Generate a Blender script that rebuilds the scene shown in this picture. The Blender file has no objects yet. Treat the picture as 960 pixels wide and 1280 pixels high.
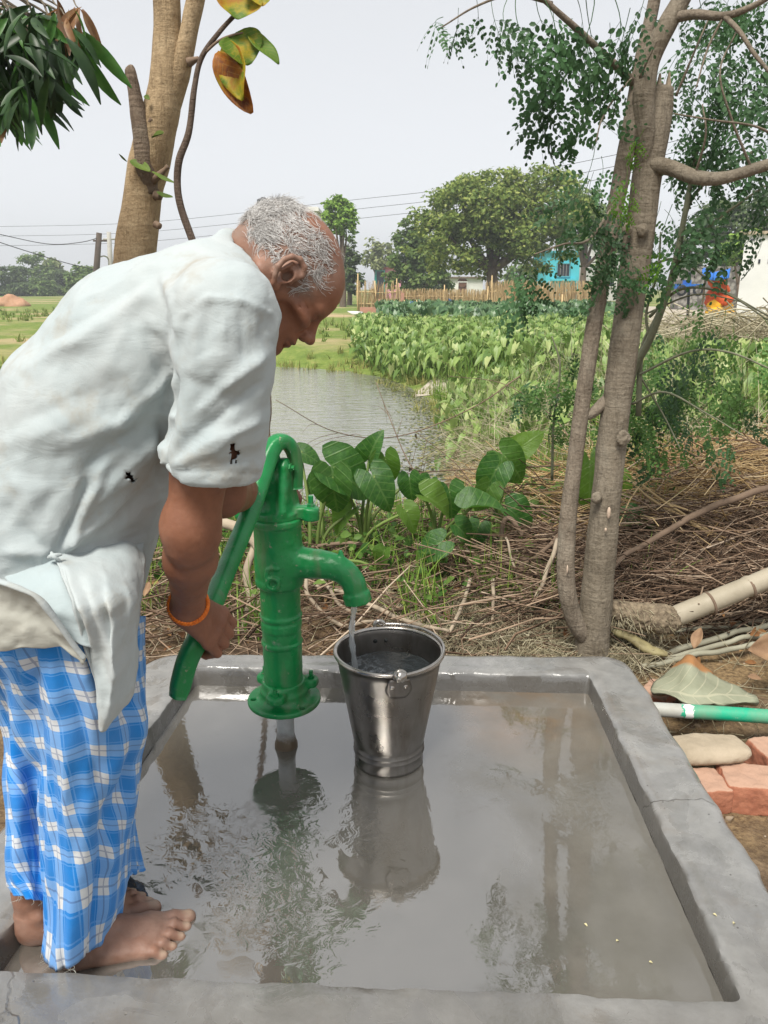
import bpy, math, random
import numpy as np
from mathutils import Vector, Matrix, Euler
R = math.radians
rnd = random.Random(11)
rng = np.random.default_rng(5)
SC = bpy.context.scene
COL = SC.collection

# ------------------------------------------------------------------ camera, world, sun, exposure
PITCH = R(16.3)
CAMH = 1.2
FOC = 967.0
cam_d = bpy.data.cameras.new('camera')
cam = bpy.data.objects.new('camera', cam_d)
COL.objects.link(cam)
cam.location = (0, 0, CAMH)
cam.rotation_euler = (math.pi / 2 - PITCH, 0, 0)
cam_d.sensor_fit = 'VERTICAL'
cam_d.sensor_height = 36
cam_d.sensor_width = 27
cam_d.lens = FOC / 1280 * 36
cam_d.clip_start = 0.05
cam_d.clip_end = 3000
SC.camera = cam

SUN_EL, SUN_AZ = R(58), R(205)         # azimuth measured from +Y clockwise
W = bpy.data.worlds.new('World')
SC.world = W
W.use_nodes = True
nt = W.node_tree
bg = nt.nodes['Background']
sky = nt.nodes.new('ShaderNodeTexSky')
sky.sky_type = 'NISHITA'
sky.sun_disc = False
sky.sun_elevation = SUN_EL
sky.sun_rotation = SUN_AZ
sky.air_density = 0.8
sky.dust_density = 1.1
sky.ozone_density = 1.0
hsv = nt.nodes.new('ShaderNodeHueSaturation')
hsv.inputs['Saturation'].default_value = 0.22
nt.links.new(sky.outputs[0], hsv.inputs['Color'])
veil = nt.nodes.new('ShaderNodeMix'); veil.data_type = 'RGBA'          # even grey-white overcast veil over the blue
veil.inputs[0].default_value = 0.72
veil.inputs[7].default_value = (3.95, 4.02, 4.12, 1)
nt.links.new(hsv.outputs[0], veil.inputs[6])
nt.links.new(veil.outputs[2], bg.inputs['Color'])
bg.inputs['Strength'].default_value = 0.13
sun_d = bpy.data.lights.new('sun', 'SUN')
sun_d.energy = 3.0
sun_d.angle = R(20)
sun_d.color = (1.0, 0.95, 0.87)
sun = bpy.data.objects.new('sun', sun_d)
COL.objects.link(sun)
sdir = Vector((math.sin(SUN_AZ) * math.cos(SUN_EL), math.cos(SUN_AZ) * math.cos(SUN_EL), math.sin(SUN_EL)))
sun.rotation_euler = sdir.to_track_quat('Z', 'Y').to_euler()
sun.location = sdir * 50
SC.view_settings.view_transform = 'Standard'
SC.view_settings.look = 'None'
SC.view_settings.exposure = 0.73
SC.view_settings.gamma = 1.0

# ------------------------------------------------------------------ pixel <-> world helpers (photo pixels, 960 x 1280)
CF, CS = math.cos(PITCH), math.sin(PITCH)
def _ray(px, py):
    a, b = (px - 480) / FOC, (640 - py) / FOC
    return np.array([a, CF + b * CS, -CS + b * CF])
def at(px, py, Y):
    r = _ray(px, py)
    return r * (Y / r[1]) + np.array([0, 0, CAMH])
def gp(px, py, z=0.0):
    r = _ray(px, py)
    return r * ((z - CAMH) / r[2]) + np.array([0, 0, CAMH])
def A(*p): return np.array(p, dtype=float)
def unit(v): v = np.asarray(v, float); return v / (np.linalg.norm(v) + 1e-12)

# ------------------------------------------------------------------ noise (numpy value noise, -1..1)
_H = rng.random((64, 64, 64)).astype(np.float32) * 2 - 1
def vnoise(p):
    p = np.asarray(p, np.float32)
    i = np.floor(p).astype(np.int32); f = p - i
    f = f * f * (3 - 2 * f)
    i &= 63; j = (i + 1) & 63
    x0, y0, z0 = i[..., 0], i[..., 1], i[..., 2]; x1, y1, z1 = j[..., 0], j[..., 1], j[..., 2]
    fx, fy, fz = f[..., 0], f[..., 1], f[..., 2]
    c00 = _H[x0, y0, z0] * (1 - fx) + _H[x1, y0, z0] * fx
    c10 = _H[x0, y1, z0] * (1 - fx) + _H[x1, y1, z0] * fx
    c01 = _H[x0, y0, z1] * (1 - fx) + _H[x1, y0, z1] * fx
    c11 = _H[x0, y1, z1] * (1 - fx) + _H[x1, y1, z1] * fx
    return (c00 * (1 - fy) + c10 * fy) * (1 - fz) + (c01 * (1 - fy) + c11 * fy) * fz
def fbm(p, o=3):
    p = np.asarray(p, np.float32); s = 0; a = 1.0
    for k in range(o):
        s = s + a * vnoise(p * (2 ** k) + 7.3 * k); a *= .5
    return s

# ------------------------------------------------------------------ mesh builder
class MB:
    def __init__(s): s.v = []; s.f = []; s.uv = []; s.n = 0
    def add(s, verts, faces, uv=None):
        o = s.n
        verts = np.asarray(verts, float).reshape(-1, 3)
        s.v.append(verts); s.n += len(verts)
        s.f.extend([tuple(i + o for i in f) for f in faces])
        s.uv.append(np.zeros((len(verts), 2)) if uv is None else np.asarray(uv, float).reshape(-1, 2))
        return s
    def grid(s, P, uv=None, closed_u=False, closed_v=False):
        P = np.asarray(P, float); nu, nv = P.shape[:2]
        F = []
        for i in range(nu if closed_u else nu - 1):
            i2 = (i + 1) % nu
            for j in range(nv if closed_v else nv - 1):
                j2 = (j + 1) % nv
                F.append((i * nv + j, i2 * nv + j, i2 * nv + j2, i * nv + j2))
        return s.add(P, F, uv)
    def tube(s, pts, r, n=8, cap=True, flat=1.0):
        pts = np.asarray(pts, float); m = len(pts)
        r = np.broadcast_to(np.asarray(r, float), (m,))
        T = np.gradient(pts, axis=0); T /= np.linalg.norm(T, axis=1)[:, None] + 1e-12
        ref = A(0, 0, 1) if abs(T[0][2]) < .9 else A(1, 0, 0)
        u = unit(np.cross(T[0], ref)); rings = []
        for k in range(m):
            u = unit(u - T[k] * np.dot(u, T[k])); w = np.cross(T[k], u)
            a = np.arange(n) * 2 * math.pi / n
            rings.append(pts[k] + r[k] * (np.cos(a)[:, None] * u + flat * np.sin(a)[:, None] * w))
        P = np.array(rings)
        o = s.n
        F = []
        for i in range(m - 1):
            for j in range(n):
                j2 = (j + 1) % n
                F.append((i * n + j, i * n + j2, (i + 1) * n + j2, (i + 1) * n + j))
        if cap:
            F.append(tuple(range(n - 1, -1, -1))); F.append(tuple((m - 1) * n + j for j in range(n)))
        return s.add(P, F)
    def box(s, c, size, rot=None, bev=0.0):
        x, y, z = [q / 2 for q in size]
        if bev <= 0:
            V = A([-x, -y, -z], [x, -y, -z], [x, y, -z], [-x, y, -z], [-x, -y, z], [x, -y, z], [x, y, z], [-x, y, z])
            F = [(0, 3, 2, 1), (4, 5, 6, 7), (0, 1, 5, 4), (1, 2, 6, 5), (2, 3, 7, 6), (3, 0, 4, 7)]
        else:
            b = bev; V = []; 
            for sx in (-1, 1):
                for sy in (-1, 1):
                    for sz in (-1, 1):
                        V += [(sx * x, sy * (y - b), sz * (z - b)), (sx * (x - b), sy * y, sz * (z - b)), (sx * (x - b), sy * (y - b), sz * z)]
            bmv = V; V = np.array(V)
            import bmesh
            bm = bmesh.new()
            for p in V: bm.verts.new(p)
            res = bmesh.ops.convex_hull(bm, input=bm.verts)
            bm.verts.index_update()
            V = np.array([v.co[:] for v in bm.verts]); F = [tuple(v.index for v in f.verts) for f in bm.faces]
            bm.free()
        V = np.array(V)
        if rot is not None: V = V @ np.array(rot).T
        return s.add(V + np.asarray(c, float), F)
    def lathe(s, c, prof, n=32):
        prof = np.asarray(prof, float); a = np.arange(n) * 2 * math.pi / n
        P = np.stack([np.stack([r * np.cos(a), r * np.sin(a), np.full(n, z)], 1) for r, z in prof])
        return s.grid(P + np.asarray(c, float), closed_v=True)
    def merge(s, o):
        off = s.n
        for v, u in zip(o.v, o.uv): s.v.append(v); s.uv.append(u)
        s.n += o.n; s.f.extend([tuple(i + off for i in f) for f in o.f]); return s
    def V(s): return np.concatenate(s.v) if s.v else np.zeros((0, 3))

def mesh_np(name, V, F, smooth=True, uv=None):
    me = bpy.data.meshes.new(name)
    me.from_pydata([], [], []) if False else None
    V = np.asarray(V, np.float32)
    if isinstance(F, np.ndarray):
        k = F.shape[1]; me.vertices.add(len(V)); me.vertices.foreach_set('co', V.ravel())
        me.loops.add(F.size); me.loops.foreach_set('vertex_index', F.ravel().astype(np.int32))
        me.polygons.add(len(F)); me.polygons.foreach_set('loop_start', np.arange(len(F), dtype=np.int32) * k)
        me.update(calc_edges=True)
    else:
        me.from_pydata(V.tolist(), [], F)
    me.validate()
    if uv is not None:
        lay = me.uv_layers.new(name='UVMap')
        li = np.empty(len(me.loops), np.int32); me.loops.foreach_get('vertex_index', li)
        lay.data.foreach_set('uv', np.asarray(uv, np.float32)[li].ravel())
    if smooth:
        me.polygons.foreach_set('use_smooth', np.ones(len(me.polygons), bool))
    me.update()
    return me

def link(name, me, mat=None, parent=None, kind=None, label=None):
    o = bpy.data.objects.new(name, me); COL.objects.link(o)
    if mat is not None and len(me.materials) == 0: me.materials.append(mat)
    if parent is not None: o.parent = parent
    if kind: o['kind'] = kind
    if label: o['label'] = label
    return o
ORG = {}
def org(root):
    return ORG.get(root.name, A(0, 0, 0)) if root is not None else A(0, 0, 0)
def part(name, mb, mat, parent=None, smooth=True, kind=None, label=None, uv=False, origin=None, sharp=None):
    """one mesh object; coordinates given in world space, stored relative to the thing's origin"""
    V = mb.V(); c = org(parent) if origin is None else np.asarray(origin, float)
    me = mesh_np(name, V - c, mb.f, smooth, np.concatenate(mb.uv) if uv else None)
    if sharp: me.set_sharp_from_angle(angle=R(sharp))
    o = link(name, me, mat, parent, kind, label)
    if parent is None: o.location = c
    elif origin is not None: o.location = c - org(parent)
    ORG[o.name] = c
    return o
def tag(o, label=None, cat=None, group=None, kind=None):
    if label: o['label'] = label
    if cat: o['category'] = cat
    if group: o['group'] = group
    if kind: o['kind'] = kind
    return o
def thing(name, label, cat, loc=(0, 0, 0), group=None):
    o = bpy.data.objects.new(name, None); COL.objects.link(o)
    o.location = tuple(loc); o.empty_display_size = .1
    ORG[o.name] = np.asarray(loc, float)
    return tag(o, label, cat, group)
def solid(o, t, off=0.0):
    m = o.modifiers.new('solid', 'SOLIDIFY'); m.thickness = t; m.offset = off; return o
def subsurf(o, n=1):
    m = o.modifiers.new('sub', 'SUBSURF'); m.levels = n; m.render_levels = n; return o

def cr(pts, n):
    """Catmull-Rom resample of control points (any dimension) to n points"""
    P = np.asarray(pts, float)
    P = np.concatenate([[2 * P[0] - P[1]], P, [2 * P[-1] - P[-2]]])
    m = len(P) - 3; t = np.linspace(0, m - 1e-6, n); i = t.astype(int); f = (t - i)[:, None]
    a, b, c, d = P[i], P[i + 1], P[i + 2], P[i + 3]
    return .5 * (2 * b + (c - a) * f + (2 * a - 5 * b + 4 * c - d) * f ** 2 + (3 * b - a - 3 * c + d) * f ** 3)

# ------------------------------------------------------------------ signed distance fields -> meshes (surface nets)
def smin(a, b, k):
    if k <= 0: return np.minimum(a, b)
    h = np.maximum(k - np.abs(a - b), 0) / k
    return np.minimum(a, b) - h * h * k * .25
class Field:
    def __init__(s, lo, hi, h):
        s.lo = np.asarray(lo, float); s.h = h
        s.n = np.maximum(np.ceil((np.asarray(hi) - s.lo) / h).astype(int) + 1, 3)
        s.V = np.full(s.n, .2, np.float32)
        s.ax = [(s.lo[i] + np.arange(s.n[i]) * h).astype(np.float32) for i in range(3)]
    def _sl(s, lo, hi, m):
        sl = []
        for i in range(3):
            a = int(np.clip(np.floor((lo[i] - m - s.lo[i]) / s.h), 0, s.n[i])); b = int(np.clip(np.ceil((hi[i] + m - s.lo[i]) / s.h) + 1, 0, s.n[i]))
            sl.append(slice(a, b))
        return tuple(sl)
    def op(s, fn, lo, hi, k=0.0, mode='u', m=None):
        sl = s._sl(lo, hi, (k + 4 * s.h) if m is None else m)
        if any(q.stop <= q.start for q in sl): return s
        X = s.ax[0][sl[0]][:, None, None]; Y = s.ax[1][sl[1]][None, :, None]; Z = s.ax[2][sl[2]][None, None, :]
        d = fn(X, Y, Z).astype(np.float32); d = np.broadcast_to(d, s.V[sl].shape)
        if mode == 'u': s.V[sl] = smin(s.V[sl], d, k)
        elif mode == 's': s.V[sl] = -smin(-s.V[sl], d, k)      # subtract
        elif mode == 'a': s.V[sl] = s.V[sl] + d                # add a displacement
        return s
    def cap(s, a, b, ra, rb=None, k=0.0, mode='u', ys=1.0, yc=0.0):
        rb = ra if rb is None else rb
        a = np.asarray(a, float); b = np.asarray(b, float); ab = b - a; L = float(ab @ ab) + 1e-12
        def fn(X, Y, Z):
            t = np.clip(((X - a[0]) * ab[0] + (Y - a[1]) * ab[1] + (Z - a[2]) * ab[2]) / L, 0, 1)
            return np.sqrt((X - a[0] - t * ab[0]) ** 2 + (Y - a[1] - t * ab[1]) ** 2 + (Z - a[2] - t * ab[2]) ** 2) - (ra + (rb - ra) * t)
        r = max(ra, rb)
        return s.op(fn, np.minimum(a, b) - r, np.maximum(a, b) + r, k, mode)
    def ell(s, c, r, k=0.0, mode='u', rot=None):
        c = np.asarray(c, float); r = np.asarray(r, float)
        def fn(X, Y, Z):
            x, y, z = X - c[0], Y - c[1], Z - c[2]
            if rot is not None:
                q = np.asarray(rot).T
                x, y, z = q[0, 0] * x + q[0, 1] * y + q[0, 2] * z, q[1, 0] * x + q[1, 1] * y + q[1, 2] * z, q[2, 0] * x + q[2, 1] * y + q[2, 2] * z
            k0 = np.sqrt((x / r[0]) ** 2 + (y / r[1]) ** 2 + (z / r[2]) ** 2)
            k1 = np.sqrt((x / r[0] ** 2) ** 2 + (y / r[1] ** 2) ** 2 + (z / r[2] ** 2) ** 2) + 1e-9
            return k0 * (k0 - 1) / k1
        R_ = max(r) if rot is not None else r
        return s.op(fn, c - R_, c + R_, k, mode)
    def cyl(s, a, b, r, k=0.0, mode='u', rd=0.0, r2=None):
        """capped cylinder a->b radius r (r2 at b), edges rounded by rd"""
        a = np.asarray(a, float); b = np.asarray(b, float); L = np.linalg.norm(b - a); u = (b - a) / L; r2 = r if r2 is None else r2
        def fn(X, Y, Z):
            t = (X - a[0]) * u[0] + (Y - a[1]) * u[1] + (Z - a[2]) * u[2]
            rr = np.sqrt(np.maximum((X - a[0]) ** 2 + (Y - a[1]) ** 2 + (Z - a[2]) ** 2 - t * t, 0))
            dr = rr - (r + (r2 - r) * np.clip(t / L, 0, 1)) + rd; dt = np.abs(t - L / 2) - L / 2 + rd
            return np.minimum(np.maximum(dr, dt), 0) + np.sqrt(np.maximum(dr, 0) ** 2 + np.maximum(dt, 0) ** 2) - rd
        m = max(r, r2)
        return s.op(fn, np.minimum(a, b) - m, np.maximum(a, b) + m, k, mode)
    def box(s, c, size, rot=None, rd=0.003, k=0.0, mode='u'):
        c = np.asarray(c, float); hs = np.asarray(size, float) / 2 - rd
        q = np.eye(3) if rot is None else np.asarray(rot, float).T
        def fn(X, Y, Z):
            x, y, z = X - c[0], Y - c[1], Z - c[2]
            d = [np.abs(q[i, 0] * x + q[i, 1] * y + q[i, 2] * z) - hs[i] for i in range(3)]
            return np.sqrt(sum(np.maximum(e, 0) ** 2 for e in d)) + np.minimum(np.maximum(np.maximum(d[0], d[1]), d[2]), 0) - rd
        e = np.linalg.norm(size) / 2
        return s.op(fn, c - e, c + e, k, mode)
    def torus(s, c, axis, R_, r, k=0.0, mode='u'):
        c = np.asarray(c, float); u = unit(axis)
        def fn(X, Y, Z):
            t = (X - c[0]) * u[0] + (Y - c[1]) * u[1] + (Z - c[2]) * u[2]
            rr = np.sqrt(np.maximum((X - c[0]) ** 2 + (Y - c[1]) ** 2 + (Z - c[2]) ** 2 - t * t, 0))
            return np.sqrt((rr - R_) ** 2 + t * t) - r
        return s.op(fn, c - R_ - r, c + R_ + r, k, mode)
    def mesh(s):
        V = s.V; V[0] = V[-1] = .1; V[:, 0] = V[:, -1] = .1; V[:, :, 0] = V[:, :, -1] = .1
        S = V < 0
        c = S[:-1, :-1, :-1].astype(np.int8)
        cnt = np.zeros(c.shape, np.int8)
        for i in (0, 1):
            for j in (0, 1):
                for k in (0, 1):
                    cnt += S[i:i + c.shape[0], j:j + c.shape[1], k:k + c.shape[2]]
        act = (cnt > 0) & (cnt < 8)
        idx = np.argwhere(act)
        vid = np.full(c.shape, -1, np.int32); vid[act] = np.arange(len(idx))
        P = np.zeros((len(idx), 3)); N = np.zeros(len(idx))
        cor = [(i, j, k) for i in (0, 1) for j in (0, 1) for k in (0, 1)]
        val = {q: V[idx[:, 0] + q[0], idx[:, 1] + q[1], idx[:, 2] + q[2]] for q in cor}
        for q in cor:
            for a in range(3):
                if q[a] == 0:
                    w = list(q); w[a] = 1; w = tuple(w)
                    va, vb = val[q], val[w]; m = (va < 0) != (vb < 0)
                    t = np.where(m, va / np.where(m, va - vb, 1), 0)
                    p = np.tile(np.array(q, float), (len(idx), 1)); p[:, a] += t
                    P[m] += p[m]; N[m] += 1
        P = P / np.maximum(N, 1)[:, None] + idx
        F = []
        for a in range(3):
            b, c2 = (a + 1) % 3, (a + 2) % 3
            n = s.n
            sl0 = [slice(None)] * 3; sl1 = [slice(None)] * 3
            sl0[a] = slice(0, n[a] - 1); sl1[a] = slice(1, n[a])
            for q in (b, c2): sl0[q] = slice(1, n[q] - 1); sl1[q] = slice(1, n[q] - 1)
            s0, s1 = S[tuple(sl0)], S[tuple(sl1)]
            e = np.argwhere(s0 != s1)
            if not len(e): continue
            inn = s0[e[:, 0], e[:, 1], e[:, 2]]
            e = e.copy(); e[:, b] += 1; e[:, c2] += 1
            def cell(db, dc):
                g = e.copy(); g[:, b] += db; g[:, c2] += dc
                return vid[g[:, 0], g[:, 1], g[:, 2]]
            qd = np.stack([cell(-1, -1), cell(0, -1), cell(0, 0), cell(-1, 0)], 1)
            qd[~inn] = qd[~inn][:, ::-1]
            F.append(qd)
        F = np.concatenate(F)
        return P * s.h + s.lo, F
def relax(V, F, it=2, lam=.5):
    """Laplacian smoothing of a quad mesh"""
    n = len(V)
    e = np.concatenate([F[:, [0, 1]], F[:, [1, 2]], F[:, [2, 3]], F[:, [3, 0]]])
    for _ in range(it):
        acc = np.zeros((n, 3)); cn = np.zeros(n)
        for c in range(3):
            acc[:, c] = np.bincount(e[:, 0], V[e[:, 1], c], n) + np.bincount(e[:, 1], V[e[:, 0], c], n)
        cn = np.bincount(e[:, 0], minlength=n) + np.bincount(e[:, 1], minlength=n)
        V = V + lam * (acc / np.maximum(cn, 1)[:, None] - V)
    return V
def vnormals(V, F):
    n = np.cross(V[F[:, 2]] - V[F[:, 0]], V[F[:, 3]] - V[F[:, 1]])
    N = np.zeros_like(V)
    for k in range(4):
        for c in range(3): N[:, c] += np.bincount(F[:, k], n[:, c], len(V))
    return N / (np.linalg.norm(N, axis=1)[:, None] + 1e-12)
def compact(V, F, keep):
    F = F[keep]; used = np.zeros(len(V), bool); used[F.ravel()] = True
    m = np.cumsum(used) - 1
    return V[used], m[F].astype(np.int32), used
def part_np(name, V, F, mat, parent=None, col=None, uv=None, kind=None, label=None, smooth=True):
    c = org(parent)
    me = mesh_np(name, V - c, F, smooth, uv)
    if col is not None:
        at_ = me.color_attributes.new('tint', 'FLOAT_COLOR', 'POINT')
        at_.data.foreach_set('color', np.concatenate([col, np.ones((len(col), 1))], 1).astype(np.float32).ravel())
    o = link(name, me, mat, parent, kind, label); ORG[o.name] = c
    return o

# ------------------------------------------------------------------ materials
class NT:
    def __init__(s, name):
        s.m = bpy.data.materials.new(name); s.m.use_nodes = True
        s.t = s.m.node_tree; s.b = s.t.nodes['Principled BSDF']; s.out = s.t.nodes['Material Output']
        s._tc = None
    def n(s, typ, **kw):
        q = s.t.nodes.new(typ)
        for k, v in kw.items(): setattr(q, k, v)
        return q
    def l(s, a, b): s.t.links.new(a, b)
    def tc(s, k='Object'):
        if s._tc is None: s._tc = s.n('ShaderNodeTexCoord')
        return s._tc.outputs[k]
    def mapv(s, v, scale=(1, 1, 1), rot=(0, 0, 0)):
        q = s.n('ShaderNodeMapping'); q.inputs['Scale'].default_value = scale; q.inputs['Rotation'].default_value = rot
        s.l(v, q.inputs[0]); return q.outputs[0]
    def noise(s, scale, detail=4, rough=.55, vec=None, dist=0.0):
        q = s.n('ShaderNodeTexNoise'); q.inputs['Scale'].default_value = scale; q.inputs['Detail'].default_value = detail
        q.inputs['Roughness'].default_value = rough; q.inputs['Distortion'].default_value = dist
        s.l(s.tc() if vec is None else vec, q.inputs['Vector']); return q.outputs['Fac']
    def ramp(s, fac, stops):
        q = s.n('ShaderNodeValToRGB'); e = q.color_ramp.elements
        while len(e) < len(stops): e.new(.5)
        for el, (p, c) in zip(e, stops):
            el.position = p; el.color = (c, c, c, 1) if isinstance(c, (int, float)) else (*c, 1)
        s.l(fac, q.inputs[0]); return q.outputs[0]
    def mix(s, fac, a, b, mode='MIX'):
        q = s.n('ShaderNodeMix', data_type='RGBA', blend_type=mode)
        for sock, val in ((q.inputs[0], fac), (q.inputs[6], a), (q.inputs[7], b)):
            if isinstance(val, (int, float)): sock.default_value = val
            elif isinstance(val, tuple): sock.default_value = (*val, 1)
            else: s.l(val, sock)
        return q.outputs[2]
    def math(s, op, a, b=0.0):
        q = s.n('ShaderNodeMath', operation=op)
        for sock, val in ((q.inputs[0], a), (q.inputs[1], b)):
            if isinstance(val, (int, float)): sock.default_value = val
            else: s.l(val, sock)
        return q.outputs[0]
    def set(s, **kw):
        for k, v in kw.items():
            sock = s.b.inputs[k.replace('_', ' ')]
            if isinstance(v, (int, float)): sock.default_value = v
            elif isinstance(v, tuple): sock.default_value = (*v, 1) if len(v) == 3 else v
            else: s.l(v, sock)
        return s
    def bump(s, h, strength=.3, dist=.01):
        q = s.n('ShaderNodeBump'); q.inputs['Strength'].default_value = strength; q.inputs['Distance'].default_value = dist
        s.l(h, q.inputs['Height']); s.l(q.outputs[0], s.b.inputs['Normal']); return q
def simple(name, c1, c2=None, scale=8, rough=.7, bump=.2, bscale=None, bdist=.01, spec=.5, metal=0.0, vec_scale=None, detail=5, lo=.3, hi=.7):
    q = NT(name); c2 = c2 or tuple(x * .75 for x in c1)
    v = q.mapv(q.tc(), vec_scale) if vec_scale else None
    f = q.noise(scale, detail, .6, v)
    q.set(Base_Color=q.ramp(f, [(lo, c2), (hi, c1)]), Roughness=rough, Metallic=metal)
    q.b.inputs['Specular IOR Level'].default_value = spec
    if bump: q.bump(q.noise(bscale or scale * 4, 6, .6, v), bump, bdist)
    return q.m
def leafmat(name, c1, c2, rough=.45, trans=.25, scale=3.0, rand=.35, hue=0.0):
    """leaf: colour varies by noise and by object; light passes through a little"""
    q = NT(name)
    f = q.noise(scale, 3, .6)
    oi = q.n('ShaderNodeObjectInfo')
    col = q.ramp(f, [(.3, c1), (.7, c2)])
    g = q.n('ShaderNodeHueSaturation'); q.l(col, g.inputs['Color'])
    v = q.n('ShaderNodeMapRange'); q.l(oi.outputs['Random'], v.inputs[0]); v.inputs[3].default_value = 1 - rand; v.inputs[4].default_value = 1 + rand
    q.l(v.outputs[0], g.inputs['Value'])
    q.set(Base_Color=g.outputs[0], Roughness=rough)
    q.b.inputs['Specular IOR Level'].default_value = .35
    tr = q.n('ShaderNodeBsdfTranslucent'); q.l(g.outputs[0], tr.inputs['Color'])
    mx = q.n('ShaderNodeMixShader'); mx.inputs[0].default_value = trans
    q.l(q.b.outputs[0], mx.inputs[1]); q.l(tr.outputs[0], mx.inputs[2]); q.l(mx.outputs[0], q.out.inputs[0])
    return q.m

# ================================================================== THE SETTING: ground, pond, platform
POND_Z = -0.72
pond_px = [(330, 458), (420, 464), (480, 474), (535, 503), (556, 545), (548, 596)]
pond_poly = [gp(x, y, POND_Z)[:2] for x, y in pond_px] + [A(-.3, 6.2), A(-3.5, 5.6), A(-7.5, 6.5), A(-10.5, 11), A(-9, 17), A(-5, 18.6)]
pond_poly = np.array(pond_poly)
def poly_sd(x, y, poly):
    """signed distance to a polygon, negative inside"""
    d = np.full(np.shape(x), 1e9); ins = np.zeros(np.shape(x), bool); n = len(poly)
    for i in range(n):
        a, b = poly[i], poly[(i + 1) % n]; e = b - a
        t = np.clip(((x - a[0]) * e[0] + (y - a[1]) * e[1]) / (e @ e), 0, 1)
        d = np.minimum(d, np.hypot(x - a[0] - t * e[0], y - a[1] - t * e[1]))
        c = ((a[1] <= y) != (b[1] <= y)) & (x < (b[0] - a[0]) * (y - a[1]) / (b[1] - a[1] + 1e-12) + a[0])
        ins ^= c
    return np.where(ins, -d, d)
def sstep(a, b, x):
    t = np.clip((x - a) / (b - a), 0, 1); return t * t * (3 - 2 * t)
def ground_z(x, y):
    x = np.asarray(x, float); y = np.asarray(y, float)
    sd = poly_sd(x, y, pond_poly)
    z = -.075 - .25 * sstep(6, 20, y)
    z = z + .36 * np.exp(-((x - 2.1) / 1.15) ** 2 - ((y - 3.75) / .8) ** 2) + .10 * np.exp(-((x + .2) / 1.2) ** 2 - ((y - 3.1) / .5) ** 2)
    z = z + .22 * sstep(1.2, 4.0, x) * sstep(3.0, 5.0, y) * (1 - sstep(9, 16, y))
    p = np.stack([x, y, 0 * x], -1)
    z = z + .035 * fbm(p * .9, 3) * sstep(1.5, 4, np.hypot(x, y - 1)) + .008 * fbm(p * 6, 2)
    w = 1 - sstep(-.1, 2.4, sd)
    z = z * (1 - w) + (POND_Z - .02 - .5 * sstep(0, 1.5, -sd)) * w
    z = np.where(sd < 0, np.minimum(z, POND_Z - .02), z)
    far = np.hypot(x, y)
    z = z + .5 * sstep(90, 400, far) * vnoise(p * .01)
    return z
def gz(x, y): return float(ground_z(A(x), A(y))[0])

def polar_ground():
    rad = np.concatenate([np.linspace(.0, 12, 150), np.geomspace(12.2, 430, 80)])
    ang = np.linspace(-math.pi, math.pi, 241)[:-1]
    # denser towards +Y
    ang = ang + .45 * np.sin(ang)
    Rr, An = np.meshgrid(rad, ang, indexing='ij')
    x = Rr * np.sin(An); y = Rr * np.cos(An) + 1.0
    return np.stack([x, y, ground_z(x, y)], -1)
q = NT('ground_soil')
geo = q.n('ShaderNodeNewGeometry'); pos = geo.outputs['Position']
sep = q.n('ShaderNodeSeparateXYZ'); q.l(pos, sep.inputs[0])
n1 = q.noise(1.3, 6, .62, pos); n2 = q.noise(16, 5, .65, pos); n3 = q.noise(.16, 4, .6, pos); n4 = q.noise(70, 3, .6, pos)
soil = q.ramp(n2, [(.3, (.05, .034, .023)), (.52, (.115, .08, .053)), (.72, (.21, .155, .105))])
straw = q.ramp(n4, [(.3, (.10, .066, .036)), (.7, (.30, .21, .11))])
near = q.mix(q.ramp(n1, [(.42, 0.0), (.6, 1.0)]), soil, straw)
grass = q.ramp(q.noise(3.0, 6, .7, pos), [(.3, (.085, .14, .028)), (.55, (.17, .225, .05)), (.75, (.30, .29, .10))])
dry = q.ramp(n2, [(.3, (.36, .26, .14)), (.7, (.50, .39, .24))])
far = q.mix(q.ramp(n3, [(.50, 0.0), (.66, 1.0)]), grass, dry)
mr = q.n('ShaderNodeMapRange'); q.l(sep.outputs[1], mr.inputs[0]); mr.inputs[1].default_value = 7; mr.inputs[2].default_value = 14
q.set(Base_Color=q.mix(mr.outputs[0], near, far), Roughness=.95)
q.b.inputs['Specular IOR Level'].default_value = .15
q.bump(q.math('ADD', q.math('MULTIPLY', n2, .7), q.math('MULTIPLY', n4, .35)), .9, .03)
M_GROUND = q.m
mb = MB(); mb.grid(polar_ground(), closed_v=True)
gnd = part('ground', mb, M_GROUND, kind='structure')

# pond water: rippled, reflects the sky
q = NT('pond_water')
geo = q.n('ShaderNodeNewGeometry'); pos = geo.outputs['Position']
w = q.n('ShaderNodeTexNoise'); w.inputs['Scale'].default_value = 1.0; w.inputs['Detail'].default_value = 3; w.inputs['Distortion'].default_value = .6
q.l(q.mapv(pos, (3.2, 7.5, 1), (0, 0, R(14))), w.inputs['Vector'])
w2 = q.noise(1.0, 2, .5, q.mapv(pos, (7, 18, 1), (0, 0, R(-9))))
q.set(Base_Color=(.19, .19, .16), Roughness=.05, IOR=2.6)
q.bump(q.math('ADD', w.outputs['Fac'], q.math('MULTIPLY', w2, .35)), .38, .05)
M_POND = q.m
mb = MB(); c = pond_poly.mean(0)
big = c + (pond_poly - c) * 1.25
mb.add(np.concatenate([big, np.full((len(big), 1), POND_Z)], 1), [tuple(range(len(big)))])
part('pond_water', mb, M_POND, kind='structure', smooth=False)

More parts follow.
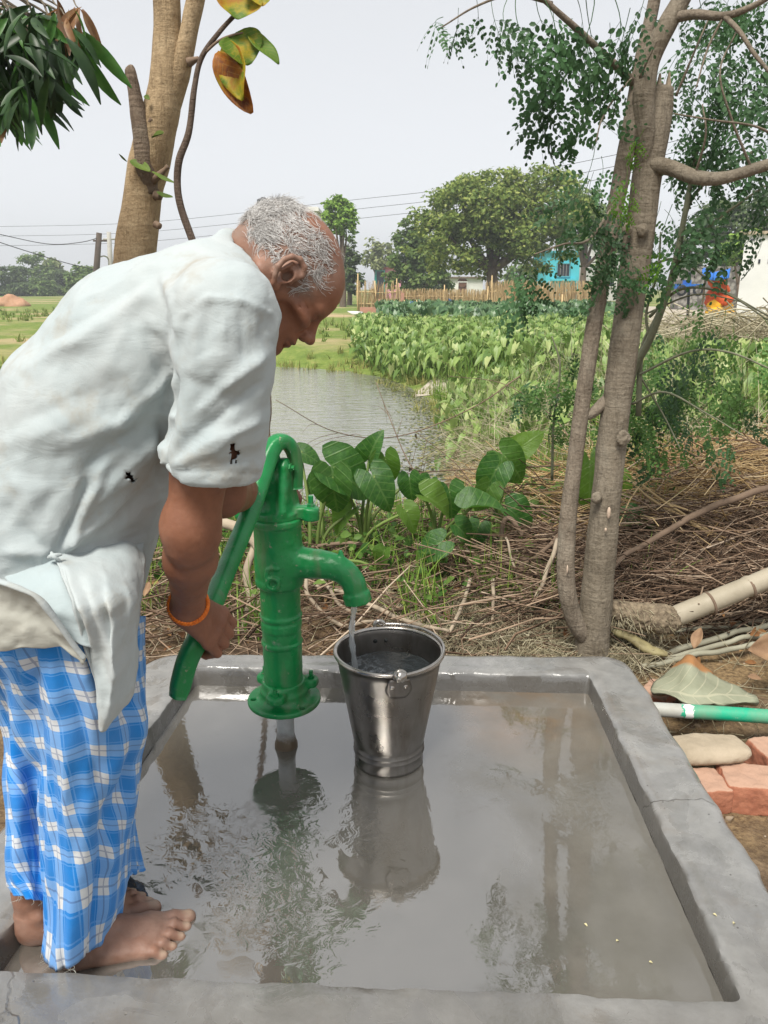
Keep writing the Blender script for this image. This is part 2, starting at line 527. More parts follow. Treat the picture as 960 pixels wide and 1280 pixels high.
# ------------------------------------------------------------------ concrete platform with a raised kerb
CURB = .07
def rloop(corners, n_side, rad):
    """closed loop through 4 corners with rounded corners; n_side points per side"""
    out = []
    for i in range(4):
        p0, p1, p2 = [np.asarray(corners[(i + k) % 4], float) for k in (-1, 0, 1)]
        r = rad[i]; a = p1 + unit(p0 - p1) * r; b = p1 + unit(p2 - p1) * r
        for t in np.linspace(0, 1, 9): out.append((1 - t) ** 2 * a + 2 * t * (1 - t) * p1 + t * t * b)
        nx = np.asarray(corners[(i + 1) % 4], float); e = nx + unit(p1 - nx) * rad[(i + 1) % 4]
        for t in np.linspace(0, 1, n_side + 2)[1:-1]: out.append(b * (1 - t) + e * t)
    return np.array(out)
in_c = [gp(240, 834, CURB)[:2], gp(739, 844, CURB)[:2], gp(930, 1250, CURB)[:2], A(-.70, 1.062)]
ou_c = [A(-.745, 2.255), gp(782, 819, CURB)[:2] + A(.0, 0), A(.745, .52), A(-.93, .56)]
NS = 90
inn = rloop(in_c, NS, [.02, .015, .02, .03]); out = rloop(ou_c, NS, [.13, .10, .05, .05])
def ring(xy, z, amp, f=9, seed=0):
    p = np.concatenate([xy, np.full((len(xy), 1), seed * 3.1)], 1)
    o = np.concatenate([xy, np.full((len(xy), 1), z)], 1)
    cen = xy.mean(0); d = xy - cen; d /= np.linalg.norm(d, axis=1)[:, None]
    o[:, :2] += d * (amp * fbm(p * f, 3))[:, None]
    o[:, 2] += amp * .5 * fbm(p * f * .7 + 9, 2)
    return o
def lerp2(a, b, t): return a * (1 - t) + b * t
rows = [ring(out + (out - out.mean(0)) * .012, -.16, .006, 5), ring(out + (out - out.mean(0)) * .006, CURB - .03, .005, 8, 1),
        ring(out, CURB - .009, .006, 16, 2), ring(lerp2(out, inn, .07), CURB - .001, .0045, 16, 2)]
for t in (.2, .4, .6, .8): rows.append(ring(lerp2(out, inn, t), CURB + .002 * math.sin(t * 9), .0035, 5, 3))
rows += [ring(lerp2(out, inn, .95), CURB - .001, .0035, 22, 4), ring(inn, CURB - .007, .0042, 22, 4)]
sink = inn.mean(0) - inn
rows += [ring(inn + sink * .006, CURB * .5, .003, 12, 5), ring(inn + sink * .012, .004, .002, 9, 6)]
cin = inn.mean(0)
for t in (.05, .2, .4, .6, .8, .97): rows.append(ring(lerp2(inn + sink * .012, np.tile(cin, (len(inn), 1)), t), .0, .0, 3, 7))
mb = MB(); mb.grid(np.array(rows), closed_v=True)
mb.f.append(tuple(range((len(rows) - 1) * len(inn), len(rows) * len(inn))))
q = NT('wet_cement')
geo = q.n('ShaderNodeNewGeometry'); pos = geo.outputs['Position']
a1 = q.noise(3.2, 7, .62, pos, .3); a2 = q.noise(24, 6, .6, pos); a3 = q.noise(7.5, 5, .58, pos, .8); a4 = q.noise(110, 3, .5, pos)
base = q.ramp(a1, [(.30, (.12, .118, .112)), (.5, (.19, .188, .18)), (.68, (.285, .28, .27))])
base = q.mix(.35, base, q.ramp(a2, [(.3, (.13, .13, .125)), (.7, (.33, .325, .31))]))
vo = q.n('ShaderNodeTexVoronoi'); vo.inputs['Scale'].default_value = 38; q.l(pos, vo.inputs['Vector'])
pit = q.ramp(vo.outputs['Distance'], [(.03, 0.0), (.10, 1.0)])
pitm = q.math('MAXIMUM', pit, q.ramp(q.noise(9, 2, .5, pos), [(.55, 1.0), (.62, 0.0)]))
base = q.mix(pitm, (.05, .048, .043), base)
sx_ = q.n('ShaderNodeSeparateXYZ'); q.l(pos, sx_.inputs[0])
near_band = q.n('ShaderNodeMapRange'); q.l(q.math('ADD', sx_.outputs[1], q.math('MULTIPLY', q.math('SUBTRACT', a1, .5), .5)), near_band.inputs[0]); near_band.inputs[1].default_value = 1.16; near_band.inputs[2].default_value = 1.0
base = q.mix(q.math('MULTIPLY', near_band.outputs[0], .55), base, (.115, .105, .09))  # base goes darker grey-brown towards the near edge of the platform
base = q.mix(q.math('MULTIPLY', q.ramp(q.noise(4.1, 6, .65, pos, .7), [(.54, 0.0), (.66, 1.0)]), .45), base, (.15, .125, .095))
wet = q.ramp(a3, [(.44, 1.0), (.50, 0.0)])
base = q.mix(q.math('MULTIPLY', wet, .28), base, (.11, .107, .10))
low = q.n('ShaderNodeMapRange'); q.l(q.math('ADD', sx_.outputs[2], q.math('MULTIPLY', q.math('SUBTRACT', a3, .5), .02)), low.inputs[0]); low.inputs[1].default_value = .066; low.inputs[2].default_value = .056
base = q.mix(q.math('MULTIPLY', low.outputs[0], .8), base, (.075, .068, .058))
mr = q.n('ShaderNodeMapRange'); q.l(wet, mr.inputs[0]); mr.inputs[3].default_value = .34; mr.inputs[4].default_value = .05
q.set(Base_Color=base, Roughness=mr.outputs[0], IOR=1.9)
crk = q.n('ShaderNodeTexVoronoi', feature='DISTANCE_TO_EDGE'); crk.inputs['Scale'].default_value = 1.7
wv = q.n('ShaderNodeVectorMath', operation='ADD'); nz_ = q.n('ShaderNodeTexNoise'); nz_.inputs['Scale'].default_value = 6; nz_.inputs['Detail'].default_value = 5; q.l(pos, nz_.inputs['Vector'])
sc__ = q.n('ShaderNodeVectorMath', operation='SCALE'); sc__.inputs['Scale'].default_value = .22; q.l(nz_.outputs['Color'], sc__.inputs[0]); q.l(pos, wv.inputs[0]); q.l(sc__.outputs[0], wv.inputs[1]); q.l(wv.outputs[0], crk.inputs['Vector'])
cm = q.math('MULTIPLY', q.ramp(crk.outputs['Distance'], [(.002, 1.0), (.006, 0.0)]), q.ramp(q.noise(2.3, 3, .5, pos), [(.52, 0.0), (.6, 1.0)]))
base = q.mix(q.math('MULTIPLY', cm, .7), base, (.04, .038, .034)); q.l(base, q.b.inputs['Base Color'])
h = q.math('ADD', q.math('MULTIPLY', a2, .5), q.math('MULTIPLY', a1, 1.0))
h = q.math('ADD', h, q.math('MULTIPLY', pitm, .4))
h = q.math('ADD', h, q.math('MULTIPLY', a4, .12))
h = q.math('SUBTRACT', h, q.math('MULTIPLY', cm, .4))
q.bump(h, .45, .008)
M_CEM = q.m
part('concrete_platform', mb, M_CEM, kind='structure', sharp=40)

# water lying in the tray
q = NT('tray_water')
geo = q.n('ShaderNodeNewGeometry'); pos = geo.outputs['Position']
r1 = q.noise(34, 3, .5, pos, 1.2); r2 = q.noise(9, 3, .5, pos, .5)
sp = q.n('ShaderNodeSeparateXYZ'); q.l(pos, sp.inputs[0])
def near_pt(x, y, rad):
    d = q.math('SQRT', q.math('ADD', q.math('POWER', q.math('SUBTRACT', sp.outputs[0], x), 2), q.math('POWER', q.math('SUBTRACT', sp.outputs[1], y), 2)))
    m = q.n('ShaderNodeMapRange'); q.l(d, m.inputs[0]); m.inputs[1].default_value = rad; m.inputs[2].default_value = rad * .25
    return m.outputs[0]
mask = q.math('ADD', near_pt(-.24, 1.36, .34), near_pt(.34, 1.62, .24))
mask = q.math('ADD', q.math('MULTIPLY', q.math('MULTIPLY', mask, .55), q.ramp(q.noise(4.2, 3, .5, pos), [(.42, 0.0), (.6, 1.0)])), .012)
silt = q.ramp(q.noise(3.0, 5, .6, pos, .4), [(.3, (.075, .070, .059)), (.55, (.108, .101, .088)), (.75, (.150, .142, .126))])
rust = q.mix(q.math('MULTIPLY', near_pt(.47, 2.0, .33), q.ramp(q.noise(8, 4, .6, pos), [(.35, .3), (.65, 1.0)])), silt, (.20, .105, .03))
dryp = q.ramp(q.noise(2.6, 5, .6, pos, .6), [(.56, 0.0), (.60, 1.0)])
rt = q.n('ShaderNodeMapRange'); q.l(q.math('ADD', sp.outputs[0], q.math('MULTIPLY', q.math('SUBTRACT', q.noise(3.4, 5, .6, pos, .5), .5), .75)), rt.inputs[0]); rt.inputs[1].default_value = .20; rt.inputs[2].default_value = .42; rt.inputs[3].default_value = 3.1; rt.inputs[4].default_value = 1.75
rm = q.n('ShaderNodeMapRange'); q.l(rt.outputs[0], rm.inputs[0]); rm.inputs[1].default_value = 3.1; rm.inputs[2].default_value = 1.75
rust = q.mix(q.math('MULTIPLY', rm.outputs[0], .8), rust, q.ramp(q.noise(5, 5, .6, pos), [(.3, (.110, .104, .090)), (.7, (.165, .157, .138))]))
q.set(Base_Color=rust, IOR=rt.outputs[0])
mr = q.n('ShaderNodeMapRange'); q.l(dryp, mr.inputs[0]); mr.inputs[3].default_value = .025; mr.inputs[4].default_value = .12
q.l(mr.outputs[0], q.b.inputs['Roughness'])
hh = q.math('MULTIPLY', q.math('ADD', r1, q.math('MULTIPLY', r2, .5)), mask)
hh = q.math('ADD', hh, q.math('MULTIPLY', q.noise(2.2, 2, .5, pos), .05))
q.bump(hh, .5, .022)
M_TRAY = q.m
mb = MB()
wl = inn + sink * .0105
mb.add(np.concatenate([ring(wl, .012, .0012, 20, 8)[:, :2], np.full((len(wl), 1), .011)], 1), [tuple(range(len(wl)))])
part('tray_water', mb, M_TRAY, kind='structure', smooth=False)

# ================================================================== HAND PUMP
def paint_green():
    q = NT('green_pump_paint')
    n1 = q.noise(9, 5, .6); n2 = q.noise(46, 5, .65); n3 = q.noise(150, 3, .6)
    base = q.ramp(n1, [(.3, (.003, .15, .036)), (.55, (.005, .215, .052)), (.75, (.012, .28, .075))])
    dirt = q.ramp(n2, [(.60, 0.0), (.70, .75)])
    base = q.mix(dirt, base, (.085, .20, .11))
    chip = q.ramp(q.noise(30, 6, .72), [(.635, 0.0), (.66, 1.0)])
    base = q.mix(q.math('MULTIPLY', chip, .75), base, (.30, .27, .20))
    drip = q.ramp(q.noise(18, 4, .6, q.mapv(q.tc(), (1, 1, .18))), [(.54, 0.0), (.66, .55)])
    base = q.mix(drip, base, (.11, .16, .08))
    q.set(Base_Color=base, Roughness=q.ramp(n2, [(.3, .26), (.7, .46)]))
    q.bump(q.math('ADD', q.math('MULTIPLY', n2, .7), q.math('MULTIPLY', n3, .3)), .28, .006)
    return q.m
M_GREEN = paint_green()
q = NT('galvanised_pipe')
f = q.noise(22, 5, .6)
g = q.n('ShaderNodeSeparateXYZ'); q.l(q.tc(), g.inputs[0])
mr = q.n('ShaderNodeMapRange'); q.l(q.math('ADD', g.outputs[2], q.math('MULTIPLY', q.math('SUBTRACT', f, .5), .05)), mr.inputs[0]); mr.inputs[1].default_value = .058; mr.inputs[2].default_value = .03
q.set(Base_Color=q.mix(mr.outputs[0], q.ramp(f, [(.3, (.36, .37, .36)), (.7, (.52, .53, .52))]), (.13, .095, .06)), Metallic=.35, Roughness=.5)
q.bump(f, .2, .004)
M_GALV = q.m
M_DARK = simple('grease_black', (.02, .022, .02), (.008, .01, .008), 30, .5, .3)

PX, PY = gp(358, 936, 0)[:2]
def pz(py): return at(358, py, PY)[2]
z_fl, z_top, z_arch = pz(872), pz(648), pz(549)
pump = thing('hand_pump', 'dark green cast iron hand pump on a pipe with a curved spout and long lever', 'hand pump', (PX, PY, 0))
C0 = A(PX, PY, 0)
def cz(z): return A(PX, PY, z)
# riser pipe with a mortar collar
mb = MB(); mb.lathe(C0, [(.0, -.05), (.0235, -.05), (.0235, z_fl + .02), (.0, z_fl + .02)], 24)
mb.lathe(C0, [(.032, -.02), (.031, .018), (.0265, .032), (.0236, .05)], 24)
part('riser_pipe', mb, M_GALV, pump, sharp=40)
# barrel with spout (one casting)
SPD = unit(A(1, -.22, 0)); SPN = np.cross(A(0, 0, 1), SPD)
z_sp = pz(702)
F = Field(C0 + A(-.12, -.14, z_fl + .005), C0 + A(.28, .10, z_top + .02), .0026)
F.cyl(cz(z_fl + .01), cz(z_top), .0505, rd=.002)
zb = pz(727)
F.cyl(cz(zb), cz(z_top), .0585, k=.012, rd=.004)
F.cyl(cz(zb - .006), cz(zb + .012), .0605, k=.006, rd=.003)
F.cyl(cz(z_top - .012), cz(z_top + .004), .063, k=.006, rd=.003)
for zz in (pz(768), pz(801)): F.cyl(cz(zz - .005), cz(zz + .005), .0538, k=.004, rd=.002)
F.cyl(cz(pz(775) - .02), cz(pz(775)), .0525, k=.004, rd=.001)
sp = cr([cz(z_sp), cz(z_sp) + SPD * .07 + A(0, 0, .002), cz(z_sp) + SPD * .128 + A(0, 0, .000), cz(z_sp) + SPD * .168 + A(0, 0, -.013), cz(z_sp) + SPD * .192 + A(0, 0, -.040), cz(z_sp) + SPD * .199 + A(0, 0, -.066)], 14)
rr = np.interp(np.linspace(0, 1, 14), [0, .25, .5, .8, 1], [.046, .037, .032, .029, .028])
for i in range(13): F.cap(sp[i], sp[i + 1], rr[i], rr[i + 1], k=.004 if i else .03)
tip = sp[-1]; tdir = unit(sp[-1] - sp[-3])
F.cyl(tip - tdir * .002, tip + tdir * .03, .0345, k=.006, rd=.005)
F.cap(tip + tdir * .01, tip + tdir * .07, .024, mode='s')
F.op(lambda X, Y, Z: (X - tip[0] - tdir[0] * .026) * -tdir[0] + (Y - tip[1] - tdir[1] * .026) * -tdir[1] + (Z - tip[2] - tdir[2] * .026) * -tdir[2], tip - .06, tip + A(.06, .06, .0), mode='s', m=0)
# nib on the spout
nb = cz(z_sp) + SPD * .165 + A(0, 0, .004)
F.cap(nb, nb + A(-.004, 0, .034), .0125, .0055, k=.008)
# raised size figure 6 facing the camera
fd = unit(A(-.13, -1, 0)); fr = unit(A(1, -.13, 0)); fc = cz(pz(713)) + fd * .0625
def p6(u, v): return fc + fr * u + A(0, 0, v) - fd * (.5 * u * u / .0585)
F.torus(fc + A(0, 0, -.012), fd, .0145, .0056, k=.001)
s6 = [p6(-.0145, -.012), p6(-.0155, .008), p6(-.011, .023), p6(.000, .029), p6(.013, .026)]
for a, b in zip(s6[:-1], s6[1:]): F.cap(a, b, .0056, k=.001)
V, Fq = F.mesh()
V = relax(V, Fq, 2, .45)
V += vnormals(V, Fq) * (.0011 * fbm(V * 45, 3))[:, None]
part_np('pump_barrel', V, Fq, M_GREEN, pump)
# base: lower round flange + three-lobed upper flange with bolts
F = Field(C0 + A(-.115, -.115, z_fl - .03), C0 + A(.115, .115, z_fl + .075), .0026)
F.cyl(cz(z_fl - .010), cz(z_fl + .004), .096, rd=.004)
F.cyl(cz(z_fl), cz(z_fl + .03), .062, k=.02, rd=.004)
lob = []
for a in (R(-100), R(20), R(140)):
    d = A(math.cos(a), math.sin(a), 0); lob.append(d)
    F.cyl(cz(z_fl + .026) + d * .072, cz(z_fl + .044) + d * .072, .022, k=.012, rd=.004)
    F.box(cz(z_fl + .035) + d * .045, (.07, .04, .016), rot=np.array([[d[0], -d[1], 0], [d[1], d[0], 0], [0, 0, 1]]), rd=.004, k=.012)
    F.cyl(cz(z_fl - .02) + A(math.cos(a + .9), math.sin(a + .9), 0) * .08, cz(z_fl + .012) + A(math.cos(a + .9), math.sin(a + .9), 0) * .08, .0075, mode='s')
F.cyl(cz(z_fl + .03), cz(z_fl + .055), .056, k=.014, rd=.004)
F.torus(cz(z_fl + .0215), (0, 0, 1), .07, .0045, mode='s')
V, Fq = F.mesh(); V = relax(V, Fq, 2, .45)
part_np('base_flange', V, Fq, M_GREEN, pump)
def hexbolt(mb, c, ax, r=.0095, h=.009, shank=.014, rs=.0055):
    ax = unit(ax); mb.tube([c, c + ax * h], r, 6); mb.tube([c + ax * h, c + ax * (h + shank)], rs, 8)
for d in lob:
    mb = MB(); hexbolt(mb, cz(z_fl + .043) + d * .074, A(0, 0, 1)); part('bolt', mb, M_GREEN, pump, smooth=False)
# cap casting on the barrel: ring, lugs with bolts, A-shaped bracket up to the pivot
HD = unit(A(-.34, -.94, 0)); HN = np.cross(A(0, 0, 1), HD)       # the lever's plane; HN points right
z_pv = pz(583)
F = Field(C0 + A(-.14, -.14, z_top - .03), C0 + A(.14, .14, z_arch + .03), .0026)
F.cyl(cz(z_top + .002), cz(z_top + .022), .057, rd=.004)
F.cyl(cz(z_top + .01), cz(z_top + .07), .05, k=.012, rd=.01, r2=.032)
for s_ in (1, -1):
    lg = cz(z_top + .018) + A(1, -.1, 0) * .085 * s_
    F.cyl(lg + A(0, 0, -.02), lg + A(0, 0, .012), .021, k=.01, rd=.004)
    F.box(cz(z_top + .018) + A(1, -.1, 0) * .05 * s_, (.09, .034, .028), rd=.005, k=.01)
    # cheek plates either side of the rod
    base = cz(z_top + .03) + HN * .034 * s_; topp = cz(z_pv) + HN * .024 * s_
    for q_ in (-.040, -.026, -.012, .002, .016, .028, .040):
        F.cap(base + HD * q_, topp + HD * q_ * .25, .0085, .0105, k=.012)
    F.cyl(topp - HN * .008 * s_, topp + HN * .012 * s_, .022, k=.008, rd=.004)
F.cap(cz(z_top + .02), cz(z_pv - .015), .046, .022, k=.01)
V, Fq = F.mesh(); V = relax(V, Fq, 2, .45)
V += vnormals(V, Fq) * (.0010 * fbm(V * 45 + 3, 3))[:, None]
part_np('pump_cap', V, Fq, M_GREEN, pump)
for s_ in (1, -1):
    mb = MB(); hexbolt(mb, cz(z_top + .030) + A(1, -.1, 0) * .085 * s_, A(0, 0, 1), .0105, .010, .02, .0065); part('bolt', mb, M_GREEN, pump, smooth=False)
    mb = MB(); hexbolt(mb, cz(z_pv) + HN * .036 * s_, HN * s_, .011, .009, .008, .006); part('bolt', mb, M_GREEN, pump, smooth=False)
# lever
PIV = cz(z_pv)
GRIP = at(252, 788, 1.345); HEND = at(222, 872, 1.295)
HD = unit(A(-.80, -.60, 0)); HN = np.cross(A(0, 0, 1), HD)
LTOP = cz(z_arch - .018)
lev = cr([at(370, 610, PY + .012), at(370, 582, PY + .010), at(364, 560, PY + .004), at(352, 551, PY - .01), at(339, 562, PY - .03), at(327, 596, PY - .075), at(313, 640, PY - .15), at(288, 700, PY - .285), GRIP, at(234, 826, 1.315), HEND], 46)
tt = np.linspace(0, 1, 46)
wid = np.interp(tt, [0, .1, .3, .45, .7, .85, 1], [.016, .014, .019, .022, .019, .020, .019]) * np.where(tt > .985, .72, 1)      # half width in the plane
thk = np.interp(tt, [0, .15, .3, .45, .6, .85, 1], [.014, .019, .022, .022, .018, .0185, .0165])
T = np.gradient(lev, axis=0); T /= np.linalg.norm(T, axis=1)[:, None]
Lz = []
for k in range(46):
    side = unit(np.cross(T[k], A(0, 0, 1)) if abs(T[k][2]) < .97 else HN)
    if side @ HN < 0: side = -side
    side = unit(HN - T[k] * (HN @ T[k])) if k < 20 else unit(unit(HN - T[k] * (HN @ T[k])))
    up = np.cross(T[k], side)
    a = np.arange(12) * math.pi / 6
    ca, sa = np.cos(a), np.sin(a)
    Lz.append(lev[k] + (np.sign(ca) * np.abs(ca) ** .55 * thk[k])[:, None] * side + (np.sign(sa) * np.abs(sa) ** .55 * wid[k])[:, None] * up)
mb = MB(); mb.grid(np.array(Lz), closed_v=True)
mb.f.append(tuple(range(11, -1, -1))); mb.f.append(tuple(45 * 12 + j for j in range(12)))
lv = part('lever', mb, M_GREEN, pump); subsurf(lv, 1)
# piston rod end inside the arch
F = Field(PIV - .07, PIV + .07, .0026)
F.cap(PIV + A(0, 0, -.06), PIV + A(0, 0, .004), .013, .017)
F.cyl(PIV - HN * .02, PIV + HN * .02, .021, k=.006, rd=.004)
F.cap(PIV + A(0, 0, .0), PIV + A(0, 0, .03), .015, .012, k=.008)
V, Fq = F.mesh(); V = relax(V, Fq, 1, .4)
part_np('piston_rod', V, Fq, M_GREEN, pump)

# ================================================================== STEEL BUCKET
def steel(name, rough=.3, dark=1.0):
    q = NT(name)
    n1 = q.noise(6, 5, .6); n2 = q.noise(1, 4, .6, q.mapv(q.tc(), (60, 60, 3))); n3 = q.noise(60, 4, .65)
    base = q.ramp(n1, [(.3, (.17 * dark, .155 * dark, .14 * dark)), (.7, (.30 * dark, .285 * dark, .265 * dark))])
    spot = q.ramp(q.noise(26, 6, .7), [(.70, 0.0), (.80, .15)])
    base = q.mix(spot, base, (.42, .38, .32))
    strk = q.ramp(q.noise(1, 4, .6, q.mapv(q.tc(), (28, 28, 2.2))), [(.52, 0.0), (.68, .5)])
    base = q.mix(strk, base, (.13 * dark, .105 * dark, .08 * dark))
    q.set(Base_Color=base, Metallic=.95, Roughness=q.ramp(n1, [(.3, rough - .08), (.7, rough + .12)]))
    q.bump(q.math('ADD', q.math('MULTIPLY', n2, .5), q.math('MULTIPLY', n3, .3)), .10, .004)
    return q.m
M_STEEL = steel('bucket_steel')
M_STEEL2 = steel('bright_steel', .24, 1.9)
BY = gp(486, 978, 0)[1] + .088
BX = at(486, 960, BY)[0]
BH = at(490, 814, BY)[2]
RB, RT = .086, .133
bk = thing('steel_bucket', 'stainless steel bucket of water standing in the wet tray under the spout', 'bucket', (BX, BY, .0))
B0 = A(BX, BY, .012)
def rad(z): return RB + (RT - RB) * ((z - .045) / (BH - .045))
def dent(V):
    a = np.arctan2(V[:, 1] - BY, V[:, 0] - BX); z = V[:, 2]
    m = 1 + .008 * np.sin(2 * a + 1 + z * 5) + .010 * vnoise(np.stack([np.cos(a) * 2, np.sin(a) * 2, z * 8], 1))
    V = V.copy(); V[:, 0] = BX + (V[:, 0] - BX) * m; V[:, 1] = BY + (V[:, 1] - BY) * m; return V
prof = [(0, .012), (RB - .004, .012), (RB + .002, .0125), (RB + .003, .02), (RB + .001, .040), (RB + .005, .044), (RB + .006, .048), (RB + .001, .053), (RB + .005, .058), (RB + .005, .062), (RB + .0005, .068)]
prof += [(rad(z), z) for z in np.linspace(.075, BH - .004, 12)]
prof += [(RT + .004, BH - .003), (RT + .0052, BH + .001), (RT + .003, BH + .0048), (RT - .001, BH + .0045), (RT - .003, BH)]
prof += [(rad(z) - .003, z) for z in np.linspace(BH - .012, .09, 10)] + [(0, .085)]
mb = MB(); mb.lathe(A(BX, BY, 0), prof, 96)
mb.v = [dent(mb.V())]
part('bucket_wall', mb, M_STEEL, bk)
# rolled rim, brighter
mb = MB(); a = np.linspace(0, 2 * math.pi, 97)[:-1]
P = []
for t in np.linspace(0, 2 * math.pi, 9)[:-1]:
    P.append(np.stack([BX + (RT + .001 + .0058 * math.cos(t)) * np.cos(a), BY + (RT + .001 + .0058 * math.cos(t)) * np.sin(a), np.full(96, BH + .002 + .0052 * math.sin(t))], 1))
mb.grid(np.array(P), closed_u=True, closed_v=True); mb.v = [dent(mb.V())]
part('rim', mb, M_STEEL2, bk)
# ears (front and back), each a plate, rivets and a loop that takes the bail
EA = R(-80); 
def ringp(an, r, z): return A(BX + r * math.cos(an), BY + r * math.sin(an), z)
for an in (EA, EA + math.pi):
    d = A(math.cos(an), math.sin(an), 0); s_ = A(-d[1], d[0], 0)
    mb = MB(); cpt = ringp(an, RT - .003, BH - .034)
    rows = []
    for v in np.linspace(-1, 1, 7):
        hw = .034 * math.sqrt(max(1 - (v * .85) ** 2, .05)) if v < 0 else .034 - .01 * v
        row = []
        for u in np.linspace(-1, 1, 9):
            ang = an + u * hw / RT; z = BH - .036 + v * .027
            row.append(ringp(ang, rad(z) + .0025 + .001, z))
        rows.append(row)
    mb.grid(np.array(rows)); e = part('ear_plate', mb, M_STEEL, bk); solid(e, .0022, 1)
    mb = MB(); lc = ringp(an, RT + .010, BH + .006)
    loop = [lc + s_ * .013 * math.cos(t) + A(0, 0, .013) * math.sin(t) for t in np.linspace(0, 2 * math.pi, 17)]
    mb.tube(loop, .0055, 8, cap=False); part('ear_loop', mb, M_STEEL2, bk)
    for s2 in (-.016, .016):
        for sd in (1, -1):
            c = ringp(an + s2 / RT, rad(BH - .03) + (.0035 if sd > 0 else -.004), BH - .03)
            mb = MB(); mb.lathe((0, 0, 0), [(.0, .0032), (.0035, .0026), (.0062, 0)], 10)
            q_ = A(d[0], d[1], 0) * sd; x_ = s_ * sd
            Rm = np.stack([x_, np.cross(q_, x_), q_], 1)
            mb.v = [mb.V() @ Rm.T + c]; part('rivet', mb, M_DARK if sd < 0 else M_STEEL2, bk)
# roller knob on the near ear
F = Field(ringp(EA, RT + .012, BH + .005) - .04, ringp(EA, RT + .012, BH + .005) + .04, .0015)
kc = ringp(EA, RT + .013, BH + .006)
F.ell(kc, (.0165, .0125, .0155)); F.cyl(kc - A(.004, .02, 0), kc - A(.004, .0, 0), .0065, k=.004, rd=.003)
V, Fq = F.mesh(); part_np('bail_end', V, Fq, M_STEEL2, bk)
# bail folded down along the right rim
p0, p1 = ringp(EA, RT + .014, BH + .006), ringp(EA + math.pi, RT + .014, BH + .008)
bl = []
for t in np.linspace(0, 1, 30):
    an = EA + math.pi * t; lift = math.sin(math.pi * t)
    bl.append(ringp(an, RT + .012 - .008 * lift, BH + .008 + .004 * lift))
e0 = bl[0]; e1 = bl[-1]
bl = [e0 + A(-.012, 0, -.004), e0 + A(-.008, -.003, -.008), e0 + A(.002, -.004, -.006)] + bl + [e1 + A(-.004, .004, .008), e1 + A(-.014, .002, .004)]
mb = MB(); mb.tube(cr(bl, 80), .0042, 8); part('bail', mb, M_STEEL2, bk)

# water in the bucket, frothy on the left, and the thin stream from the spout
q = NT('bucket_water')
n1 = q.noise(40, 4, .6); vo = q.n('ShaderNodeTexVoronoi'); vo.inputs['Scale'].default_value = 240; q.l(q.tc(), vo.inputs['Vector'])
sep = q.n('ShaderNodeSeparateXYZ'); q.l(q.tc(), sep.inputs[0])
mr = q.n('ShaderNodeMapRange'); q.l(q.math('ADD', sep.outputs[0], q.math('MULTIPLY', sep.outputs[1], .6)), mr.inputs[0]); mr.inputs[1].default_value = .04; mr.inputs[2].default_value = -.10
foam = q.math('MULTIPLY', mr.outputs[0], q.ramp(q.noise(55, 4, .7), [(.46, 0.0), (.58, 1.0)]))
foam = q.math('MULTIPLY', foam, q.ramp(vo.outputs['Distance'], [(.25, .2), (.5, 1.0)]))
q.set(Base_Color=q.mix(foam, (.028, .034, .036), (.36, .40, .43)), Roughness=.05, IOR=1.4)
q.bump(q.math('ADD', n1, q.math('MULTIPLY', foam, .5)), .9, .012)
M_BW = q.m
zw = BH - .058
mb = MB(); rr_ = rad(zw) - .0045; a = np.arange(64) * 2 * math.pi / 64
rows = [np.stack([BX + r * np.cos(a), BY + r * np.sin(a), zw + .0035 * vnoise(np.stack([r * np.cos(a) * 45, r * np.sin(a) * 45, 0 * a], 1))], 1) for r in np.linspace(.003, rr_, 22)]
mb.grid(np.array(rows), closed_v=True); mb.f.append(tuple(range(64)))
bw = part('bucket_water', mb, M_BW, origin=(BX, BY, zw)); tag(bw, 'dark frothy water filling most of the steel bucket', 'water')
q = NT('clear_water')
q.set(Base_Color=(.86, .89, .90), Roughness=.05, IOR=1.33); q.b.inputs['Transmission Weight'].default_value = .72
q.bump(q.noise(60, 3, .5, q.mapv(q.tc(), (1, 1, .35))), .5, .004)
M_CLEAR = q.m
mb = MB(); st = tip + tdir * .018; zz = np.linspace(st[2], zw - .002, 26)
pts = np.stack([st[0] - .012 + .004 * np.sin(zz * 31) + .0 * zz, st[1] + .003 * np.cos(zz * 27), zz], 1)
mb.tube(pts, .0072 + .0012 * np.sin(zz * 120) + .0008 * np.sin(zz * 420 + 1), 10)
ws = part('water_stream', mb, M_CLEAR, origin=st); tag(ws, 'thin clear stream of water falling from the green spout', 'water stream')

# ================================================================== THE MAN AT THE LEVER
q = NT('skin')
at_ = q.n('ShaderNodeAttribute', attribute_name='tint')
n1 = q.noise(14, 5, .6); n2 = q.noise(120, 4, .6); n3 = q.noise(45, 5, .65)
sk = q.ramp(n1, [(.3, (.185, .072, .038)), (.7, (.262, .112, .062))])
sk = q.mix(.25, sk, q.ramp(n3, [(.35, (.16, .06, .03)), (.65, (.33, .15, .085))]))
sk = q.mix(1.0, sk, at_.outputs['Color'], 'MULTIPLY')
q.set(Base_Color=sk, Roughness=q.ramp(n3, [(.3, .48), (.7, .66)]))
q.b.inputs['Subsurface Weight'].default_value = .06
q.b.inputs['Subsurface Radius'].default_value = (.012, .005, .003)
q.b.inputs['Subsurface Scale'].default_value = .6
q.bump(q.math('ADD', q.math('MULTIPLY', n3, .6), q.math('MULTIPLY', n2, .6)), .38, .003)
M_SKIN = q.m
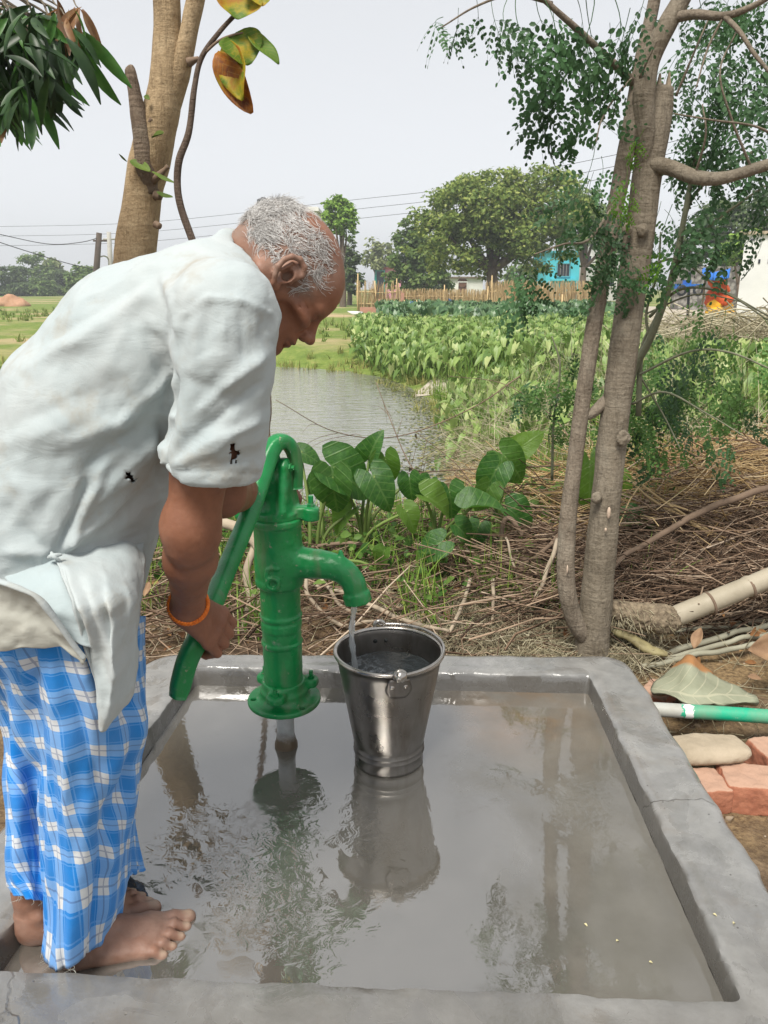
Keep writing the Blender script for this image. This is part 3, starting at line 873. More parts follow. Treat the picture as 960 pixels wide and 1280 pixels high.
def cloth_mat(name, c1, c2, stain, weave=900, sst=.5):
    q = NT(name)
    n1 = q.noise(4.5, 5, .6); n2 = q.noise(11, 5, .65); n3 = q.noise(weave, 2, .5); n4 = q.noise(60, 4, .6)
    base = q.ramp(n1, [(.3, c2), (.7, c1)])
    base = q.mix(q.math('MULTIPLY', q.ramp(n2, [(.54, 0.0), (.74, 1.0)]), sst), base, stain)
    q.set(Base_Color=base, Roughness=.85)
    q.b.inputs['Sheen Weight'].default_value = .15
    q.b.inputs['Specular IOR Level'].default_value = .2
    wr = q.noise(1.0, 5, .6, q.mapv(q.tc(), (9, 9, 22), (0, R(38), 0)), 1.1); wr2 = q.noise(1.0, 4, .6, q.mapv(q.tc(), (34, 34, 16), (0, R(-30), 0)), .8)
    q.bump(q.math('ADD', q.math('ADD', q.math('MULTIPLY', n4, .5), q.math('MULTIPLY', n3, .35)), q.math('ADD', q.math('MULTIPLY', wr, 2.2), q.math('MULTIPLY', wr2, .6))), .24, .006)
    return q.m
M_SHIRT = cloth_mat('white_cotton', (.43, .46, .458), (.36, .42, .432), (.33, .305, .25), sst=.75)
M_VEST = cloth_mat('pale_blue_cotton', (.40, .46, .47), (.33, .40, .42), (.36, .37, .34), sst=.4)
M_HEM = cloth_mat('cream_cotton', (.44, .44, .39), (.38, .39, .345), (.32, .30, .24))

MX, MY = gp(110, 1185, 0)[:2]
man = thing('person', 'barefoot old man in white shirt and blue checked lungi bending over the pump lever', 'person', (MX, MY, 0))

VS, FS, CS_ = [], [], []; NV = 0
def addbody(V, F, col):
    global NV
    VS.append(V); FS.append(F + NV); CS_.append(col); NV += len(V)

# ---- head and neck, local frame: origin between the ears, x forward, y to his left, z up
HP, HY, HR = R(55), R(15), R(-3)
EAR = at(357, 351, 1.205)
def rotm(pitch, yaw, roll):
    Ry = np.array([[math.cos(pitch), 0, math.sin(pitch)], [0, 1, 0], [-math.sin(pitch), 0, math.cos(pitch)]])
    Rz = np.array([[math.cos(yaw), -math.sin(yaw), 0], [math.sin(yaw), math.cos(yaw), 0], [0, 0, 1]])
    Rx = np.array([[1, 0, 0], [0, math.cos(roll), -math.sin(roll)], [0, math.sin(roll), math.cos(roll)]])
    return Rz @ Ry @ Rx
HM = rotm(HP, HY, HR); HS = .905
HO = EAR - HM @ (A(0, -.078, 0) * HS)
def h2w(p): return (np.asarray(p) * HS) @ HM.T + HO
def w2h(p): return ((np.asarray(p) - HO) @ HM) / HS
nb_ = w2h(at(268, 362, 1.285)); nf_ = w2h(at(305, 420, 1.28))
F = Field((-.19, -.115, -.21), (.14, .115, .145), .0021)
F.ell((-.012, 0, .042), (.099, .077, .086))
F.ell((.042, 0, .042), (.053, .062, .056), k=.02)
F.ell((.036, 0, -.03), (.056, .058, .068), k=.025)
for s in (-1, 1):
    F.cap((.077, s * .012, .027), (.072, s * .046, .024), .0135, .010, k=.014)
    F.ell((.058, s * .044, -.016), (.026, .018, .016), k=.02)
    F.cap((-.002, s * .053, -.035), (.052, s * .032, -.083), .017, .015, k=.03)
    F.ell((.050, s * .052, -.048), (.030, .016, .022), k=.022, mode='s')
    F.ell((.099, s * .031, .006), (.020, .018, .012), k=.012, mode='s')
    F.ell((.0735, s * .031, .005), (.0135, .0145, .0125), k=.003)          # closed lids over the eyes
    F.cap((.0868, s * .020, .000), (.0835, s * .043, -.001), .0011, mode='s', k=.0012)
    F.cap((.083, s * .019, -.013), (.070, s * .045, -.012), .0016, mode='s', k=.006)
F.ell((.076, 0, -.089), (.020, .024, .019), k=.02)
F.cap((.086, 0, .020), (.106, 0, -.018), .0085, .0120, k=.012)
F.ell((.110, 0, -.021), (.0110, .0120, .0100), k=.008)
for s in (-1, 1):
    F.ell((.100, s * .0135, -.027), (.0125, .0085, .0095), k=.006)
    F.ell((.106, s * .0065, -.0355), (.0055, .0036, .0035), k=.002, mode='s')
    F.cap((.093, s * .021, -.028), (.083, s * .032, -.058), .0022, mode='s', k=.008)
F.ell((.086, 0, -.052), (.014, .028, .013), k=.012)
F.ell((.0945, 0, -.0535), (.0085, .022, .0055), k=.004)
F.ell((.0915, 0, -.0650), (.0090, .020, .0068), k=.005)
for a, b in (((.1015, 0, -.0592), (.096, .016, -.0602)), ((.1015, 0, -.0592), (.096, -.016, -.0602)), ((.096, .016, -.0602), (.084, .027, -.064)), ((.096, -.016, -.0602), (.084, -.027, -.064))):
    F.cap(a, b, .0013, mode='s', k=.002)
F.cap((.089, -.012, -.0745), (.089, .012, -.0745), .003, mode='s', k=.008)
for z in (.062, .073, .083): F.cap((.094 - (z - .06) * .6, -.035, z), (.094 - (z - .06) * .6, .035, z), .0008, mode='s', k=.004)
for k_ in range(3):
    F.cap((.062, -.056 + .002 * k_, .012 - .009 * k_), (.046, -.064, .018 - .014 * k_), .0009, mode='s', k=.003)
# neck
F.cap((-.035, 0, -.012), nb_, .055, .060, k=.03)
F.cap((.020, 0, -.062), nf_, .034, .050, k=.035)
F.cap((-.085, 0, .0), nb_ + A(-.02, 0, .02), .020, .03, k=.03)
for s in (-1, 1):
    F.cap((-.035, s * .058, -.03), nb_ * .75 + nf_ * .25 + A(0, s * .02, 0), .014, .016, k=.02)
for d in (.35, .5): F.cap(A(-.02, -.07, -.04) * (1 - d) + A(nb_[0], -.07, nb_[2]) * d + A(.03, 0, 0), A(-.02, -.07, -.04) * (1 - d) + A(nb_[0], -.07, nb_[2]) * d + A(-.05, .01, .02), .0012, mode='s', k=.005)
# ears
hx = [(.006, .010), (.009, .026), (.001, .037), (-.014, .038), (-.025, .029), (-.029, .013), (-.026, -.005), (-.018, -.019), (-.009, -.030)]
for s in (-1, 1):
    def ep(x, z, o): return A(x, s * (.0735 + o), z)
    offs = [.003, .006, .009, .012, .016, .018, .017, .013, .009]
    F.ell((-.011, s * .080, .006), (.019, .0055, .030), k=.006, rot=rotm(0, s * R(22), 0))
    for i in range(8):
        F.cap(ep(*hx[i], offs[i] + .004), ep(*hx[i + 1], offs[i + 1] + .004), .0048, k=.003)
    F.ell(ep(-.004, -.030, .007), (.0095, .0055, .0115), k=.006)
    F.cap(ep(-.016, .024, .012), ep(-.019, -.004, .015), .0032, k=.004)
    F.ell(ep(-.006, .002, .012), (.0095, .010, .013), k=.003, mode='s')
    F.ell(ep(.006, .000, .004), (.005, .006, .007), k=.004)
V, Fq = F.mesh(); V = relax(V, Fq, 2, .4)
x, y, z = V.T.copy()
col = np.ones((len(V), 3))
def blend(m, c):
    global col
    m = np.clip(m, 0, 1)[:, None]; col = col * (1 - m) + np.array(c) * col * m
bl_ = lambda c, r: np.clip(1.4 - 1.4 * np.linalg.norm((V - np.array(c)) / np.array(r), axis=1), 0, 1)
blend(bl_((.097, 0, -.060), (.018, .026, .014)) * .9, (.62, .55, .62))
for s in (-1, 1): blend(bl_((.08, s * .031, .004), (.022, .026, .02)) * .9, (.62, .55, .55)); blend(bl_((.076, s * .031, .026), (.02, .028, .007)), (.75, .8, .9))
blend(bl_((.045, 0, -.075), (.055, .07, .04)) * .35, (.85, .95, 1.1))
scal = sstep(.0, .03, z + .55 * (x + .09) * 0 - .012 + .25 * np.clip(-x, 0, 1)) * sstep(.072, .03, x - .25 * np.clip(z - .05, 0, .1))
scal = np.clip(sstep(.085, .03, x) * sstep(-.045, .0, z - .45 * (x + .0) - .0) , 0, 1) * sstep(.035, .0, x - .02 - .9 * np.clip(z - .0, 0, 1))
bald = sstep(.055, .085, z + .1 * x) * sstep(-.085, -.055, x) * sstep(.066, .045, np.abs(y))
hairm = np.clip(scal, 0, 1) * (1 - .8 * bald) * (.75 + .5 * vnoise(V * 60))
blend(hairm * .68, (1.05, 1.75, 2.5))
blend(bald * .6, (1.15, 1.25, 1.35))
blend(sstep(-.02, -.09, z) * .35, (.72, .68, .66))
V2 = V.copy(); V2[:, 2] = np.where(V2[:, 2] < .03, .03 + (V2[:, 2] - .03) * .84, V2[:, 2]); V2 = V2 * HS @ HM.T + HO
hair_src = None
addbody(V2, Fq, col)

# ---- right arm and hand on the lever
AX = unit(at(318, 640, PY - .19) - HEND)
fF = A(1, .05, -.25); fF = unit(fF - AX * (fF @ AX)); uU = np.cross(fF, AX)
WR = at(235, 760, 1.283)
EL = at(240, 660, 1.12); SHR = at(277, 395, 1.10)
def hand(F, G, WR, a, f, u, side=1, sc=1.0):
    """a closed hand round a bar at G; a along the bar towards the index finger"""
    tips = []
    pal = G + u * .026 * sc + f * .004
    F.cap(WR, WR * .5 + pal * .5, .027 * sc, .026 * sc, k=.02)
    for i, (o, L, r) in enumerate([(-.033, .86, .0088), (-.0115, .97, .0098), (.0105, 1.0, .0102), (.032, .95, .0100)]):
        o *= sc
        K = G + a * o + u * (.031 + .003 * (i in (1, 2))) * sc + f * .030 * sc * L
        F.cap(WR + a * o * .5 + f * .004, K, .016 * sc, .0125 * sc, k=.014)
        F.ell(K + u * .002, (.0118 * sc,) * 3, k=.006)
        P1 = G + a * (o * 1.02) + u * .000 * sc + f * .050 * sc * L
        P2 = G + a * (o * 1.0) - u * .029 * sc + f * .026 * sc * L
        P3 = G + a * (o * .96) - u * .0265 * sc - f * .004 * sc
        F.cap(K, P1, r * 1.15 * sc, r * 1.08 * sc, k=.0035)
        F.cap(P1, P2, r * 1.08 * sc, r * .98 * sc, k=.0025)
        F.cap(P2, P3, r * .98 * sc, r * .84 * sc, k=.0025)
        tips.append(P3)
    TB = WR * .45 + pal * .55 - f * .014 + a * .018 * side
    T1 = G + a * .046 * sc + u * .016 * sc - f * .020 * sc; T2 = G + a * .058 * sc - u * .012 * sc - f * .012 * sc; T3 = G + a * .052 * sc - u * .030 * sc + f * .008 * sc
    F.cap(WR * .75 + pal * .25, TB, .02 * sc, .018 * sc, k=.014)
    F.cap(TB, T1, .0165 * sc, .0128 * sc, k=.008); F.cap(T1, T2, .0125 * sc, .0115 * sc, k=.003); F.cap(T2, T3, .0112 * sc, .0088 * sc, k=.003)
    return tips
F = Field(A(-.50, 1.0, .48), A(-.18, 1.46, 1.2), .0028)
F.cap(SHR, SHR * .35 + EL * .65, .045, .043); F.cap(SHR * .4 + EL * .6, EL, .0425, .040, k=.02)
F.cap(EL + A(-.008, -.004, .006), EL + A(-.006, 0, -.03), .029, .029, k=.03)
F.cap(EL, EL * .65 + WR * .35, .0395, .040, k=.02); F.cap(EL * .65 + WR * .35, WR, .0395, .0262, k=.02)
F.cap(WR, WR * .6 + (GRIP + uU * .02) * .4, .0275, .026, k=.015)
F.ell(WR + A(-.018, -.012, .0), (.011, .011, .011), k=.012)
tips = hand(F, GRIP, WR, AX, fF, uU)
vp = [WR + uU * .012 + A(.012, -.012, .02), WR * .6 + GRIP * .4 + uU * .036, GRIP + uU * .040 + fF * .02]
for a, b in zip(vp[:-1], vp[1:]): F.cap(a, b, .0026, k=.005)
V, Fq = F.mesh(); V = relax(V, Fq, 2, .4)
V += vnormals(V, Fq) * (.0009 * fbm(V * 40, 3))[:, None]
col = np.ones((len(V), 3)) * .93
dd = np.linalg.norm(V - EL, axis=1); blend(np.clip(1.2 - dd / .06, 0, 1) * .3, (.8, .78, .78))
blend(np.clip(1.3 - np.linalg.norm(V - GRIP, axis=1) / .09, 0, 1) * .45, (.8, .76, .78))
blend(np.clip(1.6 - np.linalg.norm(V - (tips[0] - uU * .006), axis=1) / .008, 0, 1), (1.6, 2.4, 2.2))
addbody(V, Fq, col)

# ---- left arm, mostly hidden behind the pump head
SHL = at(300, 400, 1.42); ELL = at(278, 618, 1.47); G2 = A(PX - .015, PY + .075, z_top + .02); WRL = G2 + A(-.045, -.07, .055)
F = Field(np.minimum(np.minimum(SHL, ELL), G2) - .11, np.maximum(np.maximum(SHL, ELL), G2) + .11, .0036)
F.cap(SHL, ELL, .05, .043); F.cap(ELL, ELL * .6 + WRL * .4, .043, .041, k=.02); F.cap(ELL * .6 + WRL * .4, WRL, .041, .027, k=.02)
a2 = unit(A(.75, .1, .1)); f2 = unit(A(.1, .8, -.35)); f2 = unit(f2 - a2 * (f2 @ a2)); u2 = np.cross(a2, f2); u2 = u2 if u2[2] > 0 else -u2
hand(F, G2 + A(0, 0, .012), WRL, a2, f2, u2)
V, Fq = F.mesh(); V = relax(V, Fq, 2, .4)
addbody(V, Fq, np.ones((len(V), 3)) * .85)

# ---- legs and feet
def foot(H, T, big, knee, sc=1.0, h=.0026):
    d = T - H; d[2] = 0; d = unit(d); l = A(-d[1], d[0], 0) * big
    def w(x, y, z): return H + d * x * sc + l * y * sc + A(0, 0, z * sc)
    F = Field(np.minimum(H, T) - A(.09, .09, .02), np.maximum(H, T) + A(.09, .09, .30), h)
    F.ell(w(.034, 0, .030), (.036, .032, .033))
    F.cap(w(.055, .002, .052), w(.165, .010, .026), .035, .022, k=.03)
    F.cap(w(.06, .012, .040), w(.15, .018, .028), .026, .02, k=.02)
    F.cap(w(.05, -.020, .021), w(.165, -.030, .017), .020, .0165, k=.02)
    F.ell(w(.178, .010, .021), (.030, .040, .020), k=.02)
    F.ell(w(.176, .033, .020), (.022, .017, .019), k=.012)
    F.cap(w(.05, 0, .05), w(.046, 0, .13), .035, .033, k=.02)
    F.cap(w(.046, 0, .12), knee, .033, .055, k=.02)
    F.cap(w(.022, 0, .05), w(.026, 0, .16), .015, .013, k=.03)
    for s in (-1, 1): F.ell(w(.048, s * .032, .072 + .006 * s), (.013, .013, .013), k=.014)
    nails = []
    for (x0, y0, x1, y1, r, lift) in ((.196, .034, .246, .034, .0138, .006), (.200, .011, .241, .012, .0098, .011), (.194, -.008, .230, -.010, .0093, .010), (.184, -.024, .215, -.029, .0090, .009), (.170, -.037, .197, -.045, .0093, .007)):
        a, m, b = w(x0, y0, .017), w((x0 + x1) / 2, (y0 + y1) / 2, .013 + lift), w(x1, y1, r * .95)
        F.cap(a, m, r * 1.1, r, k=.008); F.cap(m, b, r, r * .92, k=.003)
        F.ell(b + d * .002, (r * 1.02, r * 1.02, r * .95), k=.003)
        nails.append((b + d * .003 + A(0, 0, r * .85), r))
    for i in range(4):
        x_ = .150; F.cap(w(.10, .012 - .010 * i, .052 - .004 * i), w(.185, .022 - .016 * i, .036 - .003 * i), .0028, .0032, k=.008)
    V, Fq = F.mesh(); V = relax(V, Fq, 1, .4)
    V[:, 2] = np.maximum(V[:, 2], .0)
    V += vnormals(V, Fq) * (.0008 * fbm(V * 60, 3))[:, None]
    col = np.ones((len(V), 3)) * A(.98, 1.16, 1.36)
    z = V[:, 2]
    dust = np.clip(.5 + .5 * fbm(V * 28, 3), 0, 1) * sstep(.12, .02, z)
    col = col * (1 - dust[:, None] * .6) + A(1.15, 1.9, 2.8) * dust[:, None] * .6
    for c, r in nails:
        m = np.clip(1.5 - np.linalg.norm((V - c) / (r * .8), axis=1), 0, 1)[:, None]; col = col * (1 - m) + A(1.5, 2.5, 3.3) * m
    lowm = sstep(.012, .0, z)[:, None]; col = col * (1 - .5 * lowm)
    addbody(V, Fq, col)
KN_R = at(100, 960, 1.19); KN_L = at(85, 940, 1.30)
foot(gp(64, 1206, 0), gp(224, 1172, 0), 1, KN_R, 1.0)
foot(gp(22, 1183, 0), gp(186, 1127, 0), -1, KN_L, 1.0)
# ---- trunk core inside the clothes
HIP = at(45, 760, 1.24)
F = Field(A(-1.0, .95, .3), A(-.1, 1.6, 1.3), .010)
tor = [at(20, 740, 1.25), at(70, 610, 1.26), at(125, 500, 1.27), at(200, 420, 1.28), at(262, 380, 1.28)]
for a, b, ra, rb in zip(tor[:-1], tor[1:], (.12, .115, .12, .105), (.115, .12, .105, .06)): F.cap(a, b, ra, rb, k=.04)
F.cap(SHR, tor[4], .05, .06, k=.04); F.cap(SHL, tor[4], .05, .06, k=.04)
F.cap(HIP + A(.02, -.05, -.04), KN_R, .065, .05, k=.03); F.cap(HIP + A(.02, .05, -.04), KN_L, .065, .05, k=.03)
F.ell(at(160, 594, 1.205), (.032, .030, .032)); F.ell(at(287, 566, 1.068), (.020, .022, .024))
V, Fq = F.mesh(); V = relax(V, Fq, 2, .5); addbody(V, Fq, np.ones((len(V), 3)))
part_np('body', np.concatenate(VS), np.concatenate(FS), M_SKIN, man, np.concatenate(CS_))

# ---- hair: wavy white strands, dense at the nape and sides, thin on the crown
q = NT('white_hair')
oi = q.n('ShaderNodeNewGeometry')
q.set(Base_Color=q.ramp(oi.outputs['Random Per Island'], [(.0, (.20, .185, .17)), (.3, (.45, .435, .42)), (1.0, (.80, .79, .77))]), Roughness=.45)
M_HAIR = q.m
cen, rad_ = A(-.012, 0, .042), A(.0995, .0775, .0865)
mb = MB(); cnt = 0; tries = 0
def rand_unit_(n): v = rng.normal(size=(n, 3)); return v / np.linalg.norm(v, axis=1)[:, None]
down_h = unit(HM.T @ A(0, 0, -1))
lockd = rand_unit_(420); lockf = rng.normal(size=(420, 3)) * .30; lockc = rng.normal(size=420) * .75; lockl = rng.uniform(.75, 1.25, 420); lockp = rng.uniform(0, 6.28, 420)
while cnt < 4200 and tries < 60000:
    tries += 1
    d = unit(rng.normal(size=3)); p = cen + d * rad_
    if p[0] > .066 or p[2] < -.012: continue
    lim = -.028 if p[0] < -.02 else (.012 if p[0] < .02 else .012 + (p[0] - .02) * .5)
    if abs(p[0] + .005) < .026 and p[2] < .046 and abs(p[1]) > .05: continue       # ear
    if p[2] < lim: continue
    b_ = float(sstep(.055, .085, A(p[2] + .1 * p[0]))[0] * sstep(-.085, -.055, A(p[0]))[0] * sstep(.066, .045, A(abs(p[1])))[0])
    front = float(sstep(.02, .06, A(p[0]))[0]); back = float(sstep(-.03, -.08, A(p[0]))[0])
    if rng.random() < .965 * b_ or rng.random() < .62 * front or rng.random() < .45 * (1 - back): continue
    n = unit(d / rad_); j = int(np.argmax(lockd @ d))
    flow = A(-1.0, 0, -.45 + .75 * back) + down_h * .25 + lockf[j] + rng.normal(size=3) * .13
    flow = unit(flow - n * (flow @ n))
    L = (.019 + .012 * rng.random()) * lockl[j] * (1 + .15 * back)
    lift = (.03 + .06 * rng.random() + .14 * back) * lockl[j]
    side = np.cross(n, flow); m = 7; curl = lockc[j] + rng.normal() * .2; ph = lockp[j] + rng.normal() * .3
    pts = []
    for t in np.linspace(0, 1, m):
        fl = unit(flow * math.cos(curl * t) + side * math.sin(curl * t))
        q_ = p - n * .001 + fl * L * t + side * .0035 * math.sin(ph + t * 4.2) * t + n * (lift * L * t * (1 - .5 * t) + .0012)
        e = (q_ - cen) / rad_; r_ = np.linalg.norm(e)
        if r_ < 1.012: q_ = cen + e / r_ * 1.012 * rad_
        pts.append(q_)
    mb.tube(h2w(pts), np.linspace(.00042, .00018, m), 3, cap=False); cnt += 1
for s in (-1, 1):      # eyebrow and a little stubble hair
    for _ in range(0):
        t = rng.random(); p = A(.0905 - .008 * t, s * (.014 + .034 * t), .0265 + .003 * rng.normal())
        mb.tube(h2w([p - A(.004, 0, 0), p + A(.003, s * .005, .001), p + A(.004, s * .009, -.001)]), [.0003, .00025, .0001], 3, cap=False)
part('hair', mb, M_HAIR, man)

# ---- shirt
def proj(V):
    x, y, z = V[:, 0], V[:, 1], V[:, 2] - CAMH
    dep = y * CF - z * CS; up = y * CS + z * CF
    return 480 + FOC * x / dep, 640 - FOC * up / dep
YC, YS = 1.265, 1.22
F = Field(A(-.98, .93, .5), A(-.12, 1.66, 1.36), .0052)
tp = [(28, 800, .178), (40, 720, .178), (66, 650, .165), (96, 585, .150), (130, 515, .148), (190, 440, .136), (246, 392, .104), (283, 358, .064)]
TP = [(at(a, b, YC), r) for a, b, r in tp]
for (a, ra), (b, rb) in zip(TP[:-1], TP[1:]):
    L = float((b - a)[0] ** 2 + (b - a)[2] ** 2)
    def fn(X, Y, Z, a=a, b=b, ra=ra, rb=rb, L=L):
        t = np.clip(((X - a[0]) * (b[0] - a[0]) + (Z - a[2]) * (b[2] - a[2])) / L, 0, 1)
        ys = YS
        return np.sqrt((X - a[0] - t * (b[0] - a[0])) ** 2 + ((Y - YC) / ys) ** 2 + (Z - a[2] - t * (b[2] - a[2])) ** 2) - (ra + (rb - ra) * t)
    m = max(ra, rb) * 1.3
    F.op(fn, np.minimum(a, b) - m, np.maximum(a, b) + m, k=.03)
ZH = at(60, 812, 1.05)[2]
F.op(lambda X, Y, Z: Z - ZH + .02 * np.sin(X * 9), A(-1.2, .8, .3), A(.1, 1.8, ZH + .03), mode='s', m=0) if False else None
# yoke to the shoulders
F.cap(at(262, 385, 1.19), at(284, 392, 1.105), .085, .066, k=.05)
F.cap(at(262, 385, 1.34), at(284, 392, 1.42), .085, .062, k=.05)
def sleeve(pts, rs, hemr):
    P = [at(*p) for p in pts]
    for i in range(len(P) - 2): F.cap(P[i], P[i + 1], rs[i], rs[i + 1], k=.035 if i == 0 else .012)
    a, b = P[-2], P[-1]
    F.cyl(a, b, rs[len(P) - 2], r2=hemr, k=.012, rd=.003)
    u = unit(b - a); F.cyl(b - u * .030, b + u * .001, hemr + .0012, k=.003, rd=.002)
sleeve([(276, 396, 1.095), (277, 460, 1.085), (271, 520, 1.09), (263, 584, 1.10)], (.069, .069, .071), .075)
sleeve([(290, 398, 1.43), (284, 480, 1.45), (278, 540, 1.45), (272, 590, 1.46)], (.066, .066, .068), .070)
# collar band
ncen = at(313, 344, 1.268); nax = unit(at(345, 385, 1.27) - at(285, 318, 1.27)); nax = unit(A(nax[2] * -1, 0, nax[0])) if False else unit(at(330, 352, 1.268) - at(280, 372, 1.285))
F.torus(ncen - nax * .012, nax, .068, .010, k=.014)
F.torus(ncen - nax * .002, nax, .065, .0058, k=.004)
V, Fq = F.mesh(); V = relax(V, Fq, 2, .45)
# carve the neck opening so the neck comes out of it, and flatten the hem
N = vnormals(V, Fq)
px_, py_ = proj(V)
folds = [((218, 466), (206, 520), 9, -.013), ((206, 520), (202, 612), 10, -.014),
         ((216, 470), (140, 540), 9, .009), ((212, 490), (95, 600), 11, -.009), ((200, 545), (110, 640), 9, .009), ((200, 600), (120, 670), 10, -.008), ((214, 480), (180, 400), 8, -.007), ((206, 510), (60, 560), 8, .005),
         ((118, 590), (70, 690), 6, -.010), ((126, 592), (80, 692), 6, .009), ((66, 690), (20, 590), 12, .007), ((60, 690), (-5, 630), 12, -.006), ((60, 690), (0, 690), 9, .007), ((50, 700), (0, 725), 8, -.005),
         ((72, 690), (150, 640), 9, .006), ((72, 694), (185, 664), 8, -.006), ((75, 690), (175, 610), 9, .004), ((70, 700), (60, 800), 12, -.004),
         ((40, 440), (190, 345), 9, -.005), ((52, 452), (200, 360), 9, .006), ((20, 470), (120, 420), 12, .005), ((195, 345), (214, 430), 8, -.006), ((206, 345), (224, 420), 8, .005), ((236, 350), (222, 440), 9, .004), ((170, 350), (196, 450), 10, .004),
         ((232, 395), (262, 372), 4, .0035), ((262, 372), (300, 376), 4, .0035), ((300, 376), (338, 392), 4, .0035),
         ((246, 386), (240, 450), 5, .0035), ((262, 382), (256, 450), 5, -.003), ((280, 384), (278, 440), 5, .003), ((300, 386), (304, 450), 5, -.003), ((318, 392), (322, 470), 6, .003),
         ((336, 440), (240, 520), 7, .007), ((335, 470), (228, 560), 7, -.007), ((332, 520), (215, 585), 6, .0065), ((240, 480), (216, 580), 8, .004), ((330, 560), (250, 596), 6, -.003), ((225, 470), (300, 500), 8, -.003),
         ((195, 586), (326, 592), 2.2, -.003), ((30, 530), (150, 480), 14, -.004), ((0, 560), (90, 520), 12, .005), ((10, 660), (60, 600), 10, .004)]
disp = np.zeros(len(V))
facing = np.clip(-N[:, 1] * 2 + .6, 0, 1)
for (x0, y0), (x1, y1), wd, am in folds:
    L = (x1 - x0) ** 2 + (y1 - y0) ** 2
    t = ((px_ - x0) * (x1 - x0) + (py_ - y0) * (y1 - y0)) / L; tc = np.clip(t, 0, 1)
    wob = 5 * vnoise(np.stack([px_ * .03, py_ * .03, 0 * px_ + x0], 1))
    d = np.hypot(px_ - x0 - tc * (x1 - x0), py_ - y0 - tc * (y1 - y0)) + (0 if wd < 5 else wob)
    ends = np.clip(np.minimum(tc, 1 - tc) * 5 + .25, 0, 1) if wd >= 5 else 1
    disp += am * np.exp(-(d / wd) ** 2) * ends * facing
ax_ = unit(TP[5][0] - TP[2][0]); pr = unit(A(-ax_[2], 0, ax_[0]))
q3 = np.stack([V @ ax_ * 5, V[:, 1] * 9, V @ pr * 15], 1)
rid = 1 - np.abs(fbm(q3 + fbm(V * 5, 2)[:, None] * .7, 3))
disp += .0075 * (rid - .6) * np.where(py_ < 330, .55, 1.0)
rid2 = 1 - np.abs(fbm(q3 * 2.3 + 11 + fbm(V * 9, 2)[:, None] * .9, 2)); disp += .0030 * (rid2 - .6) * np.clip(.5 + vnoise(V * 6), .1, 1)
disp += .0010 * fbm(V * 55, 2)
V = V + N * disp[:, None]
fc = V[Fq].mean(1); fx, fy = proj(fc)
wob = 6 * vnoise(np.stack([fx * .12, fy * .12, fx * 0], 1)) + 3 * vnoise(np.stack([fx * .4, fy * .4, fx * 0], 1))
keep = fc[:, 2] > ZH + .008 * np.sin(fc[:, 0] * 30)
near = fc[:, 1] < 1.16
keep &= ~(near & (np.hypot((fx - 291) / 1.0, (fy - 566) / 1.3) + wob < 5.5))
keep &= ~(near & (np.hypot((fx - 163) / 1.6, (fy - 596)) + wob * .7 < 3))
hem_t = (fy > 609 + 3 * vnoise(np.stack([fx * .2, fx * 0, fx * 0], 1))) & near & (np.abs(fx - 288) < 14) & (fx > 200)
# open the neck: drop shirt faces inside the collar ring
rel = fc - (ncen - nax * .004); t_ = rel @ nax; rr2 = np.linalg.norm(rel - t_[:, None] * nax, axis=1)
keep &= ~((rr2 < .058) & (t_ > -.045))
V, Fk, used = compact(V, Fq, keep)
sh = part_np('shirt', V, Fk, M_SHIRT, man)
solid(sh, .0022, -1)
# torn flaps at the holes
def sheet(net, nu, nv, amp=.003, fr=24, seed=0):
    """smooth cloth sheet through a net of (px, py, Y) control points"""
    Q = np.array([[at(*c) for c in row] for row in net])
    rows = np.stack([cr(Q[i], nv) for i in range(len(Q))])
    P = np.stack([cr(rows[:, j], nu) for j in range(nv)], 1)
    w = amp * fbm(P.reshape(-1, 3) * fr + seed, 3).reshape(nu, nv)
    n = np.cross(np.gradient(P, axis=0), np.gradient(P, axis=1)); n /= np.linalg.norm(n, axis=2)[:, :, None] + 1e-12
    return P + n * w[:, :, None]
def cloth_part(name, P, mat, th=.0025, label=None):
    mb = MB(); mb.grid(P); o = part(name, mb, mat, man, label=label); solid(o, th, 0); return o
YT = .985
TAIL = sheet([
    [(64, 684, YT + .13), (92, 680, YT + .14), (125, 680, YT + .15), (158, 676, YT + .19), (181, 668, YT + .25)],
    [(72, 712, YT + .055), (100, 722, YT + .045), (132, 728, YT + .05), (160, 722, YT + .095), (180, 712, YT + .16)],
    [(80, 734, YT + .02), (106, 748, YT + .004), (134, 754, YT + .012), (160, 752, YT + .055), (178, 746, YT + .12)],
    [(90, 760, YT), (113, 776, YT - .008), (138, 778, YT + .014), (158, 782, YT + .045), (174, 778, YT + .11)],
    [(103, 802, YT + .004), (122, 818, YT + .018), (140, 826, YT - .004), (158, 822, YT + .05), (174, 815, YT + .11)],
    [(113, 842, YT + .01), (126, 854, YT + .012), (140, 862, YT + .005), (156, 866, YT + .05), (171, 860, YT + .10)],
    [(122, 882, YT + .015), (128, 888, YT + .01), (136, 892, YT + .012), (144, 890, YT + .03), (152, 884, YT + .06)],
    [(125, 911, YT + .02), (127, 913, YT + .02), (128, 913, YT + .02), (130, 912, YT + .025), (132, 909, YT + .03)]], 76, 60, .0055, 20)
tu, tv = np.linspace(0, 1, 76)[:, None], np.linspace(0, 1, 60)[None]
TAIL[:, :, 1] += (.0075 * np.sin(tv * 17 + tu * 2.2 + .8 * np.sin(tu * 7)) * np.sin(np.pi * np.clip(tu * 1.15, 0, 1)) * (1 - .55 * tv)) + .005 * np.sin(tv * 31 - tu * 4 + 1) * np.sin(np.pi * np.clip(tu * 1.5, 0, 1))
cloth_part('shirt_tail', TAIL, M_SHIRT)
ltop = [(-60, 705, YT), (-5, 725, YT - .02), (28, 738, YT - .026), (50, 752, YT - .024), (78, 788, YT - .012), (107, 822, YT)]
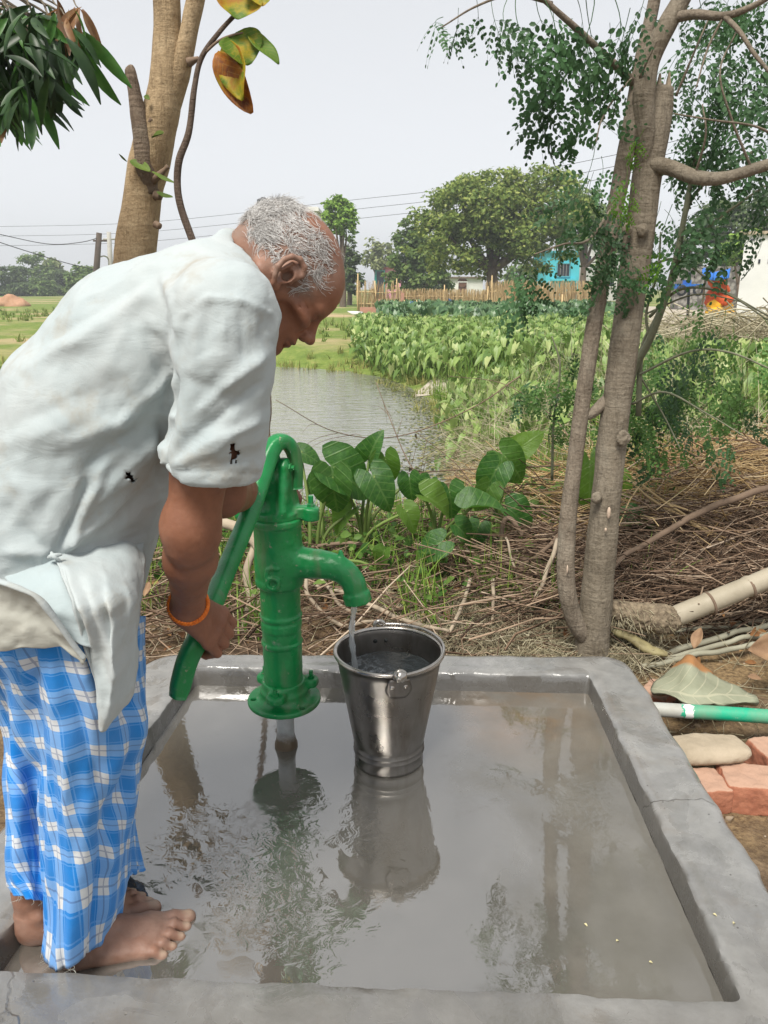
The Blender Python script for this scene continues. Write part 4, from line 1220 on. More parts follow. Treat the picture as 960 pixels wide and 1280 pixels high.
cloth_part('shirt_tail', sheet([ltop,
    [(-60, 745, YT + .0), (-5, 752, YT - .015), (28, 760, YT - .012), (50, 772, YT - .008), (76, 798, YT), (106, 826, YT + .004)],
    [(-60, 785, YT + .0), (-5, 786, YT - .012), (28, 786, YT - .016), (52, 790, YT - .006), (76, 806, YT), (105, 829, YT + .004)],
    [(-60, 818, YT + .0), (-5, 816, YT - .008), (28, 812, YT - .010), (55, 809, YT), (80, 808, YT + .002), (104, 831, YT + .006)]], 48, 60, .005, 24, 3), M_HEM)
cloth_part('vest', sheet([[(-10, 690, 1.15), (30, 684, 1.15), (66, 676, 1.15), (92, 676, 1.15)], [(6, 722, 1.052), (38, 718, 1.048), (70, 712, 1.052), (96, 714, 1.062)], [(40, 752, .999), (62, 756, .998), (88, 758, 1.0), (102, 760, 1.006)], [(66, 778, .990), (84, 782, .990), (100, 786, .992), (112, 788, 1.0)], [(84, 800, .984), (98, 804, .984), (108, 808, .988), (118, 810, .996)]], 36, 30, .004, 22, 6), M_VEST)
mb = MB(); P = cr([at(*c) for c in ltop], 60); mb.tube(P + A(0, -.002, 0) + .004 * np.stack([vnoise(P * 20), 0 * P[:, 0], vnoise(P * 22 + 4)], 1), .0060 + .003 * vnoise(P * 40), 8, flat=.7)
for a, b, r in (((60, 697, YT + .082), (78, 693, YT + .080), .004), ((64, 690, YT + .084), (76, 701, YT + .076), .0035)):
    p_, q_ = at(*a), at(*b); mb.tube(cr([p_, p_ * .5 + q_ * .5 + A(0, -.008, .003), q_], 10), r * np.sin(np.linspace(.5, 2.7, 10)), 10)
kn = part('shirt_knot', mb, M_SHIRT, man); subsurf(kn, 1)
for net in () and ([[(290, 553, 1.012), (297, 553, 1.012), (304, 555, 1.016)], [(288, 563, 1.006), (296, 562, 1.002), (303, 562, 1.010)], [(291, 573, 1.0), (296, 574, .998), (300, 570, 1.004)]], [[(166, 590, 1.078), (172, 590, 1.078), (177, 592, 1.08)], [(167, 595, 1.068), (172, 596, 1.066), (176, 596, 1.072)], [(169, 599, 1.064), (172, 600, 1.064), (174, 599, 1.068)]]):
    cloth_part('torn_flap', sheet(net, 8, 8, .002, 60), M_SHIRT, .0015)

# ---- lungi with woven checks
q = NT('checked_lungi')
uvn = q.n('ShaderNodeUVMap'); s_ = q.n('ShaderNodeSeparateXYZ'); q.l(uvn.outputs[0], s_.inputs[0])
def bands(o, per, hw, lw):
    f = q.math('ABSOLUTE', q.math('SUBTRACT', q.math('FRACT', q.math('DIVIDE', o, per)), .5))
    return q.math('LESS_THAN', f, hw), q.math('LESS_THAN', q.math('ABSOLUTE', q.math('SUBTRACT', f, .0)), lw), q.math('LESS_THAN', q.math('ABSOLUTE', q.math('SUBTRACT', f, hw + .075)), .018)
bu, lu, eu = bands(s_.outputs[0], .066, .20, .022); bv, lv_, ev = bands(s_.outputs[1], .057, .20, .022)
both = q.math('MULTIPLY', bu, bv); any_ = q.math('MAXIMUM', bu, bv)
blue, midb, wht = (.006, .19, .57), (.14, .33, .66), (.58, .60, .61)
base = q.mix(any_, blue, midb); base = q.mix(both, base, wht)
base = q.mix(q.math('MULTIPLY', q.math('MAXIMUM', eu, ev), .35), base, (.20, .42, .78))
line = q.math('MAXIMUM', q.math('MULTIPLY', lu, .5), q.math('MULTIPLY', lv_, .5))
base = q.mix(line, base, (.05, .09, .22))
n1 = q.noise(6, 4, .6); base = q.mix(q.ramp(n1, [(.4, .0), (.8, .18)]), base, (.30, .42, .62))
q.set(Base_Color=base, Roughness=.85); q.b.inputs['Specular IOR Level'].default_value = .2; q.b.inputs['Sheen Weight'].default_value = .1
q.bump(q.math('ADD', q.noise(70, 4, .6), q.math('MULTIPLY', q.noise(900, 2), .4)), .2, .004)
M_LUNGI = q.m
lv1 = [
 (770, [(148, 1.33), (176, 1.25), (170, 1.13), (120, 1.035), (50, 1.01), (-30, 1.03), (-75, 1.11), (-100, 1.2), (-95, 1.3), (-20, 1.39), (40, 1.41), (100, 1.40)]),
 (830, [(154, 1.34), (175, 1.25), (172, 1.13), (122, 1.03), (55, 1.01), (5, 1.05), (-20, 1.12), (-40, 1.2), (-35, 1.3), (10, 1.39), (60, 1.41), (112, 1.40)]),
 (900, [(160, 1.34), (174, 1.26), (171, 1.14), (126, 1.04), (72, 1.03), (33, 1.07), (16, 1.14), (2, 1.2), (6, 1.29), (40, 1.38), (80, 1.4), (125, 1.39)]),
 (1000, [(163, 1.33), (166, 1.26), (160, 1.16), (116, 1.06), (76, 1.05), (45, 1.09), (44, 1.15), (16, 1.14), (13, 1.23), (50, 1.36), (90, 1.38), (130, 1.37)]),
 (1085, [(174, 1.33), (166, 1.27), (148, 1.17), (112, 1.075), (78, 1.065), (50, 1.10), (54, 1.135), (22, 1.12), (17, 1.2), (55, 1.34), (95, 1.37), (140, 1.36)])]
hem = [(176, 1080, 1.33), (163, 1092, 1.27), (137, 1168, 1.17), (104, 1193, 1.085), (75, 1206, 1.08), (54, 1190, 1.11), (60, 1130, 1.125), (36, 1124, 1.10), (18, 1112, 1.17), (60, 1100, 1.33), (100, 1090, 1.36), (145, 1082, 1.355)]
Q = np.array([[at(px, y, Y) for px, Y in row] for y, row in lv1] + [[at(*h) for h in hem]])
NU, NVv = 168, 110
ringsL = []
for row in Q:
    ext = np.concatenate([row[-2:], row, row[:3]])
    ringsL.append(cr(ext, (len(ext) - 1) * 14 + 1)[28:28 + 12 * 14])
ringsL = np.array(ringsL)
P = np.stack([cr(ringsL[:, j], NVv) for j in range(ringsL.shape[1])], 1)
n = np.cross(np.roll(P, -1, 1) - np.roll(P, 1, 1), np.gradient(P, axis=0)); n /= np.linalg.norm(n, axis=2)[:, :, None] + 1e-12
vv = np.linspace(0, 1, NVv)[:, None]; uu = np.linspace(0, 1, P.shape[1], endpoint=False)[None]
cen_ = P.mean(1, keepdims=True)
if ((P - cen_) * n).sum(2).mean() < 0: n = -n
fo = np.stack([np.cos(uu * 6.283) * 3.2 + 0 * vv, np.sin(uu * 6.283) * 3.2 + 0 * vv, vv * 1.6 + 0 * uu], -1)
w = .008 * (1 - 2 * np.abs(vnoise(fo * 1.1 + 3))) * sstep(.0, .5, vv) + .006 * fbm(fo * 2.7, 2)
# knee drape creases fanning from the front
fo2 = np.stack([uu * 26 + vv * 7, vv * 5 - uu * 3, 0 * uu * vv], -1)
lx, ly = proj(P.reshape(-1, 3)); frn = np.clip(-n.reshape(-1, 3)[:, 1] * 2 + .8, 0, 1); dsp = np.zeros(len(lx))
for (x0, y0), (x1, y1), wd, am in [((38, 815), (50, 1000), 9, -.014), ((50, 1000), (54, 1185), 8, -.010), ((62, 830), (100, 1060), 13, .011), ((100, 1060), (88, 1200), 13, .010), ((88, 850), (130, 1010), 9, -.009), ((130, 1010), (116, 1185), 9, -.010), ((172, 890), (112, 1010), 10, .010), ((168, 940), (120, 1050), 8, -.009), ((160, 990), (126, 1090), 8, .008), ((150, 900), (168, 870), 8, -.007),
        ((20, 900), (26, 1100), 8, .009), ((34, 930), (40, 1110), 7, -.008), ((70, 1100), (66, 1200), 7, -.007), ((140, 1040), (128, 1160), 7, .008), ((105, 830), (125, 900), 9, .007), ((0, 830), (14, 960), 10, -.008)]:
    L = (x1 - x0) ** 2 + (y1 - y0) ** 2; tc = np.clip(((lx - x0) * (x1 - x0) + (ly - y0) * (y1 - y0)) / L, 0, 1)
    dsp += am * np.exp(-((np.hypot(lx - x0 - tc * (x1 - x0), ly - y0 - tc * (y1 - y0)) + 4 * vnoise(np.stack([lx * .03, ly * .03, 0 * lx + x0], 1))) / wd) ** 2) * np.clip(np.minimum(tc, 1 - tc) * 4 + .3, 0, 1) * frn
w = w + dsp.reshape(w.shape) + .0012 * vnoise(fo2)
P = P + n * w[:, :, None]
du = np.linalg.norm(np.roll(P, -1, 1) - P, axis=2)[int(NVv * .55)]
u_ = np.concatenate([[0], np.cumsum(du)]); dv = np.linalg.norm(np.diff(P, axis=0), axis=2).mean(1); v_ = np.concatenate([[0], np.cumsum(dv)])
P2 = np.concatenate([P, P[:, :1]], 1)
UV = np.stack([np.broadcast_to(u_[None], P2.shape[:2]) + .20 * v_[:, None] + .012 * np.sin(v_[:, None] * 5 + u_[None] * 7), np.broadcast_to(v_[:, None], P2.shape[:2]) + .018 * np.sin(u_[None] * 9 + 1)], -1)
mb = MB(); mb.grid(P2, UV)
lg = part('lungi', mb, M_LUNGI, man, uv=True); solid(lg, .002, 0)
# frayed thread at the hem
mb = MB()
for k_ in range(16):
    j = rng.integers(40, 110); p = P[-1, j]
    mb.tube([p, p + A(rng.normal() * .003, -.002, -.004), p + A(rng.normal() * .006, -.003, -.008 - .006 * rng.random())], .0004, 3)
p = at(78, 1206, 1.075); mb.tube(cr([p, p + A(.012, -.004, -.006), p + A(.024, -.008, -.004), p + A(.026, -.010, -.022), p + A(.020, -.012, -.034)], 14), .0009, 4)
part('loose_thread', mb, M_HEM, man, kind='stuff')

# ---- braided orange wrist thread and a ring
q = simple('orange_thread', (.85, .22, .012), (.62, .12, .006), 160, .6, .3, 300)
mb = MB(); wd = unit(WR - EL); wc = WR - wd * .012; e1 = unit(np.cross(wd, A(0, 1, 0))); e2 = np.cross(wd, e1)
for ph in (0, 2.09, 4.19):
    th = np.linspace(0, 2 * math.pi, 120); rr_ = .0335 + .0022 * np.cos(th * 14 + ph)
    pts = wc + rr_[:, None] * (np.cos(th)[:, None] * e1 + np.sin(th)[:, None] * e2) + wd * (.0042 * np.sin(th * 14 + ph))[:, None] + wd * (.006 * np.sin(th))[:, None]
    mb.tube(pts, .0027, 6, cap=False)
br = part('wrist_thread', mb, q, origin=wc); tag(br, "braided orange thread tied round the old man's wrist", 'bracelet')

# ================================================================== NEAR VEGETATION AND LITTER
def scatter(baseV, baseF, M, T, S=None):
    """copies of a small mesh: M (n,3,3) rotations, T (n,3), S (n,) sizes -> V, F arrays"""
    baseV = np.asarray(baseV, float); baseF = np.asarray(baseF)
    n = len(T); S = np.ones(n) if S is None else S
    V = np.einsum('nij,kj->nki', M, baseV) * S[:, None, None] + T[:, None, :]
    F = baseF[None] + (np.arange(n) * len(baseV))[:, None, None]
    return V.reshape(-1, 3), F.reshape(-1, baseF.shape[1])
def frames(tip, nor):
    """rotation matrices with x along tip and z close to nor"""
    x = tip / (np.linalg.norm(tip, axis=1)[:, None] + 1e-9); z = nor - x * (nor * x).sum(1)[:, None]
    z /= np.linalg.norm(z, axis=1)[:, None] + 1e-9; y = np.cross(z, x)
    return np.stack([x, y, z], 2)
def rand_unit(n): v = rng.normal(size=(n, 3)); return v / np.linalg.norm(v, axis=1)[:, None]
def ribbons(P, w, side):
    """P (n,m,3) centre lines, w (n,m) half widths, side (n,3): flat strips as quads"""
    n, m = P.shape[:2]
    V = np.stack([P - side[:, None] * w[:, :, None], P + side[:, None] * w[:, :, None]], 2).reshape(-1, 3)
    k = np.arange(m - 1) * 2; q_ = np.stack([k, k + 1, k + 3, k + 2], 1)
    return V, (q_[None] + (np.arange(n) * m * 2)[:, None, None]).reshape(-1, 4)
def tubes3(P, r):
    """three-sided thin tubes, vectorised"""
    n, m = P.shape[:2]
    T = np.gradient(P, axis=1); T /= np.linalg.norm(T, axis=2)[:, :, None] + 1e-9
    ref = rand_unit(n)[:, None]; u = np.cross(T, ref); u /= np.linalg.norm(u, axis=2)[:, :, None] + 1e-9; v = np.cross(T, u)
    V = np.stack([P + r[:, :, None] * (math.cos(a) * u + math.sin(a) * v) for a in (0, 2.094, 4.189)], 2)
    F = []
    for i in range(m - 1):
        for j in range(3):
            j2 = (j + 1) % 3; F.append((i * 3 + j, i * 3 + j2, (i + 1) * 3 + j2, (i + 1) * 3 + j))
    F = np.array(F)
    return V.reshape(-1, 3), (F[None] + (np.arange(n) * m * 3)[:, None, None]).reshape(-1, 4)
def island_mat(name, stops, rough=.8, trans=0.0, spec=.2, nscale=0):
    q = NT(name); g = q.n('ShaderNodeNewGeometry'); f = g.outputs['Random Per Island']
    if nscale: f = q.math('ADD', q.math('MULTIPLY', f, .6), q.math('MULTIPLY', q.noise(nscale, 4, .6), .4))
    c = q.ramp(f, stops); q.set(Base_Color=c, Roughness=rough); q.b.inputs['Specular IOR Level'].default_value = spec
    if trans:
        t = q.n('ShaderNodeBsdfTranslucent'); q.l(c, t.inputs[0]); mx = q.n('ShaderNodeMixShader'); mx.inputs[0].default_value = trans
        q.l(q.b.outputs[0], mx.inputs[1]); q.l(t.outputs[0], mx.inputs[2]); q.l(mx.outputs[0], q.out.inputs[0])
    return q.m
def stuff(name, V, F, mat, label, cat, parent=None, smooth=False):
    o = part_np(name, V, F, mat, parent, kind='stuff', smooth=smooth); return tag(o, label, cat)
def bark(name, c1, c2, c3, sc=1.0, ring_=26, bumpd=.012):
    q = NT(name); v = q.tc()
    n1 = q.noise(7 * sc, 6, .65, v, .4); n2 = q.noise(1.0, 6, .7, q.mapv(v, (75 * sc, 75 * sc, 10 * sc))); n3 = q.noise(1, 4, .6, q.mapv(v, (7 * sc, 7 * sc, ring_ * 3 * sc)), .3); n5 = q.noise(90 * sc, 4, .6, v)
    base = q.ramp(n1, [(.28, c1), (.5, c2), (.72, c3)])
    base = q.mix(q.ramp(n2, [(.50, 0.0), (.70, .62)]), base, tuple(x * .42 for x in c1))
    base = q.mix(q.ramp(n2, [(.28, .45), (.42, 0.0)]), base, tuple(min(1, x * 1.25) for x in c3))
    base = q.mix(q.ramp(n3, [(.60, 0.0), (.68, .5)]), base, tuple(x * .6 for x in c1))
    base = q.mix(q.ramp(q.noise(3.1 * sc, 5, .7, v), [(.56, 0.0), (.68, .5)]), base, (c3[0] * 1.05, c3[1] * 1.12, c3[2] * 1.15))
    base = q.mix(.22, base, q.ramp(n5, [(.3, tuple(x * .5 for x in c1)), (.7, c3)]))
    q.set(Base_Color=base, Roughness=.92); q.b.inputs['Specular IOR Level'].default_value = .15
    q.bump(q.math('ADD', q.math('ADD', n2, q.math('MULTIPLY', n3, .6)), q.math('MULTIPLY', n5, .4)), .9, bumpd)
    return q.m
def limb(name, ctrl, mat, parent, n=14, m=40, amp=.04, fr=9, flare=0.0):
    """tapered wavy limb: ctrl = (px, py, Y, radius)"""
    Q = cr(np.array([[*at(a, b, c), r] for a, b, c, r in ctrl]), m)
    mb = MB(); mb.tube(Q[:, :3], Q[:, 3], n)
    V = mb.V(); cen_ = np.concatenate([np.repeat(Q[:, :3], n, 0)]); d = V - cen_
    w = 1 + amp * 2 * fbm(V * fr, 3) + amp * .8 * fbm(V * A(fr * 3, fr * 3, fr), 2)
    mb.v = [cen_ + d * w[:, None]]; mb.uv = [np.zeros((len(V), 2))]
    return part(name, mb, mat, parent)

# ---------------- straw, twigs, brushwood
M_STRAW = island_mat('dry_straw', [(0, (.20, .12, .055)), (.4, (.52, .35, .16)), (.75, (.66, .48, .25)), (1, (.74, .60, .38))], .85, .15)
M_TWIG = island_mat('brown_twigs', [(0, (.045, .028, .019)), (.45, (.17, .11, .072)), (.85, (.36, .26, .18)), (1, (.50, .40, .30))], .85)
M_GREY = island_mat('grey_straw', [(0, (.22, .185, .115)), (.5, (.42, .37, .24)), (1, (.58, .53, .38))], .85, .15)
M_GREEN_BLADE = island_mat('green_blades', [(0, (0.075, 0.163, 0.020)), (.5, (0.175, 0.312, 0.048)), (1, (0.375, 0.475, 0.112))], .6, .35)
M_LITTER = island_mat('dead_leaves', [(0, (.07, .036, .018)), (.4, (.19, .085, .035)), (.7, (.30, .15, .06)), (1, (.36, .25, .13))], .8, .2)
def lay(n, X, Y, L, z0, z1, rad, ang, spread, m=5, bend=.12, tube=True, mound=None):
    """n strands lying on the ground (z0..z1 above it) around heading ang"""
    x = rng.uniform(*X, n); y = rng.uniform(*Y, n); l = rng.uniform(*L, n)
    a = ang + rng.normal(size=n) * spread; el = rng.normal(size=n) * .16
    t = np.linspace(-.5, .5, m)
    d = np.stack([np.cos(a) * np.cos(el), np.sin(a) * np.cos(el), np.sin(el)], 1)
    b = rand_unit(n) * (bend * l)[:, None]
    P = d[:, None] * (l[:, None] * t)[:, :, None] + b[:, None] * (np.cos(t * math.pi) - .5)[None, :, None]
    P = P + .35 * b[:, None][:, :, [1, 2, 0]] * np.sin(t * 6.3 + 1)[None, :, None]
    zg = ground_z(x, y) + (mound(x, y) if mound is not None else 0)
    P = P + np.stack([x, y, zg + rng.uniform(z0, z1, n)], 1)[:, None]
    gmin = ground_z(P[..., 0], P[..., 1]) + .004
    P[..., 2] = np.maximum(P[..., 2], gmin)
    w = rng.uniform(rad[0], rad[1], n)[:, None] * np.linspace(1, .55, m)[None]
    if tube: return tubes3(P, w)
    return ribbons(P, w, rand_unit(n))
def mound_r(x, y):
    return .30 * np.exp(-((x - 1.9) / 1.1) ** 2 - ((y - 3.7) / .75) ** 2) + .16 * np.exp(-((x - 3.2) / 1.4) ** 2 - ((y - 5.2) / 1.3) ** 2)
def joinVF(parts):
    Vs, Fs, o = [], [], 0
    for V, F in parts: Vs.append(V); Fs.append(F + o); o += len(V)
    return np.concatenate(Vs), np.concatenate(Fs)
V, F_ = joinVF([lay(17000, (.75, 5.5), (3.25, 8.2), (.12, .5), 0, .06, (.0012, .0028), .4, 1.0, 4),
                lay(2600, (.9, 4.5), (3.8, 7.0), (.4, 1.1), .02, .12, (.0016, .0034), -.3, .55, 5), lay(2600, (.85, 3.6), (3.15, 4.8), (.25, .9), .03, .20, (.0014, .0032), .3, .8, 5, .15)])
stuff('straw_litter', V, F_, M_STRAW, 'golden dry straw strewn over the bank right of the tall tree', 'straw')
V, F_ = joinVF([lay(3400, (.72, 2.6), (2.7, 3.35), (.35, 1.1), 0, .12, (.0014, .0036), .16, .28, 6, .10),
                lay(1600, (.75, 2.5), (2.7, 3.3), (.25, .6), .0, .18, (.0010, .0024), .5, .8, 6, .2),
                lay(500, (.9, 3.2), (3.0, 4.0), (.4, 1.3), .02, .22, (.0014, .004), .1, .5, 6, .15)])
stuff('brushwood_heap', V, F_, M_TWIG, 'heap of thin brown brushwood twigs behind the fallen bamboo', 'brushwood')
V, F_ = joinVF([lay(2700, (-1.9, .8), (2.38, 4.6), (.1, .5), 0, .05, (.0010, .0028), .1, 1.0, 5, .2),
                lay(800, (-1.9, .8), (2.5, 4.4), (.3, .9), .0, .14, (.0018, .0055), .2, .7, 6, .15)])
stuff('twig_litter', V, F_, M_TWIG, 'tangle of brown dead twigs behind the pump and platform', 'twigs')
V, F_ = joinVF([lay(3600, (.0, .95), (2.36, 2.85), (.06, .22), 0, .05, (.0008, .0018), .2, 1.2, 5, .35),
                lay(1500, (-1.8, 1.4), (2.5, 5.0), (.10, .4), 0, .07, (.0009, .002), .2, 1.2, 5, .3)])
V, F_ = joinVF([(V, F_), lay(420, (.78, 2.6), (1.75, 2.7), (.05, .28), 0, .02, (.0008, .002), .2, 1.2, 5, .2), lay(160, (.95, 2.4), (1.0, 1.8), (.03, .14), 0, .01, (.0006, .0014), .2, 1.2, 5, .2)])
stuff('grey_straw', V, F_, M_GREY, 'greyish dry grass clumps lying along the back kerb', 'dry grass')
# dead leaves, curled
def leaf_quad(nu=5, w=.42, curl=.18, fold=.12):
    t = np.linspace(0, 1, nu); ww = w * .5 * np.sin(np.pi * np.clip(t * .96 + .02, 0, 1)) ** .8
    V = []
    for i in range(nu):
        z = -curl * (t[i] - .1) ** 2
        V += [(t[i], -ww[i], z + fold * ww[i]), (t[i], 0, z), (t[i], ww[i], z + fold * ww[i])]
    F = []
    for i in range(nu - 1):
        for j in range(2): a = i * 3 + j; F.append((a, a + 1, a + 4, a + 3))
    return np.array(V), np.array(F)
n = 1100
bx, by = rng.uniform(-1.9, 3.6, n), rng.uniform(2.4, 4.8, n)
lv_, lf_ = leaf_quad(5, .5, .35, .5)
tp_ = rand_unit(n) * A(1, 1, .3); nn_ = rand_unit(n) * .7 + A(0, -.2, .9)
V, F_ = scatter(lv_, lf_, frames(tp_, nn_), np.stack([bx, by, ground_z(bx, by) + rng.uniform(.005, .06, n)], 1), rng.uniform(.025, .075, n))
stuff('leaf_litter', V, F_, M_LITTER, 'brown fallen leaves scattered among twigs behind the platform', 'dead leaves', smooth=True)
# low weeds with small round leaves
def weeds(n, X, Y, size, hh):
    x, y = rng.uniform(*X, n), rng.uniform(*Y, n); k = poly_sd(x, y, pond_poly) > .05; x, y = x[k], y[k]; m = len(x)
    c = rng.integers(0, 60, m); x = x * .35 + .65 * (X[0] + (X[1] - X[0]) * rng.random(60)[c]); y = y * .35 + .65 * (Y[0] + (Y[1] - Y[0]) * rng.random(60)[c])
    return scatter(*leaf_quad(4, .75, .25, .3), frames(rand_unit(m) * A(1, 1, .5), rand_unit(m) * .6 + A(0, -.3, .8)), np.stack([x, y, ground_z(x, y) + rng.uniform(.01, hh, m)], 1), rng.uniform(*size, m))
M_WEED = island_mat('weed_leaf', [(0, (.03, .085, .014)), (.5, (.075, .16, .028)), (1, (.17, .26, .06))], .5, .3)
V, F_ = joinVF([weeds(1500, (-1.9, .7), (2.6, 4.6), (.02, .055), .16), weeds(1100, (.3, 1.6), (3.3, 5.5), (.02, .06), .22), weeds(2600, (.95, 3.5), (5.0, 10), (.04, .11), .4)])
stuff('low_weeds', V, F_, M_WEED, 'low green weeds growing through the litter behind the platform', 'weeds', smooth=True)
# upright grass blades
def blades(n, X, Y, L, w, lean=.5, m=5, zoff=0.0, cond=None, clump=0):
    if clump:
        k = max(1, n // clump); cx = rng.uniform(*X, k); cy = rng.uniform(*Y, k)
        i = rng.integers(0, k, n); x = cx[i] + rng.normal(size=n) * .05; y = cy[i] + rng.normal(size=n) * .05
    else: x = rng.uniform(*X, n); y = rng.uniform(*Y, n)
    if cond is not None:
        k = cond(x, y); x, y = x[k], y[k]; n = len(x)
    l = rng.uniform(*L, n); a = rng.uniform(0, 6.283, n); le = np.abs(rng.normal(size=n)) * lean
    t = np.linspace(0, 1, m)
    hx_, hy_ = np.cos(a), np.sin(a)
    r_ = (le[:, None] * t ** 1.8) * l[:, None]; z = l[:, None] * t * (1 - .35 * np.minimum(le, 1.4)[:, None] * t)
    P = np.stack([x[:, None] + hx_[:, None] * r_, y[:, None] + hy_[:, None] * r_, ground_z(x, y)[:, None] + z + zoff], 2)
    ww = rng.uniform(w[0], w[1], n)[:, None] * (1 - t ** 1.5 * .92)[None]
    side = np.stack([-np.sin(a + rng.normal(size=n) * .6), np.cos(a), 0 * a], 1)
    return ribbons(P, ww, side)
outp = lambda x, y: poly_sd(x, y, pond_poly) > .05
V, F_ = joinVF([blades(2600, (-2.0, .2), (2.6, 4.6), (.08, .32), (.002, .005), .6, clump=24, cond=outp),
                blades(1500, (.0, 1.3), (2.75, 4.8), (.08, .3), (.002, .0045), .6, clump=20, cond=outp)])
stuff('grass_tufts', V, F_, M_GREEN_BLADE, 'green grass tufts among the dead twigs behind the pump', 'grass')
# bank vegetation right of the pond: green stems, dry stalks, small leaves
cond = lambda x, y: (poly_sd(x, y, pond_poly) > .12) & (x > .2) & ((x > .95) | (y > 9.5))
V, F_ = joinVF([blades(9000, (.2, 3.6), (5.0, 14), (.15, .55), (.003, .009), .6, clump=30, cond=cond), blades(2600, (.1, 1.8), (4.6, 8.5), (.2, .6), (.003, .007), .7, clump=14, cond=cond)])
stuff('bank_grass', V, F_, M_GREEN_BLADE, 'light green grass growing on the right bank of the pond', 'grass')
V, F_ = joinVF([blades(3000, (.3, 3.0), (4.6, 11), (.3, 1.0), (.0016, .004), 1.0, cond=cond, clump=9), lay(1500, (.75, 2.6), (4.8, 9), (.3, 1.0), .05, .4, (.0015, .0035), .4, .9, 5, .2)])
stuff('dry_stalks', V, F_, M_GREY, 'pale dry stalks and thin dead stems on the right bank of the pond', 'dry stalks')
# far bank and shore grass
far1 = lambda x, y: (np.abs(poly_sd(x, y, pond_poly) - .6) < .9)
V, F_ = joinVF([blades(9000, (-9, 2.5), (11, 20), (.08, .28), (.006, .014), .7, 4, cond=far1, clump=12)])
M_SHORE = island_mat('shore_grass', [(0, (0.125, 0.163, 0.037)), (.5, (0.250, 0.263, 0.075)), (1, (0.425, 0.375, 0.150))], .8, .3)
stuff('shore_grass', V, F_, M_SHORE, 'yellow green grass along the far edge of the pond', 'grass')
V, F_ = blades(16000, (-30, 2), (17, 62), (.10, .35), (.012, .03), .7, 3, clump=10, cond=lambda x, y: (np.abs(x) < y * .62) & (vnoise(np.stack([x * .12, y * .07, 0 * x], 1)) > -.12))
stuff('meadow_grass', V, F_, island_mat('meadow', [(0, (.10, .17, .03)), (.5, (.19, .27, .06)), (1, (.36, .35, .14))], .8, .3), 'rough green and straw coloured grass in the field beyond the pond', 'grass')
# floating weed along the right edge of the pond
n = 2600
t = rng.random(n); kk = np.array([pond_poly[2], pond_poly[3], pond_poly[4], pond_poly[5]]); ii = np.clip((t * 3).astype(int), 0, 2); f_ = (t * 3 - ii)[:, None]
p = kk[ii] * (1 - f_) + kk[ii + 1] * f_ + np.stack([-np.abs(rng.normal(size=n)) * .26 + .12, rng.normal(size=n) * .22], 1)
V, F_ = scatter(*leaf_quad(4, .8, .1, .1), frames(rand_unit(n) * A(1, 1, .05), np.tile(A(0, 0, 1), (n, 1)) + rand_unit(n) * .2), np.concatenate([p, np.full((n, 1), POND_Z + .006)], 1), rng.uniform(.02, .06, n))
stuff('floating_weed', V, F_, island_mat('water_weed', [(0, (.06, .08, .02)), (.5, (.13, .15, .05)), (1, (.24, .23, .10))], .7), 'olive water weed floating at the right edge of the pond', 'water weed')

# ---------------- single sticks, each a thing
M_STICK = {'pale': simple('pale_dead_wood', (.42, .35, .26), (.25, .20, .145), 9, .9, .5, 60, .004, .2), 'brown': simple('brown_dead_wood', (.24, .17, .12), (.12, .085, .06), 9, .9, .5, 60, .004, .2),
           'gold': simple('golden_reed', (.58, .43, .23), (.40, .28, .14), 7, .7, .3, 50, .003, .3), 'grey': simple('grey_green_stick', (.34, .33, .25), (.22, .21, .155), 8, .85, .4, 50, .004, .25)}
def stick(name, pts, r, mat, label, cat='stick', n=8, twigs=()):
    P = cr(np.array([at(*p) for p in pts]), 26)
    rr_ = np.interp(np.linspace(0, 1, 26), np.linspace(0, 1, len(r)), r) * (1 + .10 * vnoise(np.stack([np.arange(26) * .9, 0 * np.arange(26.), 0 * np.arange(26.)], 1) + P[0]))
    P = P + .004 * np.stack([vnoise(P * 14), vnoise(P * 14 + 5), vnoise(P * 14 + 9)], 1) * (8 if r[0] > .004 else 3) * .3
    mb = MB(); mb.tube(P, rr_, n)
    for k, (dx, dz, L) in twigs if isinstance(twigs, list) else []:
        a = P[k]; mb.tube(cr([a, a + A(dx, 0, dz) * L * .5 + A(0, 0, .01), a + A(dx, -.05, dz) * L], 6), np.linspace(rr_[k] * .6, .001, 6), 5)
    o = part(name, mb, M_STICK[mat], origin=P[0]); return tag(o, label, cat)
stick('dead_branch', [(262, 652, 2.95), (288, 656, 2.9), (312, 668, 2.85), (326, 700, 2.8), (324, 742, 2.75), (318, 800, 2.6)], [.020, .022, .024, .018, .013, .007], 'pale', 'thick pale forked branch bending down behind the pump lever', 'branch')
stick('dead_branch', [(318, 676, 2.86), (308, 716, 2.78), (312, 752, 2.72), (303, 800, 2.6)], [.016, .014, .018, .006], 'pale', 'knotty whitish branch hanging straight down left of the pump barrel', 'branch')
stick('dead_root', [(380, 712, 2.75), (384, 742, 2.7), (404, 770, 2.65), (432, 780, 2.62), (470, 775, 2.6)], [.007, .0085, .0085, .008, .006], 'pale', 'pale curved root looping low just under the spout', 'root')
stick('dead_root', [(398, 716, 2.8), (412, 733, 2.75), (424, 758, 2.7), (446, 768, 2.7)], [.006, .007, .007, .005], 'pale', 'short pale hooked root between spout and water stream', 'root')
stick('dead_root', [(395, 731, 2.85), (420, 736, 2.8), (448, 750, 2.7), (490, 768, 2.62), (525, 781, 2.55), (560, 792, 2.5)], [.006, .008, .0085, .009, .008, .006], 'pale', 'long pale root sloping down behind the bucket rim', 'root')
stick('dead_branch', [(462, 748, 2.9), (500, 745, 2.9), (560, 742, 2.88), (625, 722, 2.9), (668, 700, 2.95), (698, 668, 3.0)], [.007, .0085, .009, .010, .010, .008], 'brown', 'long grey brown branch curving from the spout up to the tree stem', 'branch')
